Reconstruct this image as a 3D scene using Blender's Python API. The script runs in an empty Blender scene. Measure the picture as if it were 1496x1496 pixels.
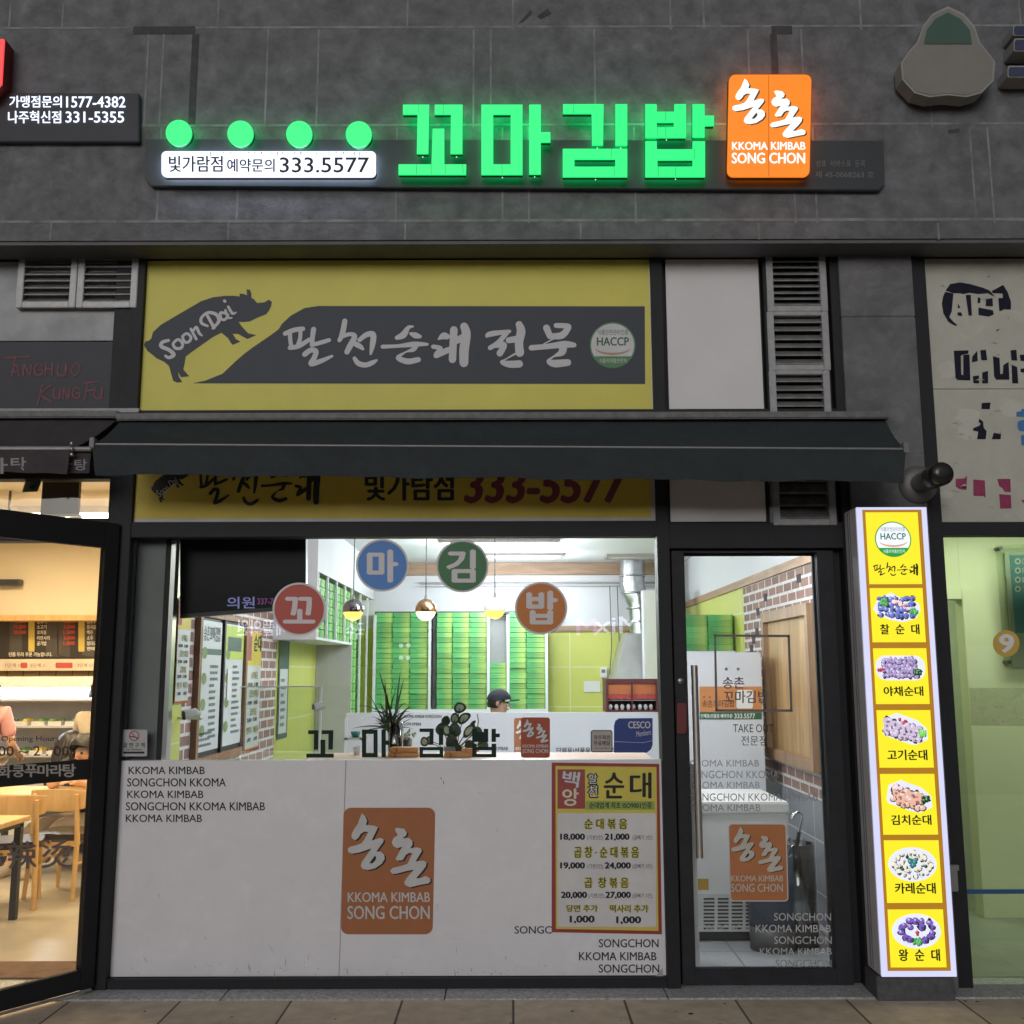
import bpy, bmesh, math, random
from mathutils import Vector, Matrix
random.seed(7)
sc = bpy.context.scene
COL = sc.collection
# ---------------------------------------------------------------- camera
CX, CY, CZ, PITCH, ROLL, FPX = 0.0, -5.3, 1.64, 8.8, -0.15, 1500.0
ROT = Matrix.Rotation(math.radians(90 + PITCH), 3, 'X') @ Matrix.Rotation(math.radians(ROLL), 3, 'Z')
cd = bpy.data.cameras.new('camera'); cam = bpy.data.objects.new('camera', cd); COL.objects.link(cam)
cd.sensor_width = 36; cd.lens = 36 * FPX / 1496; cd.clip_end = 500; cd.clip_start = 0.05
cam.location = (CX, CY, CZ); cam.rotation_euler = ROT.to_euler(); sc.camera = cam
# ---------------------------------------------------------------- night sky and the wash of the street
wd = bpy.data.worlds.new('World'); sc.world = wd; wd.use_nodes = True
wn = wd.node_tree; bg = wn.nodes['Background']
sky = wn.nodes.new('ShaderNodeTexSky'); sky.sky_type = 'NISHITA'; sky.sun_disc = False
sky.sun_elevation = math.radians(15); sky.sun_rotation = math.radians(195); sky.dust_density = 6
hs = wn.nodes.new('ShaderNodeHueSaturation'); hs.inputs['Saturation'].default_value = 0.25
wn.links.new(sky.outputs[0], hs.inputs['Color']); wn.links.new(hs.outputs[0], bg.inputs['Color'])
bg.inputs['Strength'].default_value = 0.043
sl = bpy.data.lights.new('sun', 'SUN'); sl.energy = 0.44; sl.angle = math.radians(24); sl.color = (.93, .955, 1)
so = bpy.data.objects.new('sun', sl); COL.objects.link(so)
so.rotation_euler = Vector((0.16, 0.95, -0.265)).to_track_quat('-Z', 'Y').to_euler()
sc.view_settings.view_transform = 'Standard'; sc.view_settings.look = 'None'
sc.view_settings.exposure = 0; sc.view_settings.gamma = 1
sc.cycles.max_bounces = 8; sc.cycles.transparent_max_bounces = 16; sc.cycles.sample_clamp_indirect = 4
sc.cycles.caustics_reflective = False; sc.cycles.caustics_refractive = False

# ---------------------------------------------------------------- helpers
def U(px, py, Y=0.0):
    d = ROT @ Vector(((px - 748) / FPX, (748 - py) / FPX, -1))
    t = (Y - CY) / d.y
    return Vector((CX + d.x * t, Y, CZ + d.z * t))
def R(x0, y0, x1, y1, Y=0.0):
    xm, ym = (x0 + x1) / 2, (y0 + y1) / 2
    return U(x0, ym, Y).x, U(xm, y1, Y).z, U(x1, ym, Y).x, U(xm, y0, Y).z     # xmin zmin xmax zmax
def lin(c): return tuple(((v / 255) / 12.92 if v / 255 <= .04045 else ((v / 255 + .055) / 1.055) ** 2.4) for v in c)
MATS = {}
def mat(name, rgb, rough=.6, metal=0., var=.10, sc_=5., bump=0., bscale=60., spec=.5, blotch=0.):
    if name in MATS: return MATS[name]
    m = bpy.data.materials.new(name); m.use_nodes = True; nt = m.node_tree; b = nt.nodes['Principled BSDF']
    b.inputs['Roughness'].default_value = rough; b.inputs['Metallic'].default_value = metal
    b.inputs['Specular IOR Level'].default_value = spec
    tc = nt.nodes.new('ShaderNodeTexCoord')
    n = nt.nodes.new('ShaderNodeTexNoise'); n.inputs['Scale'].default_value = sc_; n.inputs['Detail'].default_value = 7
    n.inputs['Roughness'].default_value = .62
    nt.links.new(tc.outputs['Object'], n.inputs['Vector'])
    r = nt.nodes.new('ShaderNodeValToRGB'); r.color_ramp.elements[0].position = .3; r.color_ramp.elements[1].position = .72
    r.color_ramp.elements[0].color = (*[max(0, c * (1 - var)) for c in rgb], 1)
    r.color_ramp.elements[1].color = (*[min(1, c * (1 + var)) for c in rgb], 1)
    nt.links.new(n.outputs['Fac'], r.inputs['Fac']); nt.links.new(r.outputs[0], b.inputs['Base Color'])
    if blotch:                                    # pale veins, scrapes and stains on stone
        mp = nt.nodes.new('ShaderNodeMapping'); mp.inputs['Rotation'].default_value = (0, .5, 0); mp.inputs['Scale'].default_value = (1.3, 1, 1.7)
        n3 = nt.nodes.new('ShaderNodeTexNoise'); n3.inputs['Scale'].default_value = 3.6; n3.inputs['Detail'].default_value = 12; n3.inputs['Roughness'].default_value = .7; n3.inputs['Distortion'].default_value = 1.6
        r3 = nt.nodes.new('ShaderNodeValToRGB'); r3.color_ramp.elements[0].position = .50; r3.color_ramp.elements[0].color = (1, 1, 1, 1); r3.color_ramp.elements[1].position = .66; r3.color_ramp.elements[1].color = (*[1 + blotch] * 3, 1)
        e3 = r3.color_ramp.elements.new(.30); e3.color = (*[1 - blotch * .8] * 3, 1); e4 = r3.color_ramp.elements.new(.42); e4.color = (1, 1, 1, 1)
        m3 = nt.nodes.new('ShaderNodeMix'); m3.data_type = 'RGBA'; m3.blend_type = 'MULTIPLY'; m3.inputs['Factor'].default_value = 1
        nt.links.new(tc.outputs['Object'], mp.inputs[0]); nt.links.new(mp.outputs[0], n3.inputs['Vector']); nt.links.new(n3.outputs['Fac'], r3.inputs[0])
        nt.links.new(r.outputs[0], m3.inputs[6]); nt.links.new(r3.outputs[0], m3.inputs[7]); nt.links.new(m3.outputs[2], b.inputs['Base Color'])
    if bump:
        n2 = nt.nodes.new('ShaderNodeTexNoise'); n2.inputs['Scale'].default_value = bscale; n2.inputs['Detail'].default_value = 5
        nt.links.new(tc.outputs['Object'], n2.inputs['Vector'])
        bp = nt.nodes.new('ShaderNodeBump'); bp.inputs['Strength'].default_value = bump; bp.inputs['Distance'].default_value = .01
        nt.links.new(n2.outputs['Fac'], bp.inputs['Height']); nt.links.new(bp.outputs[0], b.inputs['Normal'])
    MATS[name] = m; return m
def em(name, rgb255, k=1.0, var=0.05):
    if name in MATS: return MATS[name]
    m = bpy.data.materials.new(name); m.use_nodes = True; nt = m.node_tree; b = nt.nodes['Principled BSDF']
    c = lin(rgb255); b.inputs['Base Color'].default_value = (*[v * .3 for v in c], 1); b.inputs['Roughness'].default_value = .4
    n = nt.nodes.new('ShaderNodeTexNoise'); n.inputs['Scale'].default_value = 9; n.inputs['Detail'].default_value = 4
    tc = nt.nodes.new('ShaderNodeTexCoord'); nt.links.new(tc.outputs['Object'], n.inputs['Vector'])
    mr = nt.nodes.new('ShaderNodeMapRange'); mr.inputs['To Min'].default_value = k * (1 - var * 2); mr.inputs['To Max'].default_value = k * (1 + var * 2)
    nt.links.new(n.outputs['Fac'], mr.inputs['Value'])
    b.inputs['Emission Color'].default_value = (*c, 1); nt.links.new(mr.outputs[0], b.inputs['Emission Strength'])
    MATS[name] = m; return m
def glassmat(name, tint=(.96, .98, .97), refl=.045, rough=.0):
    if name in MATS: return MATS[name]
    m = bpy.data.materials.new(name); m.use_nodes = True; nt = m.node_tree; nt.nodes.remove(nt.nodes['Principled BSDF'])
    o = nt.nodes['Material Output']; t = nt.nodes.new('ShaderNodeBsdfTransparent'); t.inputs[0].default_value = (*tint, 1)
    g = nt.nodes.new('ShaderNodeBsdfGlossy'); g.inputs['Roughness'].default_value = rough
    lw = nt.nodes.new('ShaderNodeFresnel'); lw.inputs['IOR'].default_value = 1.45
    mp = nt.nodes.new('ShaderNodeMath'); mp.operation = 'MULTIPLY'; mp.inputs[1].default_value = refl / .034; mp.use_clamp = True
    mx = nt.nodes.new('ShaderNodeMixShader'); nt.links.new(lw.outputs[0], mp.inputs[0]); nt.links.new(mp.outputs[0], mx.inputs[0])
    nt.links.new(t.outputs[0], mx.inputs[1]); nt.links.new(g.outputs[0], mx.inputs[2]); nt.links.new(mx.outputs[0], o.inputs['Surface'])
    MATS[name] = m; return m
def tilemat(name, c1, c2, mortar, w, h, axes='yz', msize=.012, off=.5, rough=.5, bump=.4, bias=0., dark=None, noise=.25):
    if name in MATS: return MATS[name]
    m = bpy.data.materials.new(name); m.use_nodes = True; nt = m.node_tree; b = nt.nodes['Principled BSDF']
    tc = nt.nodes.new('ShaderNodeTexCoord'); s = nt.nodes.new('ShaderNodeSeparateXYZ'); c = nt.nodes.new('ShaderNodeCombineXYZ')
    nt.links.new(tc.outputs['Object'], s.inputs[0])
    nt.links.new(s.outputs[axes[0].upper()], c.inputs['X']); nt.links.new(s.outputs[axes[1].upper()], c.inputs['Y'])
    br = nt.nodes.new('ShaderNodeTexBrick'); br.offset = off; br.inputs['Scale'].default_value = 1
    br.inputs['Brick Width'].default_value = w; br.inputs['Row Height'].default_value = h; br.inputs['Mortar Size'].default_value = msize
    br.inputs['Mortar Smooth'].default_value = .2; br.inputs['Bias'].default_value = bias
    br.inputs['Color1'].default_value = (*c1, 1); br.inputs['Color2'].default_value = (*c2, 1); br.inputs['Mortar'].default_value = (*mortar, 1)
    nt.links.new(c.outputs[0], br.inputs['Vector'])
    n = nt.nodes.new('ShaderNodeTexNoise'); n.inputs['Scale'].default_value = 14; n.inputs['Detail'].default_value = 8
    nt.links.new(tc.outputs['Object'], n.inputs['Vector'])
    mr = nt.nodes.new('ShaderNodeMapRange'); mr.inputs['To Min'].default_value = 1 - noise; mr.inputs['To Max'].default_value = 1 + noise
    nt.links.new(n.outputs['Fac'], mr.inputs['Value'])
    mx = nt.nodes.new('ShaderNodeMix'); mx.data_type = 'RGBA'; mx.blend_type = 'MULTIPLY'; mx.inputs['Factor'].default_value = 1
    nt.links.new(br.outputs['Color'], mx.inputs[6]); nt.links.new(mr.outputs[0], mx.inputs[7]); nt.links.new(mx.outputs[2], b.inputs['Base Color'])
    bp = nt.nodes.new('ShaderNodeBump'); bp.inputs['Strength'].default_value = bump; bp.inputs['Distance'].default_value = .006; bp.invert = True
    nt.links.new(br.outputs['Fac'], bp.inputs['Height']); nt.links.new(bp.outputs[0], b.inputs['Normal'])
    b.inputs['Roughness'].default_value = rough
    MATS[name] = m; return m
def woodmat(name, c1, c2, axis='z', scale=3., rough=.5):
    if name in MATS: return MATS[name]
    m = bpy.data.materials.new(name); m.use_nodes = True; nt = m.node_tree; b = nt.nodes['Principled BSDF']
    tc = nt.nodes.new('ShaderNodeTexCoord'); mp = nt.nodes.new('ShaderNodeMapping')
    s = {'x': (.12, 1, 1), 'y': (1, .12, 1), 'z': (1, 1, .12)}[axis]; mp.inputs['Scale'].default_value = s
    n = nt.nodes.new('ShaderNodeTexNoise'); n.inputs['Scale'].default_value = scale * 8; n.inputs['Detail'].default_value = 6; n.inputs['Distortion'].default_value = 1.2
    r = nt.nodes.new('ShaderNodeValToRGB'); r.color_ramp.elements[0].position = .35; r.color_ramp.elements[1].position = .65
    r.color_ramp.elements[0].color = (*c1, 1); r.color_ramp.elements[1].color = (*c2, 1)
    nt.links.new(tc.outputs['Object'], mp.inputs[0]); nt.links.new(mp.outputs[0], n.inputs['Vector']); nt.links.new(n.outputs['Fac'], r.inputs[0])
    nt.links.new(r.outputs[0], b.inputs['Base Color']); b.inputs['Roughness'].default_value = rough
    MATS[name] = m; return m

def wloc(o):
    v = Vector((0, 0, 0))
    while o: v += Vector(o.location); o = o.parent
    return v
def thing(name, label, cat, loc=(0, 0, 0), group=None):
    o = bpy.data.objects.new(name, None); COL.objects.link(o); o.location = loc; o.empty_display_size = .05
    return tag(o, label, cat, group)
def tag(o, label, cat, group=None):
    o['label'] = label; o['category'] = cat
    if group: o['group'] = group
    return o
def struct(o): o['kind'] = 'structure'; return o
class MB:
    """collects geometry given in world metres; build() links it as one mesh"""
    def __init__(s): s.v = []; s.f = []; s.smooth = set(); s.mi = []; s.cur = 0
    def add(s, vs, fs, smooth=False):
        b = len(s.v); s.v += [Vector(v) for v in vs]
        for f in fs:
            if smooth: s.smooth.add(len(s.f))
            s.f.append([b + i for i in f]); s.mi.append(s.cur)
        return s
    def box(s, x0, y0, z0, x1, y1, z1):
        x0, x1 = min(x0, x1), max(x0, x1); y0, y1 = min(y0, y1), max(y0, y1); z0, z1 = min(z0, z1), max(z0, z1)
        return s.add([(x0, y0, z0), (x1, y0, z0), (x1, y1, z0), (x0, y1, z0), (x0, y0, z1), (x1, y0, z1), (x1, y1, z1), (x0, y1, z1)],
                     [(0, 3, 2, 1), (4, 5, 6, 7), (0, 1, 5, 4), (1, 2, 6, 5), (2, 3, 7, 6), (3, 0, 4, 7)])
    def pbox(s, px, Y, th):                       # a slab whose front face fills a rectangle of the facade
        x0, z0, x1, z1 = R(*px, Y); return s.box(x0, Y, z0, x1, Y + th, z1)
    def prism(s, pts, fn, th):                    # 2-D outline -> fn(u,v,depth)
        from mathutils.geometry import tessellate_polygon
        n = len(pts); fr = [fn(u, v, 0) for u, v in pts]
        tri = tessellate_polygon([[Vector((u, v, 0)) for u, v in pts]])
        if not th:
            a = fr; fs = [t for t in tri]; fs = [s._face(a, t, fn, pts) for t in fs]; return s.add(a, fs)
        bk = [fn(u, v, th) for u, v in pts]
        fs = [s._face(fr, t, fn, pts) for t in tri]
        fs += [tuple(n + i for i in reversed(f)) for f in fs]
        fs += [(i, (i + 1) % n, n + (i + 1) % n, n + i) for i in range(n)]
        return s.add(fr + bk, fs)
    def _face(s, vs, t, fn, pts):
        u, v = pts[0]; nrm = fn(u, v, 0) - fn(u, v, 1.0)
        a, b, c = (vs[i] for i in t)
        return tuple(t) if (b - a).cross(c - a).dot(nrm) > 0 else tuple(reversed(t))
    def tube(s, pts, r, n=8, cap=True, smooth=True):
        pts = [Vector(p) for p in pts]; rs = r if isinstance(r, (list, tuple)) else [r] * len(pts); rings = []
        up = None
        for i, p in enumerate(pts):
            d = (pts[min(i + 1, len(pts) - 1)] - pts[max(i - 1, 0)]).normalized()
            if up is None: up = d.orthogonal().normalized()
            a = (up - d * up.dot(d)).normalized(); up = a; b = d.cross(a)
            rings.append([p + (a * math.cos(t) + b * math.sin(t)) * rs[i] for t in [2 * math.pi * k / n for k in range(n)]])
        vs = [v for rg in rings for v in rg]; fs = []
        for i in range(len(rings) - 1):
            for k in range(n): fs.append((i * n + k, i * n + (k + 1) % n, (i + 1) * n + (k + 1) % n, (i + 1) * n + k))
        s.add(vs, fs, smooth)
        if cap: s.add(rings[0], [tuple(reversed(range(n)))]); s.add(rings[-1], [tuple(range(n))])
        return s
    def lathe(s, c, prof, n=24, axis='z', smooth=True):
        c = Vector(c); vs = []
        for r, h in prof:
            for k in range(n):
                t = 2 * math.pi * k / n; x, y = r * math.cos(t), r * math.sin(t)
                vs.append(c + (Vector((x, y, h)) if axis == 'z' else Vector((x, h, y)) if axis == 'y' else Vector((h, x, y))))
        fs = []
        for i in range(len(prof) - 1):
            for k in range(n): fs.append((i * n + k, i * n + (k + 1) % n, (i + 1) * n + (k + 1) % n, (i + 1) * n + k))
        return s.add(vs, fs, smooth)
    def ball(s, c, rx, ry=None, rz=None, n=16, m=10):
        ry = ry or rx; rz = rz or rx; c = Vector(c); vs = []
        for i in range(m + 1):
            th = math.pi * i / m
            for k in range(n):
                ph = 2 * math.pi * k / n
                vs.append(c + Vector((rx * math.sin(th) * math.cos(ph), ry * math.sin(th) * math.sin(ph), rz * math.cos(th))))
        fs = [(i * n + k, (i + 1) * n + k, (i + 1) * n + (k + 1) % n, i * n + (k + 1) % n) for i in range(m) for k in range(n)]
        return s.add(vs, fs, True)
    def build(s, name, m, parent=None, bevel=0, recalc=True):
        me = bpy.data.meshes.new(name); off = wloc(parent) if parent else Vector((0, 0, 0))
        me.from_pydata([v - off for v in s.v], [], s.f)
        ms = m if isinstance(m, (list, tuple)) else [m]
        for x in ms: me.materials.append(x)
        for i, p in enumerate(me.polygons):
            p.use_smooth = i in s.smooth; p.material_index = s.mi[i]
        o = bpy.data.objects.new(name, me); COL.objects.link(o)
        if parent: o.parent = parent
        if recalc or bevel:
            b = bmesh.new(); b.from_mesh(me)
            if recalc: bmesh.ops.recalc_face_normals(b, faces=b.faces)
            if bevel:
                bmesh.ops.remove_doubles(b, verts=b.verts, dist=1e-6)
                bmesh.ops.bevel(b, geom=[e for e in b.edges if len(e.link_faces) == 2 and e.calc_face_angle(0) > .6], offset=bevel, segments=2, affect='EDGES', clamp_overlap=True)
            b.to_mesh(me); b.free()
        return o
def F(Y):                                         # pixels of the photograph -> the plane y = Y
    return lambda u, v, d=0: U(u, v, Y) + Vector((0, d, 0))
def crop(x0, y0, s): return lambda pts: [(x0 + x / s, y0 + y / s) for x, y in pts]
def circ(cx, cy, r, n=40, a0=0, a1=360, ry=None):
    ry = ry or r; k = n if a1 - a0 >= 360 else n + 1
    return [(cx + r * math.cos(math.radians(a0 + (a1 - a0) * i / n)), cy + ry * math.sin(math.radians(a0 + (a1 - a0) * i / n))) for i in range(k)]
def rrect(x0, y0, x1, y1, r, n=6, lean=0):
    p = []
    for cx, cy, a in ((x1 - r, y1 - r, 0), (x0 + r, y1 - r, 90), (x0 + r, y0 + r, 180), (x1 - r, y0 + r, 270)):
        p += [(cx + r * math.cos(math.radians(a + 90 * i / n)), cy + r * math.sin(math.radians(a + 90 * i / n))) for i in range(n + 1)]
    ym = (y0 + y1) / 2
    return [(x + lean * (ym - y) / (y1 - y0), y) for x, y in p]
def flat(name, polys, fn, m, parent=None, th=0.0):
    b = MB()
    if isinstance(fn, (int, float)): fn = F(fn)
    for p in polys: b.prism(p, fn, th)
    return b.build(name, m, parent, recalc=bool(th))
_tc = {}
def glyphs(body, off):
    k = (body, off)
    if k not in _tc:
        cu = bpy.data.curves.new('t', 'FONT'); cu.body = body; cu.resolution_u = 3; cu.offset = off
        o = bpy.data.objects.new('t', cu); COL.objects.link(o)
        me = bpy.data.meshes.new_from_object(o.evaluated_get(bpy.context.evaluated_depsgraph_get()))
        vs = [(v.co.x, v.co.y) for v in me.vertices]; fs = [tuple(p.vertices) for p in me.polygons]
        bpy.data.objects.remove(o); bpy.data.curves.remove(cu); bpy.data.meshes.remove(me); _tc[k] = (vs, fs)
    return _tc[k]
def lettering(name, items, fn, m, parent=None, bold=0., shear=0., off=0., px=True, rot=0.):
    """items: (words, (x0,y0,x1,y1)); y downwards. Letters are stretched to fill each rectangle."""
    if len(items) > 1: return [lettering(name, [i], fn, m, parent, bold, shear, off, px, rot) for i in items]
    b = MB()
    if isinstance(fn, (int, float)): fn = F(fn)
    for body, (x0, y0, x1, y1) in items:
        vs, fs = glyphs(body, off)
        if not vs: continue
        vs = [(x + shear * y, y) for x, y in vs]
        ax, bx = min(v[0] for v in vs), max(v[0] for v in vs); ay, by = min(v[1] for v in vs), max(v[1] for v in vs)
        w, h = x1 - x0, y1 - y0; layers = [(0, 0)]
        if bold: layers = [(-bold * h, 0), (bold * h, 0), (0, -bold * h * .6), (0, bold * h * .6)]
        cx, cy = (x0 + x1) / 2, (y0 + y1) / 2; ca, sa = math.cos(math.radians(rot)), math.sin(math.radians(rot))
        for li, (dx, dy) in enumerate(layers):
            out = []
            for x, y in vs:
                u = x0 + (x - ax) / max(1e-6, bx - ax) * w + dx; v = y1 - (y - ay) / max(1e-6, by - ay) * h + dy
                if rot: u, v = cx + (u - cx) * ca - (v - cy) * sa, cy + (u - cx) * sa + (v - cy) * ca
                out.append(fn(u, v, -.00012 * li))
            g = []
            nrm = fn(cx, cy, 0) - fn(cx, cy, 1.0)
            for f in fs:
                n = Vector((0, 0, 0))
                for i in range(1, len(f) - 1): n += (out[f[i]] - out[f[0]]).cross(out[f[i + 1]] - out[f[0]])
                g.append(f if n.dot(nrm) > 0 else tuple(reversed(f)))
            b.add(out, g)
    return b.build(name, m, parent, recalc=False)
def strokes(name, sts, fn, m, parent=None):
    """brush writing: every stroke a list of (x, y, width)"""
    b = MB(); d = 0.0
    if isinstance(fn, (int, float)): fn = F(fn)
    for st in sts:
        p = [st[0]] + list(st) + [st[-1]]; q = []
        for i in range(1, len(p) - 2):
            for k in range(6):
                t = k / 6; q.append(tuple(.5 * (2 * p[i][j] + (p[i + 1][j] - p[i - 1][j]) * t + (2 * p[i - 1][j] - 5 * p[i][j] + 4 * p[i + 1][j] - p[i + 2][j]) * t * t + (3 * p[i][j] - p[i - 1][j] - 3 * p[i + 1][j] + p[i + 2][j]) * t ** 3) for j in range(3)))
        q.append(st[-1])
        for i, (x, y, w) in enumerate(q):
            d -= .00001; b.prism(circ(x, y, max(.05, w / 2), 12), lambda u, v, e, d=d: fn(u, v, d + e), 0)
            if i < len(q) - 1:
                X, Y, W = q[i + 1]; L = math.hypot(X - x, Y - y) or 1; nx, ny = -(Y - y) / L, (X - x) / L; d -= .00001
                b.prism([(x + nx * w / 2, y + ny * w / 2), (X + nx * W / 2, Y + ny * W / 2), (X - nx * W / 2, Y - ny * W / 2), (x - nx * w / 2, y - ny * w / 2)], lambda u, v, e, d=d: fn(u, v, d + e), 0)
    return b.build(name, m, parent, recalc=False)
def dup(root, loc, label=None, group=None):
    r = root.copy(); COL.objects.link(r); r.location = loc
    if label: r['label'] = label
    if group: r['group'] = group
    for ch in list(root.children):
        c = ch.copy(); COL.objects.link(c); c.parent = r
        for g in ch.children:
            e = g.copy(); COL.objects.link(e); e.parent = c
    return r
# ================================================================ materials shared by many things
STONE = mat('dark_stone', (.135, .138, .15), .72, var=.36, sc_=9, bump=.6, bscale=38, blotch=.24)
STONE2 = mat('pillar_stone', (.14, .14, .15), .7, var=.28, sc_=4, bump=.3, bscale=40, blotch=.3)
JOINT = mat('joint_mortar', (.23, .235, .245), .9, var=.4, sc_=11)
CAULK = mat('dark_sealant', (.06, .06, .065), .8, var=.3, sc_=20)
ALU = mat('charcoal_aluminium', (.020, .021, .026), .6, spec=.3, var=.12, sc_=9)
ALU2 = mat('charcoal_aluminium_worn', (.025, .026, .031), .62, spec=.3, var=.25, sc_=14)
STEEL = mat('brushed_steel', (.55, .54, .53), .28, 1., var=.08)
CHROME = mat('chrome', (.7, .7, .7), .12, 1., var=.04)
SILVER = mat('silver_paint', (.33, .33, .34), .45, .3, var=.15, sc_=30)
FILM = mat('white_film', (.82, .815, .865), .34, var=.06, sc_=1.3, bump=.06, bscale=5, blotch=.05)
WHITE = mat('white_paint', (.78, .78, .78), .55, var=.03)
BLACK = mat('black_vinyl', (.022, .024, .028), .5, var=.1)
INK = mat('black_ink', (.012, .012, .016), .6)
BOARD = mat('slate_print', (.045, .052, .070), .6, var=.06)
YEL = mat('yellow_print', (.72, .66, .12), .55, var=.06, sc_=3)
GREY = mat('grey_print', (.62, .62, .65), .6, var=.04)
PANE = glassmat('clear_glass')
WOODL = woodmat('light_wood', (.55, .32, .12), (.68, .42, .18), 'z', 2.)
DARKGREEN = mat('dark_green_vinyl', (.009, .032, .02), .6, spec=.2)
OPANEL = mat('orange_print', (.40, .145, .055), .55, var=.06, sc_=14)

# ================================================================ the ground
GZ = .114
def gplane(name, x0, y0, x1, y1, z, m):
    return struct(MB().add([(x0, y0, z), (x1, y0, z), (x1, y1, z), (x0, y1, z)], [(0, 1, 2, 3)]).build(name, m, recalc=False))
PAVE = tilemat('sidewalk_tiles', (.66, .55, .42), (.54, .455, .35), (.13, .105, .085), .52, .9, 'xy', .006, 0., .75, .5, noise=.35)
b = MB(); b.add([(-80, -60, GZ - .14), (80, -60, GZ - .14), (80, -7.5, GZ - .14), (-80, -7.5, GZ - .14)], [(0, 1, 2, 3)])
struct(b.build('road', mat('asphalt', (.05, .05, .052), .85, bump=.5, bscale=200), recalc=False))
gplane('sidewalk', -30, -7.5, 30, -.19, GZ, PAVE)
sp = bpy.data.objects['sidewalk']; sp.data.materials[0]
b = MB(); rr = random.Random(31)
for _ in range(60):
    x, y, r_ = rr.uniform(-3.2, 3.2), rr.uniform(-1.6, -.22), rr.uniform(.004, .013); n = 9
    b.add([(x + r_ * rr.uniform(.7, 1.2) * math.cos(k * 2 * math.pi / n), y + r_ * rr.uniform(.7, 1.2) * math.sin(k * 2 * math.pi / n), GZ + .0015) for k in range(n)], [tuple(range(n))])
gum = b.build('gum_spots', mat('gum_black', (.02, .02, .02), .8), recalc=False); gum['kind'] = 'stuff'; gum['label'] = 'small dark gum spots scattered on the paving'; gum['category'] = 'gum'
GRAN = mat('granite_speckle', (.46, .46, .47), .6, var=.45, sc_=60)
b = MB()
for i in range(-9, 12):
    b.box(i * 1.05 - .32, -.19, -.05, i * 1.05 + .724, .12, GZ + .008)
struct(b.build('granite_threshold', GRAN, bevel=.002))
b = MB(); b.box(-30, -7.75, GZ - .15, 30, -7.5, GZ + .002); struct(b.build('kerb', GRAN))

# ================================================================ the building
bld = thing('shop_building', 'dark stone commercial building front with black framed glass shops along its ground floor', 'building', (0, 0, 0))
WF, RB = -.24, 0.0          # face of the stone wall above, plane of the glass
zb = U(748, 350, WF).z
b = MB(); b.box(-9, WF, zb, 9, 6.9, 7.0); b.box(-9, -.02, 0, -8, 6.9, zb)
b.build('stone_cladding', STONE, bld)
# joints between slabs: horizontal runs and the irregular upright ones, by row
b = MB()
def hj(y, x0=-700, x1=2300, w=.006):
    x0_, z, x1_, _ = *U(x0, y, WF).xz, *U(x1, y, WF).xz; b.box(x0_, WF - .0015, z - w, x1_, WF + .01, z + w)
def vj(x, y0, y1, w=.005):
    p, q = U(x, y0, WF), U(x, y1, WF); b.box(p.x - w, WF - .0016, q.z, p.x + w, WF + .01, p.z)
hj(-95); hj(43); hj(186); hj(326, w=.008)
for x in (-300, -60, 24, 100, 324, 597, 749, 976, 1024, 1250, 1480, 1700, 2000): vj(x, -95, 43)
for x in (-420, -210, 218, 240, 392, 466, 692, 717, 868, 1092, 1170, 1640, 1980): vj(x, 43, 186)
for x in (-350, -100, 350, 1352, 1560, 1900): vj(x, 43, 186) if x == 1352 else None
for x in (-330, 236, 351, 580, 734, 772, 926, 1156, 1187, 1416, 1442, 1720): vj(x, 186, 326)
for x in (-150, 75, 334, 592, 848, 1108, 1370, 1640): vj(x, 326, 350)
for x in (-520, -240, 60, 210, 480, 820, 1130, 1340, 1620): vj(x, -260, -95)
hj(-260)
b.build('slab_joint', JOINT, bld)
for r in ((195, 39, 285, 50), (278, 50, 288, 182), (1127, 38, 1157, 50), (1126, 50, 1136, 108)):
    x0, z0, x1, z1 = R(*r, WF); MB().box(x0, WF - .003, z0, x1, WF + .01, z1).build('sealant_mark', CAULK, bld)
for pts in ([(757, 34), (776, 14), (777, 20), (764, 33)], [(784, 24), (800, 12), (806, 20), (790, 28)], [(1385, 190), (1402, 188), (1400, 194), (1386, 195)]):
    MB().prism(pts, lambda u, v, d: U(u, v, WF - .0012) + Vector((0, d, 0)), .01).build('sealant_mark', CAULK, bld)
# soffit and lintel behind the overhang
b = MB(); b.box(-9, WF + .01, zb - .02, 9, .3, zb - .001); b.build('soffit', mat('soffit_grey', (.10, .105, .115), .6, var=.2), bld)
zl = U(748, 376, 0).z
b = MB(); b.box(-9, -.045, zl, 9, .25, zb - .02); b.build('lintel', ALU, bld)
# party walls behind the frames
PX = lambda x, y, Y=0: U(x, y, Y).x
LWX, RWX = -1.82, 1.86
b = MB(); b.box(-2.05, .07, 0, LWX - .002, 5.9, zb - .03); b.build('party_wall', mat('plaster_grey', (.3, .3, .31), .8), bld)
b = MB(); b.box(RWX + .004, .07, 0, 2.14, 5.9, zb - .03); b.build('party_wall', MATS['plaster_grey'], bld)
# stone pier between the shops
x0 = R(1226, 360, 1330, 700)[0]; x1 = R(1226, 360, 1333, 700)[2]
b = MB(); b.box(x0, -.075, .0, x1, .07, U(1280, 470).z - .003); b.box(x0, -.075, U(1280, 470).z + .003, x1, .07, zl + .04); b.box(x0 + .004, -.07, .02, x1 - .004, .06, zl)
b.build('stone_pier', STONE2, bld, bevel=.003)
b = MB(); z = U(1280, 360, -.08).z; b.box(x0, -.083, z - .008, x1, -.074, z + .006); b.build('pier_trim', SILVER, bld)

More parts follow.
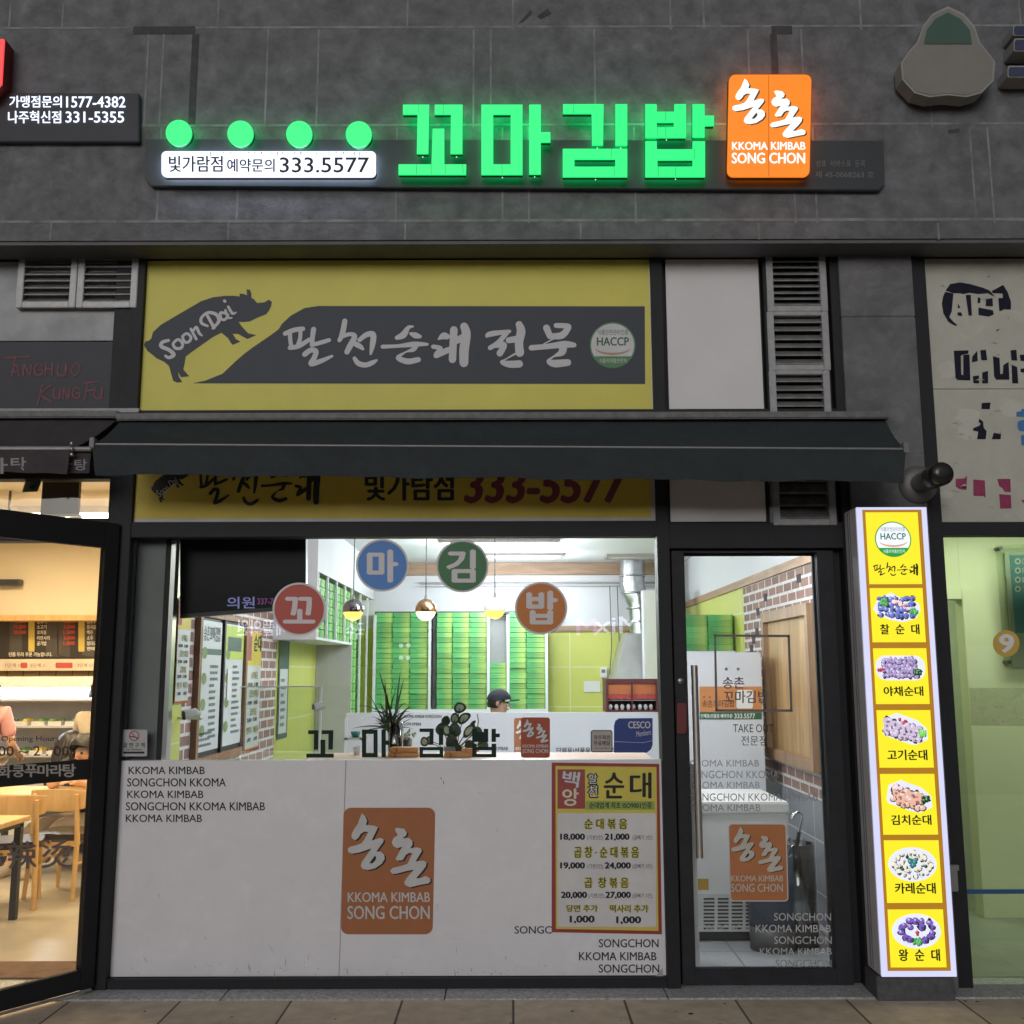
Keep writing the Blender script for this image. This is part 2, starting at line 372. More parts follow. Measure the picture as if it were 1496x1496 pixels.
# -------- charcoal framing of the main shop
b = MB()
def vm(px0, px1, ytop, ybot, Y0=-.045, Y1=.055, at=None):
    y = at if at is not None else (ytop + ybot) / 2
    b.box(U(px0, y).x, Y0, U(748, ybot).z, U(px1, y).x, Y1, U(748, ytop).z)
def hm(px0, px1, y0, y1, Y0=-.042, Y1=.052):
    yy = (y0 + y1) / 2; b.box(U(px0, yy).x, Y0, U(748, y1).z, U(px1, yy).x, Y1, U(748, y0).z)
zf = lambda y: U(748, y).z
XL0, XL1 = U(165, 1000).x, U(184, 1000).x
b.box(XL0, -.05, .0, XL1, .06, zl)                         # left upright
XM0, XM1 = U(963, 1000).x, U(981, 1000).x
b.box(XM0, -.05, .0, XM1, .06, zl)                         # between window and door
GXA, GXB = U(1006, 1110).x, U(1206, 1110).x
XV0, XV1 = U(1118, 560).x, U(1127, 560).x                  # upright left of the louvres
b.box(XV0, -.048, zf(787), XV1, .06, zl)
XD0 = U(1216, 560).x; b.box(XD0, -.05, .0, x0, .07, zl)    # right of louvres down to the pier
b.box(XL1, -.045, zf(785), XM0, .055, zf(763))             # transom bar over the window
b.box(XM1, -.045, zf(803), XD0, .055, zf(766))             # head of the door frame
b.box(XL1, -.044, zf(690), XM0, .05, zf(601)); b.box(XM1, -.044, zf(690), XD0, .05, zf(601))   # behind the awning
b.box(XL1, -.04, 0.012, XM0, .055, zf(1426))               # bottom rail of the window
b.box(XM1, .032, .0, GXA + .012, .054, zf(803)); b.box(GXB - .012, .032, .0, XD0, .054, zf(803)); b.box(XM1, .033, zf(812), XD0, .053, zf(800))  # strips added behind the door gaps to stop light leaks
b.build('storefront_frame', ALU, bld, bevel=.002)
# dark jamb inside the glass at the left
b = MB(); b.box(XL1, .075, .02, U(243, 950, .08).x, .13, 2.9); b.build('dark_jamb', mat('dark_brown_panel', (.012, .010, .009), .6, var=.3, sc_=4), bld)
b = MB(); b.box(U(243, 950, .08).x, .08, .02, U(250, 950, .08).x, .14, 2.6); b.build('jamb_trim', STEEL, bld)
# glass
b = MB(); b.box(XL1, .002, zf(1112), XM0, .008, zf(785)); b.build('window_pane', PANE, bld)

b = MB(); b.box(XV1 + .001, .012, zf(768), XD0 - .001, .03, zl - .001); b.build('vent_light_stop', MATS['charcoal_aluminium'], bld)  # dark sheet added behind the louvres to stop room light leaking through
b = MB(); b.box(XM1 + .001, .012, zf(768), XV0 - .001, .03, zl - .001); b.build('panel_backing', MATS['charcoal_aluminium'], bld)
# -------- glass door of the main shop
DX0, DX1 = U(988, 1110).x, U(1236, 1110).x
dr = MB()
GX0, GX1 = U(1006, 1110).x, U(1206, 1110).x
zt, zbm = zf(808), zf(1415)
dr.box(DX0, -.02, GZ + .016, GX0, .03, zf(806)); dr.box(GX1, -.02, GZ + .016, DX1 - .02, .03, zf(806))
dr.box(GX0, -.018, zf(808), GX1, .028, zf(806)); dr.box(GX0, -.018, GZ + .016, GX1, .028, zbm)
door = dr.build('door', ALU2, bld, bevel=.002); door['label'] = 'black framed glass door of the shop'
b = MB(); b.box(GX0, .002, zbm, GX1, .008, zt); b.build('door_pane', PANE, door)
b = MB(); hx = U(1018, 1110, -.07).x
b.tube([(hx, -.075, U(1018, 1253, -.07).z), (hx, -.075, U(1018, 972, -.07).z)], .017, 14)
for y in (1010, 1215): b.tube([(hx, -.075, U(1018, y, -.07).z), (hx, -.018, U(1018, y, -.07).z)], .009, 8)
b.build('door_handle', mat('handle_steel', (.72, .70, .68), .34, 1.), door)
b = MB(); b.lathe((U(994, 995, -.02).x, -.02, U(994, 995, -.02).z), [(0, -.012), (.017, -.012), (.02, -.006), (.02, 0)], 20, 'y'); b.build('door_lock', mat('lock_steel', (.3, .3, .3), .35, .9), door)
b = MB(); b.prism(rrect(989, 1027, 1003, 1072, 4), F(-.034), .014); b.build('lock_cover', mat('dark_red_plastic', (.17, .03, .03), .45), door)

# -------- right neighbour's framing
b = MB()
RX0, RX1 = U(1333, 560).x, U(1352, 560).x
b.box(x1, -.05, .0, x1 + (RX1 - RX0) + .012, .06, zl)
RN = x1 + (RX1 - RX0) + .012
b.box(RN, -.045, zf(785), 4.2, .055, zf(766)); b.box(RN, -.04, .012, 4.2, .055, zf(1441))
b.box(4.2, -.05, 0, 4.3, .06, zl)
b.build('neighbour_frame', ALU, bld, bevel=.002)
b = MB(); b.box(RN, .002, zf(1441), 4.2, .008, zf(785)); b.build('neighbour_pane', glassmat('green_glass', (.93, .97, .91), .06), bld)
# -------- left neighbour's framing
b = MB()
b.box(XL0 - .06, -.04, 0, XL0, .05, zf(690)); b.box(-6.0, -.045, zf(790), XL0 - .06, .055, zf(757))
b.box(-6.0, -.046, zf(700), XL0 - .004, .05, zf(598)); b.box(XL0 - .09, -.038, zf(598), XL0, .05, zl)
b.build('neighbour_frame', ALU2, bld, bevel=.002)
b = MB(); b.box(-6, .002, zf(757), XL0 - .06, .008, zf(700)); b.build('neighbour_pane', PANE, bld)
# the neighbour's glass door, standing open towards the pavement
hp = Vector((U(160, 1100).x, -.06, 0)); ang = math.radians(54); dirx = Vector((-math.cos(ang), -math.sin(ang), 0)); nrm = Vector((-dirx.y, dirx.x, 0))
if nrm.y > 0: nrm = -nrm
def LD(u, z, d=0): return hp + dirx * u + Vector((0, 0, z)) - nrm * d      # on the leaf: metres from the hinge, height, depth behind its face
LDW = .95
def lbox(b, u0, z0, u1, z1, d0=-.02, d1=.025):
    b.add([LD(u0, z0, d0), LD(u1, z0, d0), LD(u1, z0, d1), LD(u0, z0, d1), LD(u0, z1, d0), LD(u1, z1, d0), LD(u1, z1, d1), LD(u0, z1, d1)],
          [(0, 3, 2, 1), (4, 5, 6, 7), (0, 1, 5, 4), (1, 2, 6, 5), (2, 3, 7, 6), (3, 0, 4, 7)])
zt2, zb2 = zf(803), GZ + .12
b = MB(); lbox(b, 0, GZ + .03, .075, zt2 + .13); lbox(b, LDW - .09, GZ + .03, LDW, zt2 + .13); lbox(b, .075, GZ + .03, LDW - .09, zb2, -.018, .023); lbox(b, .075, zt2, LDW - .09, zt2 + .13, -.018, .023)
ld = b.build('door', ALU, bld, bevel=.002); ld['label'] = 'neighbouring glass door standing open towards the pavement'
b = MB(); lbox(b, .075, zb2, LDW - .09, zt2, -.003, .003); b.build('door_pane', PANE, ld)
b = MB(); lbox(b, .02, GZ + .018, LDW - .02, GZ + .03, -.03, -.022); b.build('door_sweep', SILVER, ld)
def LU(px, py):                                # pixel on the leaf -> metres along and up it
    d = ROT @ Vector(((px - 748) / FPX, (748 - py) / FPX, -1)); o = Vector((CX, CY, CZ)); t = (hp - o).dot(nrm) / d.dot(nrm); p = o + d * t
    return (p - hp).dot(dirx), p.z
def FL(dep=-.006): return lambda px, py, d=0: (lambda q: LD(q[0], q[1], dep + d))(LU(px, py))
# ================================================================ lit sign over the shop
GEM = em('green_lit_acrylic', (27, 196, 101), 1.75, .04)
GSIDE = mat('green_channel_side', (.02, .12, .06), .5); GBACK = em('green_back_glow', (27, 196, 101), 9.0, 0); WBACK = em('white_back_glow', (215, 228, 255), 9.0, 0); OBACK = em('orange_back_glow', (246, 120, 28), 5., 0)  # back glows added behind the signs to cast a halo on the wall
WEM = em('white_lit_acrylic', (228, 236, 255), 1.45, .05)
OEM = em('orange_lit_acrylic', (246, 132, 28), 1.0, .06)
YF = -.355                                           # face of the channel letters
b = MB(); b.prism([(212, 203), (1291, 205), (1293, 268), (1285, 278), (222, 272), (212, 262)], F(WF - .035), .035)
race = thing('sign_raceway', 'long dark metal raceway box carrying the lit green sign letters on the stone wall', 'sign box', U(748, 270, WF))
b.build('raceway_box', mat('raceway_blue_grey', (.036, .045, .053), .6, var=.2), race, bevel=.004)
lettering('raceway_lettering', [('상표  서비스표  등록', (1192, 234, 1264, 244)), ('제 45-0068263 호', (1191, 250, 1277, 260))], WF - .038, mat('faded_grey_ink', (.20, .20, .20), .7), race)
cA = crop(500, 0, 2.992)
def ring(o, i): return o, i
def channel(name, label, polys, seams=(), leaks=()):
    q0 = cA(polys[0]); t = thing(name, label, 'sign letter', U(sum(p[0] for p in q0) / len(q0), sum(p[1] for p in q0) / len(q0), YF), 'lit green channel letters of the main sign')
    s = MB(); f = MB(); g_ = MB()
    for p in polys:
        p = cA(p) if p[0][0] > 200 and name != 'x' else p
        f.prism(p, F(YF), .012); s.prism(p, F(YF + .0125), .034); g_.prism(p, F(YF + .047), .001)
    f.build('letter_face', GEM, t); s.build('letter_side', GSIDE, t); g_.build('added_halo', GBACK, t)
    b = MB(); rr = random.Random(len(polys[0]) + int(polys[0][0][0]))
    for x, y0, y1 in seams:                        # butt joints and cracks in the acrylic faces
        n = 5; xs = [x + rr.uniform(-1.6, 1.6) for _ in range(n + 1)]; ys = [y0 + (y1 - y0) * i / n for i in range(n + 1)]
        for i in range(n): b.prism(cA([(xs[i] - .8, ys[i]), (xs[i] + .8, ys[i]), (xs[i + 1] + .8, ys[i + 1]), (xs[i + 1] - .8, ys[i + 1])]), F(YF - .0006), 0)
    b.build('acrylic_seam', mat('seam_green', (.01, .12, .05), .6), t, recalc=False)
    flat('drain_leak', [circ(*cA([q])[0], .9, 8) for q in leaks], WF - .037 if 0 else YF + .02, em('leak_white', (225, 235, 235), 1.0), t, .002)
    return t
def frame(x0, y0, x1, y1, a0, b0, a1, b1):          # a hollow rectangle as four bars
    return [[(x0, y0), (x1, y0), (x1, b0), (x0, b0)], [(x0, b1), (x1, b1), (x1, y1), (x0, y1)], [(x0, b0), (a0, b0), (a0, b1), (x0, b1)], [(a1, b0), (x1, b0), (x1, b1), (a1, b1)]]
channel('channel_letter', 'glowing green block letter 꼬, the first large letter after the four dots', [[(265, 457), (380, 457), (376, 670), (326, 670), (329, 498), (265, 498)], [(404, 457), (526, 457), (525, 670), (473, 670), (475, 498), (404, 498)], [(395, 562), (446, 562), (446, 718), (542, 718), (541, 762), (246, 762), (246, 718), (390, 718)]], [(335, 458, 497), (442, 458, 497), (325, 719, 761), (388, 719, 761), (452, 719, 761), (527, 719, 761)], [(352, 686), (500, 686)])
channel('channel_letter', 'glowing green block letter 마 between the letters 꼬 and 김', frame(608, 457, 788, 762, 660, 498, 736, 718) + [[(817, 457), (868, 457), (868, 577), (910, 577), (910, 620), (868, 620), (868, 760), (817, 760)]], [(698, 719, 761), (694, 458, 466), (843, 745, 759)], [(700, 776), (841, 773)])
channel('channel_letter', 'glowing green block letter 김 between the letters 마 and 밥', [[(965, 455), (1143, 455), (1140, 632), (1092, 632), (1090, 495), (965, 495)], [(1194, 455), (1246, 455), (1246, 634), (1194, 634)]] + frame(964, 650, 1246, 772, 1015, 694, 1194, 728), [(1012, 456, 494), (1176, 651, 693), (1188, 729, 771)], [(1115, 647), (1217, 647), (1107, 785)])
channel('channel_letter', 'glowing green block letter 밥 beside the orange lit logo sign', [[(1325, 455), (1375, 455), (1375, 488), (1452, 488), (1452, 455), (1503, 455), (1503, 600), (1450, 600), (1450, 532), (1375, 532), (1375, 556), (1450, 556), (1450, 600), (1325, 600)],
        [(1532, 455), (1584, 455), (1584, 505), (1625, 505), (1625, 548), (1584, 548), (1584, 597), (1532, 597)], [(1325, 617), (1375, 617), (1375, 652), (1532, 652), (1532, 617), (1586, 617), (1586, 772), (1325, 772), (1325, 728), (1532, 728), (1532, 697), (1325, 697)], [(1325, 697), (1378, 697), (1378, 728), (1325, 728)]], [(1414, 489, 531), (1414, 557, 599), (1380, 557, 599), (1381, 729, 771), (1457, 729, 771), (1540, 652, 696)], [(1417, 611), (1457, 783)])
ODOT = ['leftmost glowing green dot above the word 빛가람점 on the white strip', 'glowing green dot above the word 예약문의 on the white strip', 'glowing green dot above the digits 333 on the white strip', 'rightmost glowing green dot, above the digits 5577 at the strip end']
for i, (x, y) in enumerate(((261, 194), (351, 195), (437, 195.5), (524, 196))):
    t = thing('sign_dot', ODOT[i], 'sign letter', U(x, y, YF), 'lit green dots of the main sign')
    flat('dot_face', [circ(x, y, 19)], YF, GEM, t, .012); flat('dot_side', [circ(x, y, 19.3)], YF + .0125, GSIDE, t, .034); flat('added_halo', [circ(x, y, 18.6)], YF + .047, GBACK, t, .001)
t = thing('sign_strip', 'white backlit strip with branch name and phone number under four green dots', 'sign', U(393, 258, YF))
flat('strip_face', [rrect(236, 221, 549, 258, 7)], YF, WEM, t, .012); flat('strip_side', [rrect(235.5, 220.5, 549.5, 258.5, 7)], YF + .0125, mat('pale_grey_side', (.4, .4, .42), .5), t, .034); flat('added_halo', [rrect(237, 222, 548, 257, 7)], YF + .047, WBACK, t, .001)
lettering('strip_lettering', [('빛가람점', (247, 228, 325, 251)), ('예약문의', (332, 232, 401, 251)), ('333.5577', (409, 230, 539, 252))], YF - .0015, INK, t, bold=.018)
b = MB()
for i in range(26):
    x = 262 + i * 11 + random.uniform(-4, 4); h = random.uniform(1.5, 7) if random.random() < .7 else random.uniform(8, 20)
    b.prism([(x, 222), (x + random.uniform(.8, 2.2), 222), (x + .7, 222 + h)], F(YF - .0008), 0)
b.build('grime_streak', mat('grime', (.25, .25, .26), .8), t, recalc=False)

# the brush-written brand mark, used lit and as vinyl
SONG = [(275, 130), (310, 165), (332, 215), (318, 262), (400, 268), (448, 285), (440, 310), (380, 435), (470, 405), (510, 420), (508, 450), (432, 556), (480, 555), (518, 590), (522, 640), (490, 690), (420, 740), (340, 760), (285, 748), (262, 715), (275, 670), (380, 520), (250, 565), (165, 580), (125, 560), (122, 520), (150, 500), (200, 490), (270, 465), (300, 425), (345, 340), (300, 335), (262, 360), (240, 400), (205, 430), (175, 415), (160, 390), (165, 355), (195, 300), (230, 250), (250, 190)]
SHOLE = [(418, 598), (432, 625), (420, 655), (390, 685), (355, 685)]
CHON = [(632, 310), (655, 292), (735, 305), (765, 345), (755, 380), (715, 410), (790, 405), (825, 440), (825, 480), (800, 520), (870, 508), (915, 520), (928, 550), (858, 665), (945, 655), (978, 675), (970, 720), (930, 775), (862, 852), (905, 850), (970, 825), (1015, 850), (1020, 885), (1000, 905), (900, 925), (800, 950), (750, 930), (735, 895), (760, 850), (838, 755), (760, 770), (650, 800), (605, 800), (580, 770), (610, 735), (700, 715), (770, 690), (825, 575), (790, 570), (755, 590), (720, 650), (660, 655), (640, 635), (665, 590), (715, 500), (660, 520), (615, 495), (600, 450), (620, 405), (665, 375), (650, 345)]
def logo(t, rect, Y, back, ink, dark, lean=0, words=True, fn=None, bold=.035):
    x0, y0, x1, y1 = rect; fn = fn or F(Y)
    def m(pts, dx=0, dy=0): return [(x0 + (x + dx - 83 + (lean * 30 if 0 else 0)) / 1005 * (x1 - x0), y0 + (y + dy - 72) / 1390 * (y1 - y0)) for x, y in pts]
    g = lambda d: (lambda u, v, e=0: fn(u, v, d + e))
    flat('brush_shadow', [m(SONG, 17, 12), m(CHON, 17, 12)], g(-.0010), dark, t)
    flat('brush_mark', [m(SONG), m(CHON)], g(-.0018), ink, t)
    flat('brush_counter', [m(SHOLE)], g(-.0024), dark, t)
    if words:
        q = lambda a, b_, c, d: (*m([(a, b_)])[0], *m([(c, d)])[0])
        lettering('logo_lettering', [('KKOMA KIMBAB', q(122, 1005, 1015, 1112)), ('SONG CHON', q(120, 1155, 1010, 1300))], g(-.0018), ink, t, bold=bold)
t = thing('logo_lightbox', 'orange backlit rounded sign with white brush letters right of the green letters', 'sign', U(1124, 258, YF))
flat('lightbox_face', [rrect(1064, 109, 1184, 258, 9, lean=3)], YF, OEM, t, .012)
flat('lightbox_side', [rrect(1063, 108, 1185, 259, 9, lean=3)], YF + .0125, mat('orange_side', (.35, .09, .02), .5), t, .034); flat('added_halo', [rrect(1066, 111, 1182, 256, 9, lean=3)], YF + .047, OBACK, t, .001)
logo(t, (1065, 109, 1185, 256), YF, OEM, em('white_lit_print', (242, 252, 252), 1.05), mat('brown_print', (.12, .05, .03), .6))
b = MB(); b.prism([(1122.4, 110), (1123.6, 110), (1123.9, 258), (1122.7, 258)], F(YF - .0006), 0); b.build('sheet_seam', em('seam_orange', (200, 96, 22), .8), t, recalc=False)

# neighbour's signs at the left edge
t = thing('sign_raceway', 'dark wall box with two lines of small white lit phone numbers', 'sign', U(100, 205, WF))
b = MB(); b.prism([(-300, 134), (203, 136), (203, 207), (-300, 207)], F(WF - .035), .035); b.build('sign_box', mat('raceway_dark', (.036, .038, .05), .6, var=.2), t, bevel=.004)
lettering('sign_lettering', [('가맹점문의', (14, 140, 90, 157)), ('1577-4382', (97, 141, 183, 157)), ('나주혁신점', (12, 162, 89, 180)), ('331-5355', (96, 163, 181, 179))], WF - .04, WEM, t, bold=.022)
t = thing('lit_sign', 'red glowing sign edge cut by the left border above the phone numbers', 'sign', U(-60, 150, WF))
flat('sign_face', [[(-230, 55), (6, 57), (2, 122), (-14, 140), (-230, 140)]], -.355, em('red_lit_acrylic', (255, 70, 74), 1.1), t, .012)
flat('sign_side', [[(-231, 54), (6.5, 56), (2.5, 122.5), (-14, 141), (-231, 141)]], -.342, mat('red_side', (.2, .02, .02), .5), t, .1)

# ---------------------------------------------------------------- unlit sign at top right (plain face)
t = thing('wall_sign', 'unlit rounded white wall sign with a plain green cap at upper right', 'sign', U(1385, 150, -.42))
o1 = [(1340, 62), (1348, 38), (1362, 20), (1385, 9), (1408, 20), (1424, 38), (1432, 62), (1440, 72), (1454, 90), (1452, 118), (1434, 136), (1412, 142), (1385, 139), (1358, 142), (1336, 136), (1318, 116), (1316, 92), (1330, 72)]
flat('sign_body', [o1], -.36, mat('sign_grey_edge', (.30, .30, .29), .6), t, .09)
flat('sign_face', [[(1385 + (x - 1385) * .955, 78 + (y - 78) * .95) for x, y in o1]], -.363, mat('sign_cream', (.23, .22, .205), .6), t, .003)
flat('sign_cap', [[(1350, 64), (1354, 44), (1366, 28), (1385, 18), (1404, 28), (1417, 44), (1420, 64)]], -.367, mat('sign_green', (.05, .11, .085), .6), t, .003)
t = thing('wall_sign', 'dark navy block letter of an unlit wall sign cut by the right border', 'sign', U(1490, 120, -.42))
for r in ((1482, 38, 1560, 50), (1483, 58, 1560, 73), (1474, 98, 1560, 111)):
    flat('letter_bar', [rrect(*r, 3)], -.36, mat('navy_acrylic', (.035, .045, .11), .5), t, .004); flat('letter_bar_side', [rrect(r[0] - 2, r[1] - 2, r[2], r[3] + 2, 3)], -.3558, mat('sign_grey_edge', (.3, .3, .29)), t, .11)

# ================================================================ yellow fascia sign with the pig
SY = -.02
t = thing('fascia_sign', 'yellow printed fascia sign with black pig climbing a dark slope above the awning', 'sign', U(585, 600, SY))
x0, z0, x1, z1 = R(211, 376, 955, 604, SY); x0 = XL1; 
b = MB(); b.box(XL1 + .001, SY, z0, XM0 - .004, SY + .015, zl - .002); b.build('sign_panel', YEL, t)
b = MB(); b.box(XM0 - .0039, SY - .001, z0, XM0 - .0005, SY + .01, zl - .01); b.build('panel_edge', WHITE, t)
flat('slope_print', [[(283, 559.5), (300, 556), (325, 546), (345, 527), (358, 516), (370, 507), (395, 490), (407, 481), (412, 473), (425, 461), (445, 450), (465, 447), (942, 447.5), (942.5, 561), (283, 560)]], SY - .0015, BOARD, t)
cP = crop(200, 400, 5.754)
PIG = [(120, 545), (135, 490), (200, 430), (300, 370), (420, 300), (540, 230), (640, 197), (740, 185), (820, 185), (865, 190), (862, 165), (900, 170), (925, 180), (922, 130), (950, 135), (962, 165), (962, 200), (985, 215), (1010, 245), (1070, 240), (1110, 217), (1135, 235), (1130, 265), (1110, 310), (1085, 340), (1020, 365), (950, 400), (900, 405), (855, 403), (880, 440), (935, 500), (1005, 515), (930, 548), (895, 530), (850, 505), (805, 505), (835, 550), (870, 570), (805, 598), (790, 580), (765, 540), (710, 495), (640, 530), (540, 600), (470, 650), (410, 695), (400, 760), (390, 805), (440, 862), (370, 868), (345, 825), (355, 870), (383, 910), (340, 915), (305, 900), (290, 850), (270, 775), (230, 740), (165, 710), (130, 680), (85, 645), (60, 600), (70, 570), (100, 562)]
flat('pig_print', [cP(PIG)], SY - .0015, BOARD, t)
SD = [[(265, 560, 26), (215, 575, 30), (205, 610, 32), (270, 640, 32), (310, 680, 34), (270, 705, 28), (240, 690, 22)], [(330, 560, 24), (305, 590, 24), (325, 625, 26), (370, 625, 26), (385, 590, 24), (355, 555, 24), (330, 560, 24)], [(410, 505, 22), (385, 530, 24), (405, 575, 24), (440, 570, 24), (455, 535, 24), (430, 505, 22), (410, 505, 22)], [(455, 465, 22), (500, 550, 24)], [(470, 490, 18), (500, 450, 24), (525, 500, 24), (548, 520, 16)],
      [(595, 355, 26), (650, 455, 28)], [(595, 440, 20), (545, 415, 26), (545, 370, 24), (600, 328, 26), (670, 345, 30), (690, 400, 30), (640, 460, 22)], [(745, 335, 20), (705, 330, 24), (710, 380, 24), (745, 385, 24), (770, 345, 18)], [(745, 310, 22), (770, 370, 22), (800, 372, 14)], [(770, 280, 24), (805, 335, 24), (835, 328, 14)], [(738, 230, 26), (742, 234, 26)]]
strokes('pig_lettering', [[(*cP([(x, y)])[0], w / 5.754) for x, y, w in s] for s in SD], SY - .0022, GREY, t)
C2, C3 = crop(400, 450, 5.754), crop(640, 450, 4.987)
BR2 = [[(95, 215, 38), (170, 185, 40), (245, 175, 38)], [(135, 215, 36), (140, 280, 34), (150, 335, 36)], [(225, 205, 34), (220, 260, 34), (205, 310, 40)], [(135, 335, 36), (210, 320, 40), (300, 265, 34)], [(335, 180, 44), (325, 250, 40), (322, 310, 40)], [(325, 310, 34), (400, 290, 36), (465, 270, 34)], [(260, 390, 44), (310, 355, 44), (355, 365, 44), (340, 420, 44), (315, 470, 44), (400, 445, 40), (490, 405, 22)],
       [(597, 110, 44), (585, 180, 46), (565, 245, 40), (552, 270, 36)], [(570, 240, 36), (640, 220, 34), (680, 240, 44), (640, 320, 50), (615, 370, 44)], [(660, 290, 40), (720, 320, 44), (750, 345, 24)], [(720, 270, 36), (780, 225, 44), (835, 225, 50), (830, 310, 46), (815, 385, 22)], [(680, 425, 34), (710, 465, 44), (770, 480, 44), (830, 460, 40), (865, 440, 20)],
       [(1170, 155, 16), (1130, 165, 34), (1090, 225, 56), (1035, 250, 36)], [(1150, 215, 24), (1190, 230, 50), (1230, 240, 30)], [(915, 325, 34), (1040, 320, 30), (1180, 305, 44), (1290, 305, 24)], [(1190, 320, 50), (1170, 350, 40), (1110, 370, 14), (1050, 410, 36), (1060, 430, 44), (1130, 450, 50), (1215, 435, 44)],
       [(1380, 265, 8), (1425, 235, 56), (1455, 240, 50)], [(1340, 325, 36), (1400, 340, 40), (1370, 390, 50)], [(1365, 400, 46), (1450, 360, 50), (1500, 340, 40)]]
BR3A = [[(115, 160, 56), (110, 260, 54), (105, 375, 54)], [(190, 135, 58), (205, 190, 66), (190, 300, 70), (188, 400, 64)], [(110, 250, 50), (190, 210, 50)]]
BR3B = [[(352, 210, 14), (380, 190, 40), (520, 170, 26)], [(500, 180, 36), (440, 250, 36), (380, 290, 34)], [(420, 270, 44), (480, 270, 44), (450, 330, 48)], [(515, 235, 44), (580, 225, 50)], [(590, 120, 50), (605, 170, 64), (590, 250, 60), (595, 325, 64)], [(560, 335, 16), (490, 375, 10), (465, 395, 28), (520, 410, 50), (592, 408, 54)],
        [(790, 145, 50), (815, 205, 44)], [(815, 205, 40), (900, 200, 50), (945, 150, 44), (940, 132, 40), (860, 127, 36)], [(840, 225, 10), (770, 262, 8)], [(680, 290, 40), (800, 280, 40), (920, 265, 50), (990, 270, 36)], [(910, 290, 60), (900, 325, 50), (840, 355, 14), (805, 388, 30), (850, 405, 56), (945, 398, 50)]]
BRW = [[(*C2([(x, y)])[0], w / 5.754) for x, y, w in s] for s in BR2] + [[(*C3([(x, y)])[0], w / 4.987) for x, y, w in s] for s in BR3A]
BRJ = [[(*C3([(x, y)])[0], w / 4.987) for x, y, w in s] for s in BR3B]
CH = [BRW[0:7], BRW[7:12], BRW[12:16], BRW[16:], BRJ[0:6], BRJ[6:]]
for c_ in CH: strokes('brush_letter', c_, SY - .0025, GREY, t)
def brush(t, rect, fn, m, thin=1.):
    x0, y0, x1, y1 = rect; f = lambda x, y: (x0 + (x - 413) / 277 * (x1 - x0), y0 + (y - 468) / 70 * (y1 - y0))
    return [strokes('brush_letter', [[(*f(x, y), w / 277 * (x1 - x0) * thin) for x, y, w in s] for s in c_], fn, m, t) for c_ in CH[:4]]
def haccp(t, cx, cy, r, fn, white, green, ink, tan_):
    g = lambda d: (lambda u, v, e=0: fn(u, v, d + e))
    flat('emblem_rim', [circ(cx, cy, r)], g(-.0022), green, t); flat('emblem_disc', [circ(cx, cy, r * .94)], g(-.0028), white, t)
    a = math.degrees(math.asin(.50)); flat('emblem_base', [circ(cx, cy, r * .97, 20, a, 180 - a)], g(-.0034), green, t)
    flat('emblem_smile', [circ(cx, cy + r * .08, r * .80, 14, 14, 166, r * .36) + list(reversed(circ(cx, cy + r * .08, r * .78, 14, 18, 162, r * .25)))], g(-.0034), tan_, t)
    lettering('emblem_lettering', [('HACCP', (cx - r * .68, cy - r * .34, cx + r * .70, cy + r * .02))], g(-.0036), ink, t, bold=.03)
    lettering('emblem_small_lettering', [('식품안전관리인증', (cx - r * .66, cy - r * .68, cx + r * .68, cy - r * .44))], g(-.0036), ink, t)
    lettering('emblem_base_lettering', [('식품의약품안전처', (cx - r * .58, cy + r * .58, cx + r * .60, cy + r * .78))], g(-.0038), white, t)
haccp(t, 895, 504.5, 33.5, F(SY), mat('emblem_white', (.66, .66, .68), .6), mat('emblem_green', (.11, .27, .13), .6), mat('emblem_ink', (.05, .12, .08), .6), mat('emblem_tan', (.5, .32, .22), .6))

# blank white panel beside it, and its twin below the awning
def blank(px, label):
    o = MB(); x0, z0, x1, z1 = R(*px, SY); o.box(max(x0, XM1 + .0025), SY, z0, min(x1, XV0 - .0025), SY + .012, z1); o = o.build('blank_panel', mat('white_sheet', (.74, .72, .74), .5, var=.05, sc_=2.2), None, bevel=.002); tag(o, label, 'panel', None)
blank((975, 377, 1112, 606), 'blank white panel above the awning between yellow sign and louvres')
blank((978, 640, 1117, 762), 'blank white panel under the awning over the glass door')
# louvred vents
def louvre(px, n, label, group, Y=-.055, m=SILVER, dk=None):
    x0, z0, x1, z1 = R(*px, Y); t = thing('louvre_vent', label, 'vent', ((x0 + x1) / 2, Y, z0), group)
    f = .036; b = MB()
    b.box(x0, Y, z0, x0 + f, Y + .05, z1); b.box(x1 - f, Y, z0, x1, Y + .05, z1); b.box(x0 + f, Y + .001, z0, x1 - f, Y + .05, z0 + f * .9); b.box(x0 + f, Y + .001, z1 - f * .6, x1 - f, Y + .05, z1)
    b.build('vent_frame', m, t, bevel=.003)
    b = MB(); b.box(x0 + f, Y + .062, z0 + .01, x1 - f, Y + .07, z1 - .01); b.build('vent_back', mat('vent_dark', (.045, .045, .047), .8, var=.4), t)
    b = MB(); h = (z1 - z0 - f * 1.5)
    for i in range(n):
        z = z0 + f * .9 + h * (i + .5) / n + random.uniform(-.003, .003); s = h / n * .42
        b.add([(x0 + f, Y + .008, z - s), (x1 - f, Y + .008, z - s), (x1 - f, Y + .052, z + s), (x0 + f, Y + .052, z + s), (x0 + f, Y + .008, z - s + .007), (x1 - f, Y + .008, z - s + .007), (x1 - f, Y + .052, z + s + .007), (x0 + f, Y + .052, z + s + .007)],
              [(0, 1, 2, 3), (7, 6, 5, 4), (0, 4, 5, 1), (3, 2, 6, 7), (0, 3, 7, 4), (1, 5, 6, 2)])
    b.build('vent_slat', mat('slat_grey', (.22, .22, .22), .5, .2, var=.35, sc_=12), t)
VG = 'louvre vents stacked beside the stone pier'
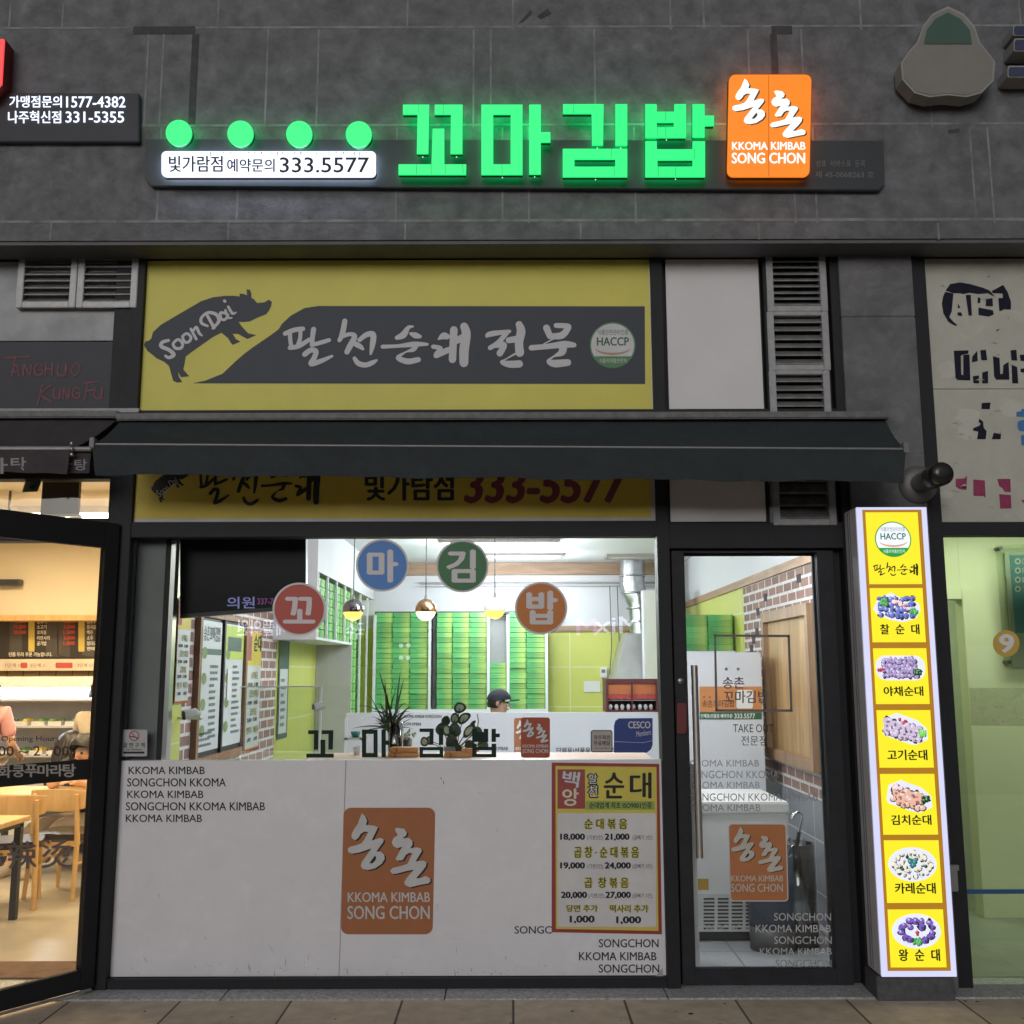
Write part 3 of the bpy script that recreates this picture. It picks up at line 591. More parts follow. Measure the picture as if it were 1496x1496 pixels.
louvre((1120, 369, 1208, 455), 8, 'grey louvre vent at the top of its stack beside stone pier', VG)
louvre((1122, 455, 1212, 541), 6, 'grey louvre vent second from the top beside stone pier', VG)
louvre((1125, 541, 1214, 627), 6, 'grey louvre vent partly hidden behind the top of the awning', VG)
louvre((1128, 645, 1220, 767), 6, 'grey louvre vent under the awning right of blank panel', VG)
t = MB(); x0, z0, x1, z1 = R(-200, 364, 196, 498, -.01); t.box(x0, -.012, z0, XL0 - .1, .0, z1)
tag(t.build('metal_sheet', mat('weathered_sheet', (.33, .34, .36), .6, .2, var=.3, sc_=3.5)), 'weathered grey metal sheet around the left pair of louvres', 'panel')
louvre((25, 366, 112, 449), 7, 'dirty louvre vent, left one of the pair over the kung fu sign', 'pair of louvre vents at left')
louvre((113, 366, 201, 449), 7, 'dirty louvre vent, right one of the pair over the kung fu sign', 'pair of louvre vents at left')

# second yellow sign, under the awning
t = thing('transom_sign', 'yellow sign with phone number in the transom half hidden under the awning', 'sign', U(578, 763, SY))
x0, z0, x1, z1 = R(198, 610, 957, 763, SY)
b = MB(); b.box(XL1 + .001, SY, z0, XM0 - .001, SY + .012, z1); b.build('sign_border', mat('pale_border', (.6, .58, .6), .5), t)
b = MB(); zz = U(578, 757, SY).z; b.box(XL1 + .002, SY - .0015, zz, U(950, 700, SY).x, SY, z1); b.build('sign_panel', mat('amber_print', (.72, .57, .08), .55, var=.06), t)
brush(t, (286, 672, 470, 741), F(SY - .004), BLACK)
k = 38 / 95; flat('pig_print', [[(222 + (x - 215) * .30, 682 + (y - 422) * .38) for x, y in cP(PIG)]], SY - .0025, BLACK, t)
lettering('pig_lettering', [('Soon Dai', (226, 706, 262, 717))], SY - .004, GREY, t, shear=.2, rot=-38)
lettering('branch_lettering', [('빛가람점', (534, 688, 662, 731))], SY - .003, BLACK, t, bold=.03)
lettering('phone_lettering', [('333-5577', (680, 684, 914, 734))], SY - .003, mat('maroon_print', (.23, .045, .07), .6), t, bold=.05, shear=.12)

# ================================================================ awnings
AWN = mat('awning_fabric', (.026, .034, .039), .85, var=.16, sc_=12, bump=.25, bscale=40, blotch=.22)
def awning(name, label, xb0, xb1, xf0, xf1, yb, yf, yv0, yv1, m, bar, Yb=-.10, Yf=-.44, tilt=7):
    t = thing(name, label, 'awning', U((xb0 + xb1) / 2, yv0, Yb))
    B0, B1 = U(xb0, yb + 10, Yb), U(xb1, yb + 10, Yb); Fa, Fb = U(xf0, yf, Yf), U(xf1, yf + tilt, Yf); V0, V1 = U(xf0 + 4, yv0, Yf), U(xf1 - 4, yv1, Yf)
    b = MB(); n = 30
    zc = U(748, yb + 6, Yb - .05).z
    b.box(B0.x - .01, Yb - .06, zc - .018, B1.x + .01, Yb + .05, zc + .02); b.build('awning_cassette', mat('awning_box_grey', (.16, .16, .16), .6, var=.3, sc_=20), t, bevel=.006)
    vs = []
    for i in range(n + 1):
        s = i / n
        for k in range(5):
            q = k / 4; p = B0.lerp(B1, s).lerp(Fa.lerp(Fb, s), q); vs.append(p + Vector((0, 0, -.018 * math.sin(q * math.pi) * (1 + .3 * math.sin(s * 19)))))
    fs = [(i * 5 + k, i * 5 + k + 1, i * 5 + k + 6, i * 5 + k + 5) for i in range(n) for k in range(4)]
    nb = len(vs); vs += [v + Vector((0, 0, -.003)) for v in vs]; fs += [tuple(nb + i for i in reversed(f)) for f in fs]
    MB().add(vs, fs, True).build('awning_canopy', m, t, recalc=False)
    b = MB(); b.tube([Fa, Fb], bar, 12); b.build('front_bar', SILVER if bar > .012 else mat('bar_grey', (.3, .3, .3), .5, .4), t)
    vs = []; n = 60
    for i in range(n + 1):
        s = i / n; p = Fa.lerp(Fb, s); q = V0.lerp(V1, s); w = .006 * math.sin(s * 47) + .004 * math.sin(s * 23 + 1)
        for k in range(4): r = p.lerp(q, k / 3); vs.append(r + Vector((0, w * k / 3 - .012, -.006 - (.004 * math.sin(s * 31 + 2) + .003 * math.sin(s * 83)) * (k == 3))))
    fs = [(i * 4 + k, i * 4 + k + 1, i * 4 + k + 5, i * 4 + k + 4) for i in range(n) for k in range(3)]
    nb = len(vs); vs += [v + Vector((0, .003, 0)) for v in vs]; fs += [tuple(nb + i for i in reversed(f)) for f in fs]
    MB().add(vs, fs, True).build('valance', m, t, recalc=False)
    return t, B0, B1, Fa, Fb
t, B0, B1, Fa, Fb = awning('awning', 'wide black fabric awning with straight valance over the kimbab shop front', 178, 1292, 136, 1322, 602, 649, 692, 703, AWN, .006)
for p, q in ((B0, Fa), (B1, Fb)):
    s = 1 if q.x > 0 else -1; b = MB(); b.box(q.x - .012, q.y - .02, q.z - .022, q.x + .012, q.y + .025, q.z + .03); b.build('end_cap', mat('cap_grey', (.2, .2, .2), .5), t, bevel=.003)
    a = p + Vector((-.06 * s, .02, -.03)); b = MB(); b.tube([a, a.lerp(q, .45) + Vector((-.16 * s, 0, -.05)), q + Vector((-.04 * s, .03, -.01))], .012, 8); b.build('folding_arm', mat('arm_grey', (.25, .25, .24), .5, .3), t)
AWN2 = mat('plum_fabric', (.052, .046, .052), .85, var=.2, sc_=12, bump=.2, bscale=300)
t, B0, B1, Fa, Fb = awning('awning', 'dark awning of the left shop with letters on its valance, cut by the border', -700, 176, -760, 104, 598, 656, 690, 690, AWN2, .014, Yb=-.09, Yf=-.36, tilt=0)
lettering('valance_lettering', [('라', (-24, 669, 11, 692)), ('탕', (16, 668, 38, 690))], -.375, mat('valance_grey', (.30, .29, .29), .7), t, bold=.02)
t = thing('awning_flap', 'short dark end flap with a letter between the two awnings', 'awning', U(115, 690, -.33))
flat('flap', [[(94, 660), (133, 660), (130, 691), (94, 691)]], -.335, AWN2, t, .004); lettering('flap_lettering', [('ㅏ', (98, 672, 106, 685)), ('탕', (109, 671, 127, 687))], -.3375, MATS['valance_grey'], t, bold=.02)
b = MB(); b.tube([U(104, 656, -.35), U(134, 656, -.35)], .013, 10); b.build('flap_bar', mat('bar_grey', (.3, .3, .3), .5, .4), t)
b = MB()
for y in (648, 656, 664): b.ball(U(105, y, -.37), .011, n=10, m=6)
b.build('bar_joint', STEEL, t)

# dark board of the left shop
t = thing('shop_board', 'dark fascia board with faded red brush writing above the left awning', 'sign', U(90, 596, -.03))
b = MB(); x0, z0, x1, z1 = R(-500, 500, 203, 604, -.03); b.box(x0, -.03, z0, XL0 - .001, .0, z1); b.build('board_panel', mat('aubergine_panel', (.042, .042, .056), .6, var=.12), t, bevel=.002)
RED = mat('faded_red_ink', (.20, .075, .09), .7, var=.3, sc_=40)
def hand(items, fn, m, t, w):                      # thin single-line capitals drawn by strokes
    A = {'T': [[(0, 0), (1, -.08)], [(.45, 0), (.3, 1.1)]], 'A': [[(0, 1), (.5, 0), (.85, 1)], [(.2, .65), (.8, .6)]], 'N': [[(0, 1), (.1, 0), (.8, 1), (.95, 0)]], 'G': [[(.9, .15), (.4, 0), (0, .5), (.3, 1), (.85, .9), (.9, .55), (.5, .55)]], 'H': [[(0.1, 0), (0, 1)], [(.9, 0), (.8, 1)], [(.05, .55), (.85, .5)]], 'U': [[(.1, 0), (0, .7), (.3, 1), (.7, .9), (.9, 0), (.85, 1)]], 'O': [[(.5, 0), (0, .5), (.35, 1), (.9, .6), (.8, .1), (.5, 0)]], 'K': [[(.35, -.05), (0, 1.2)], [(1, 0), (.25, .55), (1, 1)]], 'F': [[(.3, 0), (.1, 1.1)], [(0, -.02), (1, -.1)], [(.2, .5), (.8, .42)]]}
    st = []
    for ch, x, y, a, h in items:
        for s in A[ch]: st.append([(x + u * a, y + v * h, w * random.uniform(.8, 1.2)) for u, v in s])
        strokes('board_letter', st, fn, m, t); st = []
hand([('T', 6, 523, 36, 25), ('A', 17, 533, 13, 16), ('N', 34, 533, 12, 15), ('G', 50, 531, 13, 17), ('H', 66, 530, 12, 18), ('U', 84, 532, 14, 17), ('O', 104, 531, 14, 18), ('K', 55, 563, 20, 24), ('U', 78, 568, 11, 14), ('N', 92, 568, 10, 14), ('G', 106, 566, 11, 16), ('F', 122, 560, 20, 22), ('U', 138, 567, 13, 15)], F(-.0325), RED, t, 2.6)
b = MB(); z = U(90, 601, -.04).z; b.box(-4, -.06, z - .012, U(203, 601, -.06).x, -.03, z + .012); tag(b.build('awning_rail', mat('rail_grey', (.24, .24, .25), .5, .3, var=.2), bevel=.003), 'thin grey metal rail under the dark board at left', 'rail')

# ================================================================ white printed panel under the window
t = thing('window_film', 'large white printed film covering the lower half of the shop window', 'window film', (0, 0, zf(1426)))
PYF = -.004
b = MB(); x0, x1 = XL1 + .0005, XM0 - .0005
zt_, zb_ = zf(1110), zf(1425)
sx0, sx1 = U(505, 1110, PYF).x, U(495, 1425, PYF).x
b.add([(x0, PYF, zb_), (sx1, PYF, zb_), (sx0, PYF, zt_), (x0, PYF, zt_)], [(0, 1, 2, 3)]); b.add([(sx1 + .0035, PYF, zb_), (x1, PYF, zb_), (x1, PYF, zt_), (sx0 + .0035, PYF, zt_)], [(0, 1, 2, 3)])
b.box(x0, PYF + .0015, zb_, x1, .05, zt_)
b.build('film_sheet', FILM, t, recalc=False)
b = MB(); b.add([(sx1 - .001, PYF - .0006, zb_), (sx1 + .0028, PYF - .0006, zb_), (sx0 + .0042, PYF - .0006, zt_), (sx0 - .001, PYF - .0006, zt_)], [(0, 1, 2, 3)]); b.build('film_seam', mat('film_seam_grey', (.36, .36, .39), .6), t, recalc=False)
lettering('film_lettering', [('KKOMA KIMBAB', (188, 1120, 299, 1131)), ('SONGCHON KKOMA', (186, 1137, 330, 1149)), ('KKOMA KIMBAB', (186, 1155, 297, 1166)), ('SONGCHON KKOMA KIMBAB', (184, 1172, 387, 1184)), ('KKOMA KIMBAB', (184, 1190, 295, 1201)),
    ('SONGC', (752, 1353, 806, 1364)), ('SONGCHON', (875, 1372, 962, 1384)), ('KKOMA KIMBAB', (846, 1391, 959, 1403)), ('SONGCHON', (875, 1409, 963, 1421))], PYF - .0012, INK, t, bold=.016)
b = MB(); x, y = 0, 0
for pts in ([(957, 1427), (968, 1414), (969, 1428)], ): b.prism(pts, F(PYF - .004), .001)
b.build('lifted_corner', mat('film_back', (.45, .45, .46), .5), t)
b = MB(); b.prism([(643, 1135), (645, 1137), (645, 1140)], F(PYF - .001), 0); b.prism([(648, 1146), (649, 1143), (647, 1140)], F(PYF - .001), 0); b.build('scuff', BLACK, t, recalc=False)
rr = random.Random(8); b = MB()
for _ in range(34):                                # faint scrapes, drips and bubbles in the film
    x, y = rr.uniform(178, 800), rr.choice([rr.uniform(1125, 1420), rr.uniform(1370, 1422), rr.uniform(1395, 1422)]); L = rr.uniform(4, 22); a = rr.uniform(-.4, .4) + rr.choice((0, 1.4)); w = rr.uniform(.25, .6)
    b.prism([(x, y), (x + L * math.cos(a) * .5 + w, y + L * math.sin(a) * .5), (x + L * math.cos(a), y + L * math.sin(a)), (x + L * math.cos(a) * .5 - w, y + L * math.sin(a) * .5 + w)], F(PYF - .0008), 0)
for _ in range(60):
    x, y, r_ = rr.uniform(172, 960), 1424 - abs(rr.gauss(0, 9)), rr.uniform(.3, 1.1); b.prism(circ(x, y, r_, 7), F(PYF - .0008), 0)
b.build('film_dirt', mat('film_dirt_grey', (.44, .43, .42), .7, var=.2), t, recalc=False)
t = thing('logo_sticker', 'large orange rounded logo sticker on the white window film', 'sticker', U(568, 1365, PYF))
flat('sticker_sheet', [rrect(500, 1180, 634, 1365, 11, lean=4)], PYF - .0015, OPANEL, t)
logo(t, (503, 1180, 638, 1364), PYF - .0015, OPANEL, mat('pale_grey_ink', (.60, .60, .61), .6), INK, bold=.02)

# menu poster on the film
t = thing('menu_poster', 'red and yellow price poster with white centre at the right of the film', 'poster', U(886, 1364, PYF))
PY = PYF - .002; g = lambda k: PY - .0008 * k
flat('poster_border', [[(806, 1114), (963, 1116), (967, 1365), (806, 1362)]], PY, mat('poster_red', (.33, .045, .05), .55), t)
flat('poster_yellow', [[(811.5, 1119), (959, 1120.5), (962, 1360), (812, 1357)]], g(1), mat('poster_yellow', (.68, .58, .10), .55), t)
flat('poster_white', [rrect(814.5, 1188, 958.5, 1354, 3)], g(2), mat('poster_white', (.70, .69, .71), .55), t)
flat('poster_badge', [[(814.5, 1124), (854.5, 1124), (855, 1181.5), (814.5, 1181.5)]], g(2), mat('badge_red', (.35, .07, .07), .55), t)
flat('poster_band', [[(856, 1170), (956, 1170.5), (956.5, 1183), (856, 1183)]], g(2), mat('band_green', (.32, .42, .10), .55), t)
lettering('badge_lettering', [('백', (822, 1127, 846, 1149))], g(3), mat('badge_pale', (.6, .65, .72), .6), t, bold=.03, rot=8); lettering('badge_lettering', [('앙', (822, 1152, 845, 1177))], g(3), mat('badge_cream', (.7, .66, .5), .6), t, bold=.03)
lettering('title_lettering', [('순', (883, 1129, 911, 1166)), ('대', (921, 1129, 951, 1166))], g(3), INK, t, bold=.025)
lettering('title_halo', [('알', (859, 1130, 873, 1146)), ('천', (859, 1147, 873, 1165))], g(3), MATS['black_ink'], t, bold=.10); lettering('title_small', [('알', (860, 1131, 872, 1145)), ('천', (860, 1148, 872, 1164))], g(4), MATS['poster_white'], t, bold=.01)
lettering('band_lettering', [('순대업계 최초 ISO9001인증', (861, 1172, 952, 1181))], g(3), INK, t, bold=.02)
rows = [('순 대 볶 음', (854, 1196, 916, 1211)), ('곱 창 · 순 대 볶 음', (839, 1237, 933, 1253)), ('곱  창 볶 음', (854, 1282, 918, 1297)), ('당면 추가', (828, 1322, 873, 1332)), ('떡사리 추가', (891, 1322, 947, 1333))]
lettering('item_outline', rows, g(3), mat('item_yellow', (.62, .55, .08), .6), t, bold=.09); lettering('item_lettering', rows, g(4), mat('item_ink', (.07, .07, .02), .6), t, bold=.012)
lettering('price_lettering', [('18,000', (819, 1218, 854, 1228)), ('21,000', (884, 1218, 919, 1228)), ('19,000', (819, 1260, 854, 1270)), ('24,000', (884, 1260, 921, 1270)), ('20,000', (820, 1303, 857, 1313)), ('27,000', (885, 1303, 921, 1313)), ('1,000', (833, 1338, 868, 1349)), ('1,000', (901, 1339, 936, 1350))], g(3), INK, t, bold=.075)
lettering('portion_lettering', [(a, (x0, y0, x1, y0 + 8)) for y0 in (1220, 1262, 1305) for a, x0, x1 in (('(기본2인)', 858 + (y0 > 1300) * 2, 881 + (y0 > 1300) * 2), ('(곱빼기 3인)', 924, 953))], g(3), INK, t)

# ================================================================ stickers on the shop window
SG = -.004
def sticker(label, cx, cy, r, ch, m, box):
    t = thing('round_sticker', label, 'sticker', U(cx, cy + r, SG), 'round letter stickers on the shop window')
    flat('sticker_rim', [circ(cx, cy, r)], SG, mat('sticker_rim_grey', (.70, .68, .70), .5), t, .001); flat('sticker_disc', [circ(cx, cy, r * .925)], SG - .0012, m, t)
    lettering('sticker_lettering', [(ch, box)], SG - .002, mat('sticker_letter', (.72, .69, .72), .5), t, bold=.045)
sticker('round red window sticker with the letter 꼬', 437, 890, 39, '꼬', mat('red_vinyl', (.50, .08, .055), .5, var=.05), (415, 873, 459, 910))
sticker('round blue window sticker with the letter 마', 558.5, 826, 38.5, '마', mat('blue_vinyl', (.075, .25, .68), .5, var=.05), (538, 804, 580, 850))
sticker('round green window sticker with the letter 김', 675.5, 827, 38.5, '김', mat('green_vinyl', (.045, .19, .07), .5, var=.05), (654, 804, 693, 850))
sticker('round orange window sticker with the letter 밥', 790.5, 888.5, 38.5, '밥', mat('orange_vinyl', (.62, .21, .045), .5, var=.05), (771, 864, 813, 911))
cW = crop(440, 900, 4.675); WGR = 'dark green letters along the bottom of the window glass'
def wl(label, polys):
    p0 = [p for q in polys for p in cW(q)]; t = flat('window_letter', [cW(q) for q in polys], SG, DARKGREEN, None, .0012)
    tag(t, label, 'window lettering', WGR)
wl('dark green vinyl letter 꼬, leftmost along the bottom of the glass', [[(48, 780), (118, 780), (116, 912), (87, 912), (88, 806), (48, 806)], [(140, 780), (220, 780), (216, 912), (185, 912), (186, 806), (140, 806)], [(132, 845), (165, 845), (165, 940), (222, 940), (222, 967), (35, 967), (35, 940), (132, 940)]])
wl('dark green vinyl letter 마 in front of the glass vase', frame(415, 775, 522, 965, 444, 805, 494, 935) + [[(548, 775), (578, 775), (578, 850), (602, 850), (602, 880), (578, 880), (578, 965), (548, 965)]])
wl('dark green vinyl letter 김 between the wooden blocks', [[(808, 768), (905, 768), (903, 880), (876, 880), (876, 792), (808, 792)], [(940, 768), (970, 768), (970, 880), (940, 880)]] + frame(808, 895, 970, 967, 832, 917, 945, 940))
wl('dark green vinyl letter 밥 beside the potted rubber plant', [[(1168, 770), (1200, 770), (1200, 792), (1247, 792), (1247, 770), (1278, 770), (1278, 860), (1168, 860)], [(1300, 770), (1330, 770), (1330, 803), (1357, 803), (1357, 828), (1330, 828), (1330, 860), (1300, 860)], [(1168, 872), (1198, 872), (1198, 893), (1300, 893), (1300, 872), (1332, 872), (1332, 965), (1300, 965), (1300, 917), (1198, 917), (1198, 942), (1300, 942), (1300, 965), (1168, 965)]])
t = thing('logo_sticker', 'small reddish logo sticker at the bottom of the window glass', 'sticker', U(777, 1107, SG))
flat('sticker_sheet', [rrect(761, 1048, 803.5, 1107, 4)], SG, mat('rust_vinyl', (.40, .075, .028), .5), t, .001)
logo(t, (762, 1048, 804, 1107), SG - .0005, None, GREY, INK, bold=.02)
t = thing('member_sticker', 'blue window sticker with white serif lettering and two rounded corners', 'sticker', U(926, 1100, SG))
p = rrect(897, 1049, 953.5, 1099.5, 7); p = [q for q in p if not (q[0] > 945 and q[1] < 1057) and not (q[0] < 905 and q[1] > 1092)]
i = [k for k, q in enumerate(p) if q[0] < 905][0]
flat('sticker_sheet', [[(897, 1099.5), (897, 1060), (899, 1053), (904, 1049.5), (953.5, 1049), (953.5, 1088), (951, 1095), (945, 1099.5)]], SG, mat('navy_vinyl', (.025, .055, .26), .45), t, .001)
lettering('sticker_lettering', [('CESCO', (918, 1054, 950, 1064))], SG - .001, GREY, t, bold=.03); lettering('sticker_script', [('Members', (929, 1067, 951, 1075))], SG - .001, GREY, t, shear=.3, rot=-9)
b = MB(); b.tube([U(898, 1083.5, SG - .001), U(940, 1085, SG - .001), U(953, 1082, SG - .001)], .0012, 5); b.build('sticker_line', GREY, t)
t = thing('delivery_sticker', 'small beige sticker with dark rim beside the blue member sticker', 'sticker', U(879, 1099, SG))
flat('sticker_rim', [rrect(863, 1066.5, 895, 1099, 4)], SG, mat('rim_navy', (.05, .07, .11), .5), t, .001); flat('sticker_sheet', [rrect(864.5, 1068, 893.5, 1097.5, 3)], SG - .0012, mat('beige_vinyl', (.46, .42, .38), .5), t)
lettering('sticker_lettering', [('와우회원', (867.5, 1074, 891.5, 1080.5)), ('무료배달', (867.5, 1082, 891.5, 1089))], SG - .002, INK, t, bold=.02); lettering('sticker_fine', [('only members', (867.5, 1092, 891, 1095))], SG - .002, INK, t)
t = thing('notice_sticker', 'small grey no smoking notice on the dark glass at left', 'sticker', U(195, 1105, SG))
flat('notice_sheet', [rrect(176, 1066, 215, 1105, 2)], SG, mat('notice_grey', (.50, .50, .52), .5), t, .001)
b = MB(); 
ro, ri = circ(196, 1075, 7.6, 24), circ(196, 1075, 6.2, 24)
for k in range(24): b.prism([ro[k], ro[(k + 1) % 24], ri[(k + 1) % 24], ri[k]], F(SG - .001), 0)
b.prism([(191, 1070.6), (192, 1069.8), (201, 1079.4), (200, 1080.2)], F(SG - .0014), 0); b.build('notice_ring', mat('notice_red', (.35, .06, .06), .6), t, recalc=False)
flat('cigarette_print', [[(190, 1075), (201, 1077), (201, 1078.2), (190, 1076.6)]], SG - .001, INK, t)
lettering('notice_lettering', [('금 연 구 역', (180, 1085, 211, 1092)), ('NO SMOKING', (185, 1094, 207, 1096.5))], SG - .001, INK, t, bold=.025)
flat('notice_bar', [[(180, 1098), (211, 1098), (211, 1101), (180, 1101)]], SG - .001, INK, t)

# ================================================================ vinyl on the door
DG = -.004
FROST = mat('frosted_vinyl', (.30, .30, .32), .7); FROSTL = mat('silver_vinyl', (.55, .55, .57), .5)
t = thing('door_lettering', 'thin grey square with a shop name on the door glass', 'door lettering', U(1100, 1130, DG))
b = MB()
for q in ([(1043, 927), (1154, 927.5), (1154, 931), (1043, 930)], [(1043, 927), (1046, 927), (1048.5, 1039), (1045, 1039)], [(1150.5, 929), (1154, 929), (1158, 1039), (1154.5, 1039)], [(1045, 1036), (1158, 1036.5), (1158, 1040), (1045, 1039.5)]): b.prism(q, F(DG), .0006)
b.build('square_outline', mat('grey_brown_vinyl', (.17, .14, .14), .6), t)
flat('dot_print', [circ(1061, 977.5, 2.3, 12), circ(1078.5, 977.5, 2.3, 12)], DG, FROST, t)
lettering('name_lettering', [('송촌', (1056, 989, 1087, 1006)), ('꼬마김밥', (1057, 1009, 1122, 1027))], DG, mat('brown_vinyl', (.14, .11, .11), .6), t, bold=.02)
lettering('service_lettering', [('TAKE OUT', (1071, 1058, 1130, 1070)), ('전문점', (1083, 1075, 1120, 1089))], DG, INK, t)
t = thing('door_lettering', 'five rows of dark slogan lettering across the middle of door glass', 'door lettering', U(1100, 1185, DG))
lettering('slogan', [('KKOMA KIMBAB', (1007, 1110, 1109, 1120)), ('SONGCHON KKOMA', (1007, 1126, 1138, 1137)), ('KKOMA KIMBAB', (1008, 1142, 1110, 1152)), ('SONGCHON KKOMA KIMBAB', (1008, 1159, 1194, 1170)), ('KKOMA KIMBAB', (1008, 1175, 1111, 1185))], DG, FROST, t)
t = thing('door_lettering', 'pale slogan lettering at the bottom right of door glass', 'door lettering', U(1150, 1413, DG))
lettering('slogan', [('SONGCHON', (1131, 1334, 1214, 1345)), ('KKOMA KIMBAB', (1104, 1351, 1214, 1362)), ('SONGCHON', (1131, 1368, 1215, 1379)), ('KKOMA KIMBAB', (1110, 1385, 1215, 1395)), ('SONGCHON', (1017, 1351, 1095, 1361))], DG, FROSTL, t)
lettering('slogan', [('SONGCHON', (1133, 1402, 1215, 1413))], DG, FROST, t)
t = thing('logo_sticker', 'orange logo sticker on the glass of the shop door', 'sticker', U(1108, 1317, DG))
flat('sticker_edge', [rrect(1065, 1203, 1150.5, 1317, 6, lean=-3)], DG, GREY, t); flat('sticker_sheet', [rrect(1066.5, 1204.5, 1149, 1315.5, 5, lean=-3)], DG - .001, mat('orange_print_door', (.50, .19, .07), .55), t)
logo(t, (1065, 1203, 1150, 1316), DG - .0016, None, mat('cream_ink', (.58, .55, .50), .6), INK, bold=.015)

# ================================================================ menu light box at the pier
LY = -.27
t = thing('menu_lightbox', 'tall upright lit menu light box with seven yellow dishes beside the door', 'light box', U(1335, 1427, LY))
def LB(u, v, d=0):                                 # u 0..136, v 0..687 on the front of the box, pixels of the photograph
    return U(1258 + u + 23.5 * v / 687, 741 + v, LY) + Vector((0, d, 0))
q0, q1, q2, q3 = R(1259, 742, 1383, 1427, LY)
bx0, bx1 = (U(1258, 741, LY).x + U(1282, 1427, LY).x) / 2, (U(1357, 741, LY).x + U(1394, 1427, LY).x) / 2
bz1, bz0 = U(1310, 741, LY).z, U(1336, 1427, LY).z
SCX = lambda u: bx0 + (bx1 - bx0) * u
def LBF(u, v, d=0): return Vector((SCX(u / 106), LY + d, bz1 + (bz0 - bz1) * v / 686))       # 106 wide, 686 high
b = MB(); b.box(bx0 - .002, LY + .012, bz0 - .002, bx1 + .002, -.08, bz1 + .002); b.build('box_body', mat('box_silver', (.62, .62, .65), .5, 0., var=.08), t, bevel=.004)
b = MB()
for k in (.10, .13): b.box(bx0 - .005, LY + k, bz0 + .01, bx0 - .002, LY + k + .008, bz1 - .01)
b.build('side_rail', mat('rail_dark', (.2, .2, .22), .5, .3), t)
b = MB(); b.box(bx0, LY, bz0, bx1, LY + .012, bz1); b.build('face_panel', em('lightbox_white', (214, 216, 252), .95, .03), t)
MUST = em('mustard_print', (176, 122, 32), .9); YLIT = em('yellow_lit_print', (246, 232, 42), 1.0, .03)
flat('frame_print', [[(8, 4), (98, 4), (98, 678), (8, 678)]], lambda u, v, d=0: LBF(u, v, d - .0012), MUST, t)
cells = [(10, 8, 118)] + [(0, 0, 0)] * 0
tops = [(8, 119), (125, 207), (216, 299), (308, 392), (401, 488), (496, 584), (593, 673)]
CELL = [flat('dish_cell', [[(12.5, a), (92, a), (92, c), (12.5, c)]], lambda u, v, d=0: LBF(u, v, d - .0024), YLIT, t) for a, c in tops]
G5 = lambda u, v, d=0: LBF(u, v, d - .0036)
DINK = em('dark_lit_ink', (38, 36, 20), .5)
haccp(CELL[0], 52, 50, 27.5, lambda u, v, d=0: LBF(u, v, d - .002), em('lit_white_print', (238, 242, 252), 1.0), em('lit_green_print', (44, 160, 66), .9), em('lit_ink_green', (20, 120, 90), .7), em('lit_tan', (222, 170, 140), .9))
brush(CELL[0], (19, 86, 88, 107), lambda u, v, d=0: LBF(u, v, d - .004), DINK, .95)
names = [('찰  순  대', 180, 195), ('야채순대', 273, 287), ('고기순대', 366, 381), ('김치순대', 460, 474), ('카레순대', 556, 571), ('왕  순  대', 648, 664)]
for i, (s, a, c) in enumerate(names): lettering('dish_name', [(s, (25, a, 83, c))], G5, DINK, CELL[i + 1], bold=.035)
PLATE = em('lit_plate', (226, 230, 248), 1.0)
def dish(cy, kind, col, accents):
    t = CELL[[149, 243, 333, 431, 528, 621].index(cy) + 1]
    poly = {'leaf': [(16, 8), (24, -8), (44, -17), (66, -5), (84, -2), (87, 10), (80, 22), (60, 28), (40, 24), (22, 16)], 'oval': rrect(15, -16, 88, 21, 15), 'tilt': [(20, 6), (24, -14), (42, -21), (72, -10), (85, 2), (86, 18), (68, 26), (60, 25), (34, 16), (22, 12)], 'round': circ(52, 2, 35, 36, 0, 360, 24)}[kind]
    flat('plate_print', [[(x, cy + y) for x, y in poly]], G5, PLATE, t)
    rr = random.Random(int(cy)); spots = [(x + rr.uniform(-1.6, 1.6), y + rr.uniform(-1.6, 1.6), r * rr.uniform(.75, 1.2)) for x, y, r in col[1]]; rr.shuffle(spots)
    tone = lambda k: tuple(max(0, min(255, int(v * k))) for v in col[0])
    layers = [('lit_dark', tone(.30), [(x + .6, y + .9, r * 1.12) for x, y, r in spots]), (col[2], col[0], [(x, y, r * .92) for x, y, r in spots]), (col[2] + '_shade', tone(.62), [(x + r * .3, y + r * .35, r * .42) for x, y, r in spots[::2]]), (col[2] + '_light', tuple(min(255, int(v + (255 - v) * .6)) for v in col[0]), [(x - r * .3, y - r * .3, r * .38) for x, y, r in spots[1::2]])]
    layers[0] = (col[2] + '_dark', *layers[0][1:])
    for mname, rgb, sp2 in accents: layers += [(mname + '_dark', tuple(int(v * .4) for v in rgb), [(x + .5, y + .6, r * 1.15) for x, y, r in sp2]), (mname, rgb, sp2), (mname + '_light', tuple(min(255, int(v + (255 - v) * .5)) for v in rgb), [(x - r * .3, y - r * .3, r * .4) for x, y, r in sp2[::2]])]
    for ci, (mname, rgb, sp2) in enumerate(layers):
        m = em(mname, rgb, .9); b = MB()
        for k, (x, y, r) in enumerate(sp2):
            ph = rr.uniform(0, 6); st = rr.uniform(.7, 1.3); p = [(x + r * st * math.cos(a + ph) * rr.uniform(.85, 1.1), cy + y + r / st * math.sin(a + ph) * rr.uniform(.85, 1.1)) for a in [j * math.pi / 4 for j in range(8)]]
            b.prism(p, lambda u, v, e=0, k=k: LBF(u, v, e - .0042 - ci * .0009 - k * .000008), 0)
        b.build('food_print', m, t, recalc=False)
rr = random.Random(3)
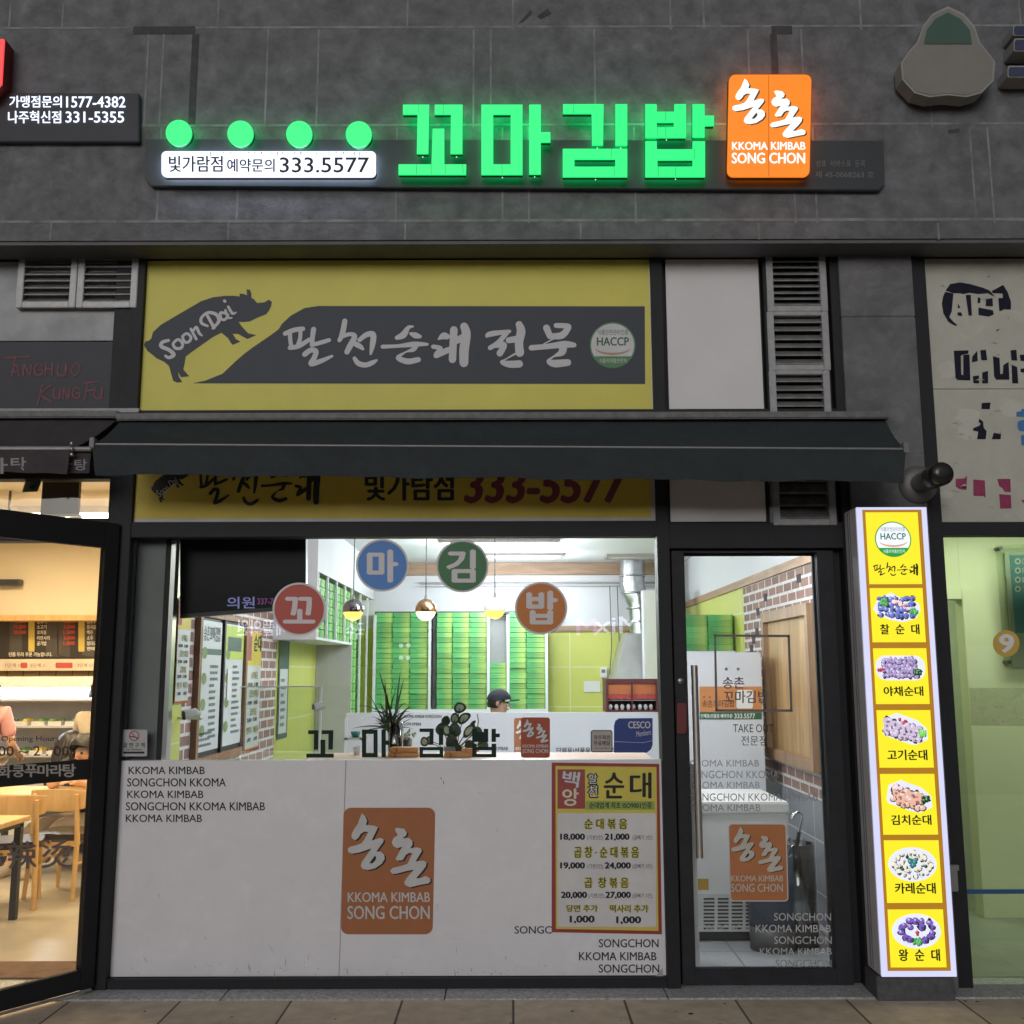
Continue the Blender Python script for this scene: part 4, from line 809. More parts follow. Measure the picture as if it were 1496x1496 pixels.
def grid(x0, x1, y0, y1, nx, ny, r, sl=0.): return [(x0 + (x1 - x0) * i / (nx - 1) + rr.uniform(-1, 1), y0 + (y1 - y0) * j / max(1, ny - 1) + sl * i + rr.uniform(-.8, .8), r) for i in range(nx) for j in range(ny)]
gr = lambda x, y: [(x + rr.uniform(-5, 5), y + rr.uniform(-4, 4), 2.2) for _ in range(20)]
GL = ('lit_leaf', (70, 170, 80))
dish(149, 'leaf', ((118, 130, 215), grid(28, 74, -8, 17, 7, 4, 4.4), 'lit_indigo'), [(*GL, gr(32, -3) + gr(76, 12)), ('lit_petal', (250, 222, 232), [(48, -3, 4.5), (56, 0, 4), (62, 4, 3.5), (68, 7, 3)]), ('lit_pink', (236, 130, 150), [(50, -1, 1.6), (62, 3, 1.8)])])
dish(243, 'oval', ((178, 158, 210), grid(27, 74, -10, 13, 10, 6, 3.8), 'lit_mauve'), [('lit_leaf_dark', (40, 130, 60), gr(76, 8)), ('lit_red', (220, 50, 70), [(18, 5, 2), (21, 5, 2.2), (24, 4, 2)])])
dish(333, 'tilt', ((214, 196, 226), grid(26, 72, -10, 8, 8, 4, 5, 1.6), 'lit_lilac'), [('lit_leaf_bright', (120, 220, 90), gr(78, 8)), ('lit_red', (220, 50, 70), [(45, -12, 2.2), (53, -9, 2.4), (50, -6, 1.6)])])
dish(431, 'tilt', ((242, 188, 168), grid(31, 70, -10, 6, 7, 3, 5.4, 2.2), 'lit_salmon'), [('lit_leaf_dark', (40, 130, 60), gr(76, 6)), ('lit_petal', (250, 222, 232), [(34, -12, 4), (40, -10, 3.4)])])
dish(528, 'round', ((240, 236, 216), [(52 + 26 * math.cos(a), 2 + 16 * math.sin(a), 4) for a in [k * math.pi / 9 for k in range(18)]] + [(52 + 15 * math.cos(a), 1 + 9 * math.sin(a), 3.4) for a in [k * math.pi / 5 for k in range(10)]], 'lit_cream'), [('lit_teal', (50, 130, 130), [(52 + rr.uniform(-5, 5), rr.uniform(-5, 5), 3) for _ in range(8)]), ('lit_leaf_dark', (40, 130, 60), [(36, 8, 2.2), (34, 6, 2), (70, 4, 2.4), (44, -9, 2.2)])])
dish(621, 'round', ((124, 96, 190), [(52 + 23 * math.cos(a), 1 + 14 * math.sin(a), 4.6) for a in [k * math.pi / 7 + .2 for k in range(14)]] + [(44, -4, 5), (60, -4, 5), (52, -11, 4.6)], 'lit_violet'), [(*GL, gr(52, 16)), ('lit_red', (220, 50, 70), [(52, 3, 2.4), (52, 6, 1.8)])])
b = MB(); x0, z0, x1, z1 = R(1268, 1426, 1392, 1462, -.2); b.box(bx0 - .01, -.22, GZ + .0, bx1 + .01, -.05, bz0 - .01); tag(b.build('stone_plinth', mat('plinth_stone', (.09, .09, .095), .7, var=.3, sc_=30), bevel=.004), 'low dark stone block under the tall menu light box', 'plinth')

# ================================================================ flue pipe
t = thing('flue_pipe', 'short chrome flue pipe with dark end cap jutting from the stone pier', 'pipe', U(1342, 708, -.06))
c = U(1341, 708, -.078)
MB().lathe(c, [(.0, -.03), (.055, -.03), (.075, -.024), (.098, -.008), (.10, 0)], 28, 'y').build('wall_flange', mat('flange_grey', (.18, .17, .17), .5, .3, var=.2), t)
MB().lathe(c, [(.05, -.03), (.05, -.17), (.056, -.175), (.056, -.2), (.05, -.205), (.05, -.25)], 28, 'y').build('pipe_body', mat('flue_steel', (.32, .31, .3), .3, .9, var=.3, sc_=20), t)
MB().lathe(c, [(.052, -.24), (.058, -.25), (.058, -.30), (.05, -.318), (.02, -.322), (0, -.322)], 28, 'y').build('end_cap', mat('cap_black', (.02, .02, .02), .25), t)

# ================================================================ torn vinyl panel at right
TY = -.02
t = thing('torn_sign', 'white window sign with peeled navy and magenta lettering at upper right', 'sign', U(1420, 765, TY))
RNP = RN
b = MB(); b.box(RN + .001, TY, zf(571), 4.2, TY + .012, zl - .002); b.box(RN + .001, TY - .001, zf(766), 4.2, TY + .012, zf(572)); b.build('sign_sheet', mat('yellowed_vinyl', (.50, .50, .43), .55, var=.10, sc_=3, bump=.35, bscale=9, blotch=.10), t)
K1, K2 = crop(1340, 380, 8.314), crop(1340, 560, 6.8)
NV = [[(345, 370), (400, 290), (520, 270), (640, 290), (800, 335), (880, 370), (950, 450), (860, 400), (740, 410), (640, 395), (560, 410), (520, 400), (440, 400)], [(340, 385), (440, 405), (420, 620), (390, 690), (440, 750), (490, 790), (460, 795), (380, 750), (320, 650), (300, 530), (315, 440)], [(905, 375), (1045, 300), (1100, 390), (1140, 510), (1138, 600), (1060, 595), (1000, 620), (985, 460), (1040, 460), (1040, 405), (920, 400)], [(590, 425), (650, 420), (665, 670), (625, 675)], [(495, 530), (525, 575), (495, 585)], [(490, 635), (535, 635), (550, 680), (490, 670)], [(735, 450), (770, 460), (765, 520), (735, 520)], [(840, 440), (860, 470), (915, 460), (920, 560), (830, 555)], [(745, 575), (920, 610), (930, 660), (870, 685), (745, 665)],
      [(445, 1100), (625, 1095), (620, 1135), (560, 1145), (530, 1160), (535, 1390), (560, 1395), (560, 1150), (635, 1145), (645, 1460), (490, 1455), (465, 1430)], [(670, 1170), (730, 1100), (735, 1225), (665, 1240)], [(765, 1095), (835, 1090), (850, 1215), (780, 1215)], [(675, 1410), (750, 1400), (752, 1496), (685, 1496)], [(790, 1365), (860, 1345), (862, 1496), (790, 1496)], [(920, 1165), (1000, 1190), (1010, 1385), (1040, 1380), (1045, 1275), (1110, 1235), (1120, 1450), (960, 1450), (935, 1410)], [(1135, 1095), (1205, 1090), (1215, 1220), (1145, 1215)], [(1145, 1270), (1215, 1300), (1228, 1496), (1155, 1496)], [(1245, 1150), (1330, 1145), (1330, 1230), (1255, 1220)], [(1255, 1320), (1330, 1310), (1330, 1370), (1255, 1360)], [(960, 850), (1010, 830), (965, 868)], [(845, 190), (885, 200), (870, 208)], [(1095, 720), (1112, 695), (1108, 715)]]
NV2 = [[(640, 195), (730, 190), (720, 258), (638, 255)], [(615, 350), (655, 380), (660, 440), (690, 475), (680, 555), (595, 555), (605, 480), (555, 470), (555, 445), (620, 420), (630, 400), (610, 385)], [(760, 490), (835, 505), (828, 555), (742, 555)]]
for sc2 in [K1(p) for p in NV] + [K2(p) for p in NV2]: flat('navy_scrap', [sc2], TY - .003, mat('navy_scrap_vinyl', (.012, .012, .03), .6, var=.35, sc_=30, spec=.2), t)
for sc2 in [K2(p) for p in ([(985, 285), (1035, 275), (1035, 255), (1080, 255), (1080, 335), (985, 330)], [(1000, 380), (1080, 355), (1080, 480), (1010, 470), (995, 430)], [(1030, 520), (1080, 500), (1080, 630), (1035, 610)])]: flat('blue_scrap', [sc2], TY - .003, mat('blue_scrap_vinyl', (.05, .19, .45), .5), t)
for sc2 in [K2(p) for p in ([(383, 950), (465, 945), (495, 920), (490, 1060), (420, 1050), (383, 1025)], [(555, 955), (672, 965), (680, 1140), (660, 1120), (560, 1118)], [(795, 950), (925, 948), (930, 1080), (870, 1078), (845, 1040), (815, 1020)], [(815, 1100), (930, 1110), (937, 1242), (825, 1245)], [(1030, 1160), (1080, 1155), (1080, 1210)])]: flat('magenta_scrap', [sc2], TY - .003, mat('magenta_scrap_vinyl', (.30, .03, .10), .5, var=.2, sc_=30), t)
b = MB(); rr = random.Random(11)
for _ in range(22):                                # lifted flakes of film round the scraps
    x, y = rr.uniform(1362, 1500), rr.choice([rr.uniform(400, 470), rr.uniform(500, 560), rr.uniform(585, 660), rr.uniform(668, 745), rr.uniform(668, 745)]); L = rr.uniform(4, 17); a = rr.uniform(-.5, .5); h = rr.uniform(1, 4.5)
    pts = [(x, y), (x + L * .5, y - h), (x + L, y + L * a * .5), (x + L * .6, y + h * .4)]
    vs = [U(px_, py_, TY - .002 - (0.006 if i == 1 else 0.001)) for i, (px_, py_) in enumerate(pts)]; b.add(vs, [(0, 3, 2, 1)])
b.build('peeled_flake', mat('flake_vinyl', (.52, .52, .45), .6), t)
for _ in range(9):
    x, y = rr.uniform(1380, 1490), rr.choice([rr.uniform(590, 650), rr.uniform(680, 740), rr.uniform(520, 555)]); n = 11; w = rr.uniform(9, 22)
    b = MB(); b.prism([(x + w * (.7 + rr.uniform(0, .5)) * math.cos(k * 2 * math.pi / n), y + w * .6 * (.7 + rr.uniform(0, .5)) * math.sin(k * 2 * math.pi / n)) for k in range(n)], F(TY - .0018 - .0001 * _), 0)
    b.build('bare_patch', mat('bare_sheet', (.56, .56, .50), .5), t, recalc=False)
# ================================================================ inside the kimbab shop
YB = 5.88; ZC = 2.80; FZ = GZ + .012
WPAINT = mat('cool_white_paint', (.72, .73, .77), .6, var=.03, sc_=3)
LIMEW = tilemat('lime_tiles', (.62, .66, .16), (.60, .645, .15), (.74, .76, .45), .62, .42, 'xz', .006, 0., .35, .2, noise=.04)
LIMES = tilemat('lime_tiles_side', (.62, .66, .16), (.60, .645, .15), (.74, .76, .45), .62, .42, 'yz', .006, 0., .35, .2, noise=.04)
BRICK = tilemat('whitewashed_brick', (.36, .22, .18), (.24, .15, .13), (.72, .71, .70), .205, .072, 'yz', .011, .5, .8, .7, noise=.30)
GTILE = tilemat('grey_wall_tiles', (.30, .32, .35), (.27, .29, .32), (.62, .62, .62), .62, .31, 'yz', .005, 0., .25, .3, noise=.12)
FTILE = tilemat('grey_floor_tiles', (.42, .43, .45), (.39, .40, .42), (.22, .22, .23), .6, .6, 'xy', .006, 0., .3, .3, noise=.12)
def sbox(name, x0, y0, z0, x1, y1, z1, m, bevel=0):
    return struct(MB().box(x0, y0, z0, x1, y1, z1).build(name, m, bevel=bevel))
sbox('shop_floor', LWX, .121, -.05, RWX, YB, FZ, FTILE)
sbox('shop_ceiling', LWX, .31, ZC, RWX, YB, ZC + .08, WPAINT)
sbox('back_wall', LWX, YB, .0, RWX, YB + .1, 2.10, LIMEW)
sbox('back_wall_upper', LWX, YB - .004, 2.10, RWX, YB + .1, ZC, WPAINT)
sbox('side_wall_lime', LWX - .09, .14, FZ, LWX, .44, ZC, LIMES)
sbox('side_wall_brick', LWX - .09, .442, FZ, LWX, 2.70, ZC, BRICK)
sbox('side_wall_lime_far', LWX - .09, 2.702, FZ, LWX, YB, ZC, LIMES)
sbox('side_wall_brick', RWX, .12, .86, RWX + .09, 2.98, 2.30, BRICK)
sbox('side_wall_tile', RWX - .004, .12, FZ, RWX + .09, 2.98, .858, GTILE)
sbox('side_wall_lime', RWX, 2.983, FZ, RWX + .09, YB, 2.30, LIMES)
sbox('side_wall_upper', RWX - .001, .31, 2.36, RWX + .09, YB, ZC, WPAINT)
PINE = woodmat('rough_pine', (.30, .18, .10), (.44, .28, .17), 'y', 2.)
sbox('wood_trim', RWX - .022, .14, 2.30, RWX + .09, YB, 2.36, PINE)
PINEX = woodmat('rough_pine_x', (.27, .17, .11), (.40, .27, .18), 'x', 2.)
sbox('ceiling_trim', LWX, YB - .10, ZC - .13, RWX, YB - .006, ZC - .002, PINEX)
sbox('wood_trim', .28, YB - .03, 2.06, RWX - .03, YB - .004, 2.12, PINEX)
b = MB(); b.tube([(-1.0, YB - .06, 2.58), (RWX, YB - .06, 2.58)], .012, 8); b.tube([(-1.0, YB - .05, 2.545), (RWX, YB - .05, 2.545)], .006, 6)
tag(b.build('conduit', mat('conduit_grey', (.45, .45, .46), .4, .3)), 'thin grey conduit running along the back wall under the ceiling', 'conduit')
for px in (893, 903): pass
b = MB()
for px in (891, 902): x = U(px, 850, 5.8).x; b.tube([(x, 5.83, 2.55), (x + .01, 5.82, 1.9), (x - .02, 5.8, 1.6)], .005, 5)
tag(b.build('hanging_cable', mat('cable_grey', (.12, .12, .12), .6)), 'thin dark cables hanging down the back wall beside the duct', 'cable')
# ceiling lamps
FLUO = em('fluorescent_tube', (240, 245, 255), 9.0, .0)
def lamp(x0, x1, y0, y1, label, W, on=True):
    t = thing('ceiling_light', label, 'ceiling light', ((x0 + x1) / 2, (y0 + y1) / 2, ZC), 'recessed ceiling lights of the kimbab shop')
    b = MB(); b.box(x0, y0, ZC - .03, x1, y0 + .03, ZC - .001); b.box(x0, y1 - .03, ZC - .03, x1, y1, ZC - .001); b.box(x0, y0 + .03, ZC - .03, x0 + .03, y1 - .03, ZC - .001); b.box(x1 - .03, y0 + .03, ZC - .03, x1, y1 - .03, ZC - .001)
    b.build('light_frame', mat('frame_taupe', (.32, .29, .27), .5), t)
    b = MB(); b.box(x0 + .03, y0 + .03, ZC - .02, x1 - .03, y1 - .03, ZC - .003); b.build('light_diffuser', FLUO if on else mat('vent_panel', (.7, .7, .66), .5), t)
    if on:
        for k in (-.25, .25):
            l = bpy.data.lights.new('ceiling_light_tube', 'POINT'); l.energy = W * .58; l.shadow_soft_size = .10; l.color = (.93, .96, 1)
            o = bpy.data.objects.new('ceiling_light_tube', l); COL.objects.link(o); o.parent = t; o.location = (k * (x1 - x0), 0, -.34)
lamp(-.65, .42, 3.75, 4.0, 'long lit ceiling light nearest the window above the pendant lamps', 48)
lamp(-.45, .52, 4.85, 5.1, 'lit ceiling light further back above the stacked green boxes', 40)
lamp(-.6, .5, 1.3, 1.55, 'lit ceiling light just inside the window, hidden by the frame', 48)
lamp(.9, 1.5, .36, .56, 'short unseen ceiling light added just inside the glass door', 46)  # added out of view to brighten what shows through the door
lamp(.95, 1.5, 4.95, 5.25, 'square air vent in the ceiling close to the steel duct', 0, False)  # an air vent built from the unlit lamp model
# black TV hung inside the window
t = thing('television', 'black television hung high inside the window at left', 'television', U(355, 840, .22))
q = [(263, 770), (447, 770), (447, 889), (263, 903)]
flat('screen', [[(264.5, 771), (445.5, 771), (445.5, 884), (264.5, 897)]], .217, mat('tv_glass', (.006, .006, .007), .35, spec=.15), t)
flat('tv_body', [q], .22, mat('tv_black', (.012, .012, .012), .4), t, .05)
lettering('neon_reflection', [('의원', (332, 872, 372, 889))], .2145, em('violet_reflection', (140, 140, 205), .5), t, bold=.02); lettering('neon_reflection', [('337-75', (376, 874, 404, 883))], .2145, em('magenta_reflection', (150, 60, 140), .5), t, bold=.02)  # glowing letters painted on as street neon mirrored in the screen
b = MB(); x = U(355, 800, .3).x; b.box(x - .05, .271, 2.2, x + .05, .33, ZC); b.build('tv_bracket', BLACK, t)
# posters along the left wall
PXL = LWX + .004
def LW(dep=0): return lambda u, v, d=0: Vector((PXL + .0 - dep - d, u, -v))
PW = mat('poster_paper', (.66, .70, .72), .4, var=.03); PGR = mat('poster_green', (.06, .11, .09), .5); PLIME = mat('poster_lime', (.48, .62, .10), .5); PTXT = mat('poster_text_grey', (.16, .2, .2), .6)
def lines(b, y0, y1, z0, z1, n, rr, dep, cols=1, h=.45):
    for i in range(n):
        zc = z1 - (z1 - z0) * (i + .5) / n; hh = (z1 - z0) / n * h / 2
        for c in range(cols):
            a = y0 + (y1 - y0) * c / cols; w = (y1 - y0) / cols * rr.uniform(.45, .85); k = a
            while k < a + w:
                s = rr.uniform(.5, 1.2) * hh * 2.2; b.prism([(k, -zc - hh), (k + s, -zc - hh), (k + s, -zc + hh), (k, -zc + hh)], LW(dep), 0); k += s * 1.35
def rectL(y0, y1, z0, z1): return [(y0, -z1), (y1, -z1), (y1, -z0), (y0, -z0)]
t = thing('menu_board', 'brown wooden frame with two tall printed menus on the left brick wall', 'menu board', (LWX, 1.1, 1.1))
b = MB(); y0, y1, z0, z1 = .62, 1.70, 1.10, 1.99
b.box(LWX, y0, z0, LWX + .035, y0 + .045, z1); b.box(LWX, y1 - .045, z0, LWX + .035, y1, z1); b.box(LWX, y0 + .045, z0, LWX + .034, y1 - .045, z0 + .05); b.box(LWX, y0 + .045, z1 - .03, LWX + .034, y1 - .045, z1); b.build('board_frame', woodmat('walnut', (.20, .10, .05), (.33, .18, .09), 'z', 2.), t)
b = MB(); b.box(LWX, y0 + .045, z0 + .05, LWX + .012, y1 - .045, z1 - .03); b.box(LWX + .012, 1.14, z0 + .05, LWX + .03, 1.17, z1 - .03); b.build('board_back', BLACK, t)
for k, (a, c) in enumerate(((.69, 1.12), (1.19, 1.64))):
    flat('menu_sheet', [rectL(a, c, z0 + .08, z1 - .05)], LW(-.013), PW, t); rr = random.Random(k)
    if k: flat('menu_head', [rectL(a, c, z1 - .27, z1 - .06)], LW(-.0145), PLIME, t); flat('menu_title', [rectL(a + .06, c - .06, z1 - .22, z1 - .13)], LW(-.016), PGR, t)
    else: lettering('menu_title', [('송촌꼬마김밥', (a + .05, -(z1 - .08), c - .04, -(z1 - .17)))], LW(-.015), PTXT, t, bold=.02); flat('menu_band', [rectL(a, c, z1 - .25, z1 - .215)], LW(-.015), PGR, t)
    b = MB(); lines(b, a + .2, c - .03, z0 + .14, z1 - .3, 12, rr, -.015); 
    if not k: lines(b, a + .03, c - .03, z0 + .1, z0 + .2, 3, rr, -.0152)
    b.build('menu_line', PTXT, t, recalc=False)
    b = MB()
    for i in range(4): zc = z0 + .2 + i * .15; b.prism([(a + .08 + .05 * math.cos(w), -zc + .035 * math.sin(w)) for w in [j * math.pi / 6 for j in range(12)]], LW(-.0152), 0)
    b.build('menu_dish', mat('dish_green', (.20, .30, .12), .6), t, recalc=False)
t0 = thing('price_notice', 'white price sheet stuck over the lime menu at left', 'paper', (LWX, 1.3, 1.4)); flat('paper_sheet', [rectL(1.26, 1.36, 1.46, 1.66)], LW(-.019), WHITE, t0)
def price_poster(y0, y1, z0, z1, label, hang):
    t = thing('price_poster', label, 'poster', (LWX, (y0 + y1) / 2, z0), 'tall red and yellow price posters on the left wall'); h = z1 - z0; w = y1 - y0
    if hang: MB().box(LWX + .036, y0, z0, LWX + .042, y1, z1).build('poster_sheet', mat('poster_red', (.33, .045, .05)), t)
    D = -.043 if hang else -.01
    flat('poster_border', [rectL(y0, y1, z0, z1)], LW(D), mat('poster_red', (.33, .045, .05)), t); flat('poster_yellow', [rectL(y0 + .02 * w, y1 - .02 * w, z0 + .02 * h, z1 - .02 * h)], LW(D - .001), mat('lit_poster_yellow', (.66, .55, .06), .5), t)
    flat('poster_white', [rectL(y0 + .03 * w, y1 - .03 * w, z0 + .03 * h, z1 - .30 * h)], LW(D - .002), PW, t); flat('poster_badge', [rectL(y0 + .03 * w, y0 + .28 * w, z1 - .26 * h, z1 - .03 * h)], LW(D - .002), mat('badge_red', (.35, .07, .07)), t)
    lettering('title_lettering', [('순대', (y0 + .42 * w, -(z1 - .04 * h), y1 - .06 * w, -(z1 - .18 * h)))], LW(D - .003), INK, t, bold=.03)
    lettering('item_lettering', [(s, (y0 + a * w, -(z1 - q * h), y0 + c * w, -(z1 - (q + .06) * h))) for s, a, c, q in (('순대볶음', .3, .75, .35), ('곱창순대볶음', .2, .85, .50), ('곱창볶음', .3, .75, .65), ('당면 추가', .1, .45, .80), ('떡사리 추가', .55, .9, .80))], LW(D - .003), mat('olive_ink', (.25, .24, .04), .6), t, bold=.03)
    lettering('price_lettering', [(s, (y0 + a * w, -(z1 - q * h), y0 + c * w, -(z1 - (q + .035) * h))) for s, a, c, q in (('18,000', .1, .4, .44), ('21,000', .5, .8, .44), ('19,000', .1, .4, .59), ('24,000', .5, .8, .59), ('20,000', .1, .4, .73), ('27,000', .5, .8, .73), ('1,000', .15, .4, .89), ('1,000', .6, .85, .89))], LW(D - .003), INK, t, bold=.04)
price_poster(.27, .50, 1.47, 2.04, 'red and yellow price poster nearest the window, partly behind the television', False)
price_poster(1.76, 2.16, 1.10, 1.93, 'red and yellow price poster between wooden menu board and bare brick', False)
t = thing('menu_poster', 'narrow dark green poster on the lime wall behind the brick', 'poster', (LWX, 2.9, 1.1))
flat('poster_border', [rectL(2.76, 3.12, 1.12, 1.90)], LW(-.004), PGR, t); flat('poster_white', [rectL(2.80, 3.08, 1.16, 1.66)], LW(-.0055), PW, t)
b = MB(); lines(b, 2.84, 3.05, 1.2, 1.6, 7, random.Random(4), -.007); b.build('poster_line', PTXT, t, recalc=False)
# acrylic screen and camera near the window
t = thing('acrylic_screen', 'clear acrylic screen standing inside the window at left', 'screen', U(410, 1106, .3)); flat('acrylic_sheet', [[(352, 1003), (468, 1003), (468, 1109), (352, 1109)]], .3, glassmat('acrylic', (.95, .97, .95), .10), t, .006)
b = MB()
for x0_, x1_ in ((466, 469), ): b.pbox((466, 1003, 469, 1109), .297, .012)
b.pbox((352, 1002, 469, 1004.2), .297, .012); b.build('acrylic_edge', mat('acrylic_edge_white', (.80, .82, .80), .3), t)
c = U(459, 1033, .28); MB().tube([c, c + Vector((.045, .02, .01))], .021, 16).build('screen_clamp', WHITE, t); MB().tube([c + Vector((-.002, -.002, 0)), c + Vector((-.012, -.004, 0))], .014, 14).build('clamp_core', mat('clamp_grey', (.2, .2, .2)), t)
t = thing('security_camera', 'small white camera with black round lens inside the window at left', 'camera', U(278, 1044, .25))
c = U(270, 1045, .25); MB().tube([c, c + Vector((.05, .02, .012)), c + Vector((.075, .03, .0))], [.024, .026, .012], 16).build('camera_body', WHITE, t); MB().tube([c + Vector((-.012, -.004, -.002)), c + Vector((.004, .0, 0))], [.022, .024], 16).build('camera_lens', BLACK, t)
b = MB(); b.tube([c + Vector((.06, .03, 0)), c + Vector((.06, .1, -.02)), (LWX, c.y + .14, c.z - .02)], .008, 8); b.build('camera_arm', WHITE, t)

# ---------------------------------------------------------------- shelves and the stacks of green boxes
SHX = -1.49; YC0, YC1 = 2.54, 4.30
zu = U(463, 934, YC0).z
t = thing('wall_cabinet', 'white overhead cabinet on the left wall with shelves of green boxes', 'cabinet', (LWX, YC0, zu))
MB().box(LWX + .002, YC0, zu, SHX, YC0 + .02, ZC - .002).build('cabinet_end', WPAINT, t); MB().box(LWX + .002, YC0 + .02, zu, SHX, YC1, zu + .02).build('cabinet_bottom', WPAINT, t)
MB().box(LWX + .002, YC0 + .02, 2.40, SHX, YB - .11, ZC - .002).build('cabinet_top', WPAINT, t)
b = MB()
for y in (2.57, 2.99, 3.42, 3.86, 4.275): b.box(SHX - .012, y, zu + .02, SHX + .004, y + .025, 2.40)
b.build('cabinet_post', WPAINT, t)
t = thing('tall_shelf', 'tall shelf with grey end panel against the left wall', 'shelf', (LWX, YC1, 0))
MB().box(LWX + .002, YC1, FZ, SHX, YC1 + .02, zu - .002).build('shelf_end', mat('shelf_grey', (.42, .42, .43), .6, var=.06), t)
b = MB()
for y in (4.80, 5.30): b.box(SHX - .012, y, FZ, SHX + .004, y + .025, 2.39)
b.build('shelf_post', WPAINT, t)
MB().box(LWX + .002, YC1 + .02, .9, SHX - .014, YB - .11, 1.13).build('shelf_board', WPAINT, t)
m = bpy.data.materials.new('green_carton'); m.use_nodes = True; nt = m.node_tree; bs = nt.nodes['Principled BSDF']
tc = nt.nodes.new('ShaderNodeTexCoord'); sp_ = nt.nodes.new('ShaderNodeSeparateXYZ'); rp = nt.nodes.new('ShaderNodeValToRGB'); nt.links.new(tc.outputs['Generated'], sp_.inputs[0]); nt.links.new(sp_.outputs['X'], rp.inputs[0])
rp.color_ramp.elements[0].color = (.10, .40, .13, 1); rp.color_ramp.elements[0].position = .35; rp.color_ramp.elements[1].color = (.40, .54, .14, 1); rp.color_ramp.elements[1].position = .85
e = rp.color_ramp.elements.new(.97); e.color = (.14, .42, .10, 1)
oi = nt.nodes.new('ShaderNodeObjectInfo'); hv = nt.nodes.new('ShaderNodeHueSaturation'); mrr = nt.nodes.new('ShaderNodeMapRange'); mrr.inputs['To Min'].default_value = .78; mrr.inputs['To Max'].default_value = 1.15
nt.links.new(oi.outputs['Random'], mrr.inputs[0]); nt.links.new(mrr.outputs[0], hv.inputs['Value']); nt.links.new(rp.outputs[0], hv.inputs['Color']); nt.links.new(hv.outputs[0], bs.inputs['Base Color']); bs.inputs['Roughness'].default_value = .45
CARTON = m
def carton(nm, w, d, h):
    b = MB(); b.box(-w / 2, 0, 0, w / 2, d, h - .006); b.box(-w / 2 - .002, -.003, h * .55, w / 2 + .002, d + .002, h - .004); o = b.build('green_box', CARTON, bevel=.0015); return o
ORD = ['topmost', 'second', 'third', 'fourth', 'fifth', 'sixth', 'seventh', 'eighth', 'ninth', 'tenth', 'eleventh', 'twelfth', 'thirteenth', 'fourteenth', 'fifteenth', 'sixteenth', 'seventeenth', 'eighteenth', 'nineteenth', 'twentieth', 'twenty-first', 'twenty-second', 'twenty-third']
YF2 = 5.50
proto = None; BH = .0525
cols = [(548, 573, 894), (573, 599, 894), (599, 625.5, 895), (638, 661, 893), (661, 686, 893), (686, 711.5, 894), (715.5, 741, 968), (743.5, 769, 893), (769, 797, 895)]
zbot = U(670, 1036, YF2).z; SHELFB = zbot - .02
def place(w, x, y, z, rz, label, group, sx=1.0):
    global proto
    if proto is None: proto = carton('green_box', .172, .30, BH); o = proto
    else: o = proto.copy(); COL.objects.link(o)
    o.location = (x, y, z); o.rotation_euler = (0, 0, rz); o.scale = (w / .172, 1, sx); tag(o, label, 'box', group)
CN = ['first', 'second', 'third', 'fourth', 'fifth', 'sixth', 'seventh', 'eighth', 'ninth']
for ci, (a, c, top) in enumerate(cols):
    xa, xc = U(a, 970, YF2).x, U(c, 970, YF2).x; zt_ = U((a + c) / 2, top, YF2).z; n = max(1, round((zt_ - zbot) / BH))
    for k in range(n):
        place((xc - xa) * .975, (xa + xc) / 2 + random.uniform(-.003, .003), YF2 + random.uniform(-.012, .012), zbot + k * BH, random.uniform(-.012, .012), f'flat green box, {ORD[n - 1 - k]} from the top in the {CN[ci]} stack along the back wall', 'green boxes stacked on the back shelves')
t = thing('back_shelf', 'white metal shelving against the back wall full of stacked green boxes', 'shelf', (-.5, YF2, 0))
b = MB()
for px in (546.5, 627.5, 713.5, 742.3, 798.5): x = U(px, 970, YF2 - .03).x; b.box(x - .014, YF2 - .03, FZ, x + .014, YF2 - .005, 2.22)
b.build('shelf_post', WPAINT, t)
xa, xc = U(546, 970, YF2).x, U(800, 970, YF2).x
MB().box(xa, YF2 - .02, SHELFB - .02, xc, YB - .03, SHELFB + .019).build('shelf_board', WPAINT, t); MB().box(xa, YF2 + .02, 2.235, xc, YB - .06, 2.26).build('shelf_top', mat('shelf_dark', (.06, .06, .065), .6), t)
xm = U(634.5, 970, YF2).x; MB().box(xm - .018, YF2 + .03, FZ, xm + .018, YF2 + .06, 2.22).build('shelf_gap_strip', mat('shelf_dark', (.06, .06, .065)), t)  # dark strip filling the gap between two stacks
x = U(728, 940, YF2 + .2).x; MB().box(x - .09, YF2 + .2, SHELFB + .02, x + .09, YF2 + .21, 2.22).build('shelf_back', mat('shelf_panel_grey', (.4, .4, .42), .5), t)
LG = 'green boxes in the left wall shelves'
for k in range(9):
    y = 2.70 + k * .185
    for r in range(7): place(.165, SHX - .3 + .28, y, zu + .022 + r * .067, math.pi / 2, f'small green box end, {ORD[6 - r]} from top of the {CN[k]} stack in overhead cabinet', LG, 1.25)
for k in range(3):
    y = 4.42 + k * .19 + (.14 if k == 2 else 0)
    for r in range(15): place(.175, SHX - .3 + .28, y, 1.131 + r * .08, math.pi / 2, f'green box end, {ORD[14 - r]} from top of the {CN[k]} stack in the tall shelf', LG, 1.5)
t = thing('cabinet', 'tall white cabinet behind the fridge carrying green boxes', 'cabinet', (1.6, 3.3, 0)); MB().box(1.40, 3.28, FZ, RWX - .012, 3.7, 1.80).build('cabinet_body', WPAINT, t); MB().box(1.40, 3.275, .08, 1.62, 3.279, 1.78).build('cabinet_door', WHITE, t)
for k in range(2):
    for r in range(6): place(.205, 1.525 + k * .212, 3.32, 1.802 + r * .05, 0, f'flat green box, {ORD[5 - r]} from top of the {"left" if k == 0 else "right"} stack seen through the door', 'green boxes on the cabinet by the door')

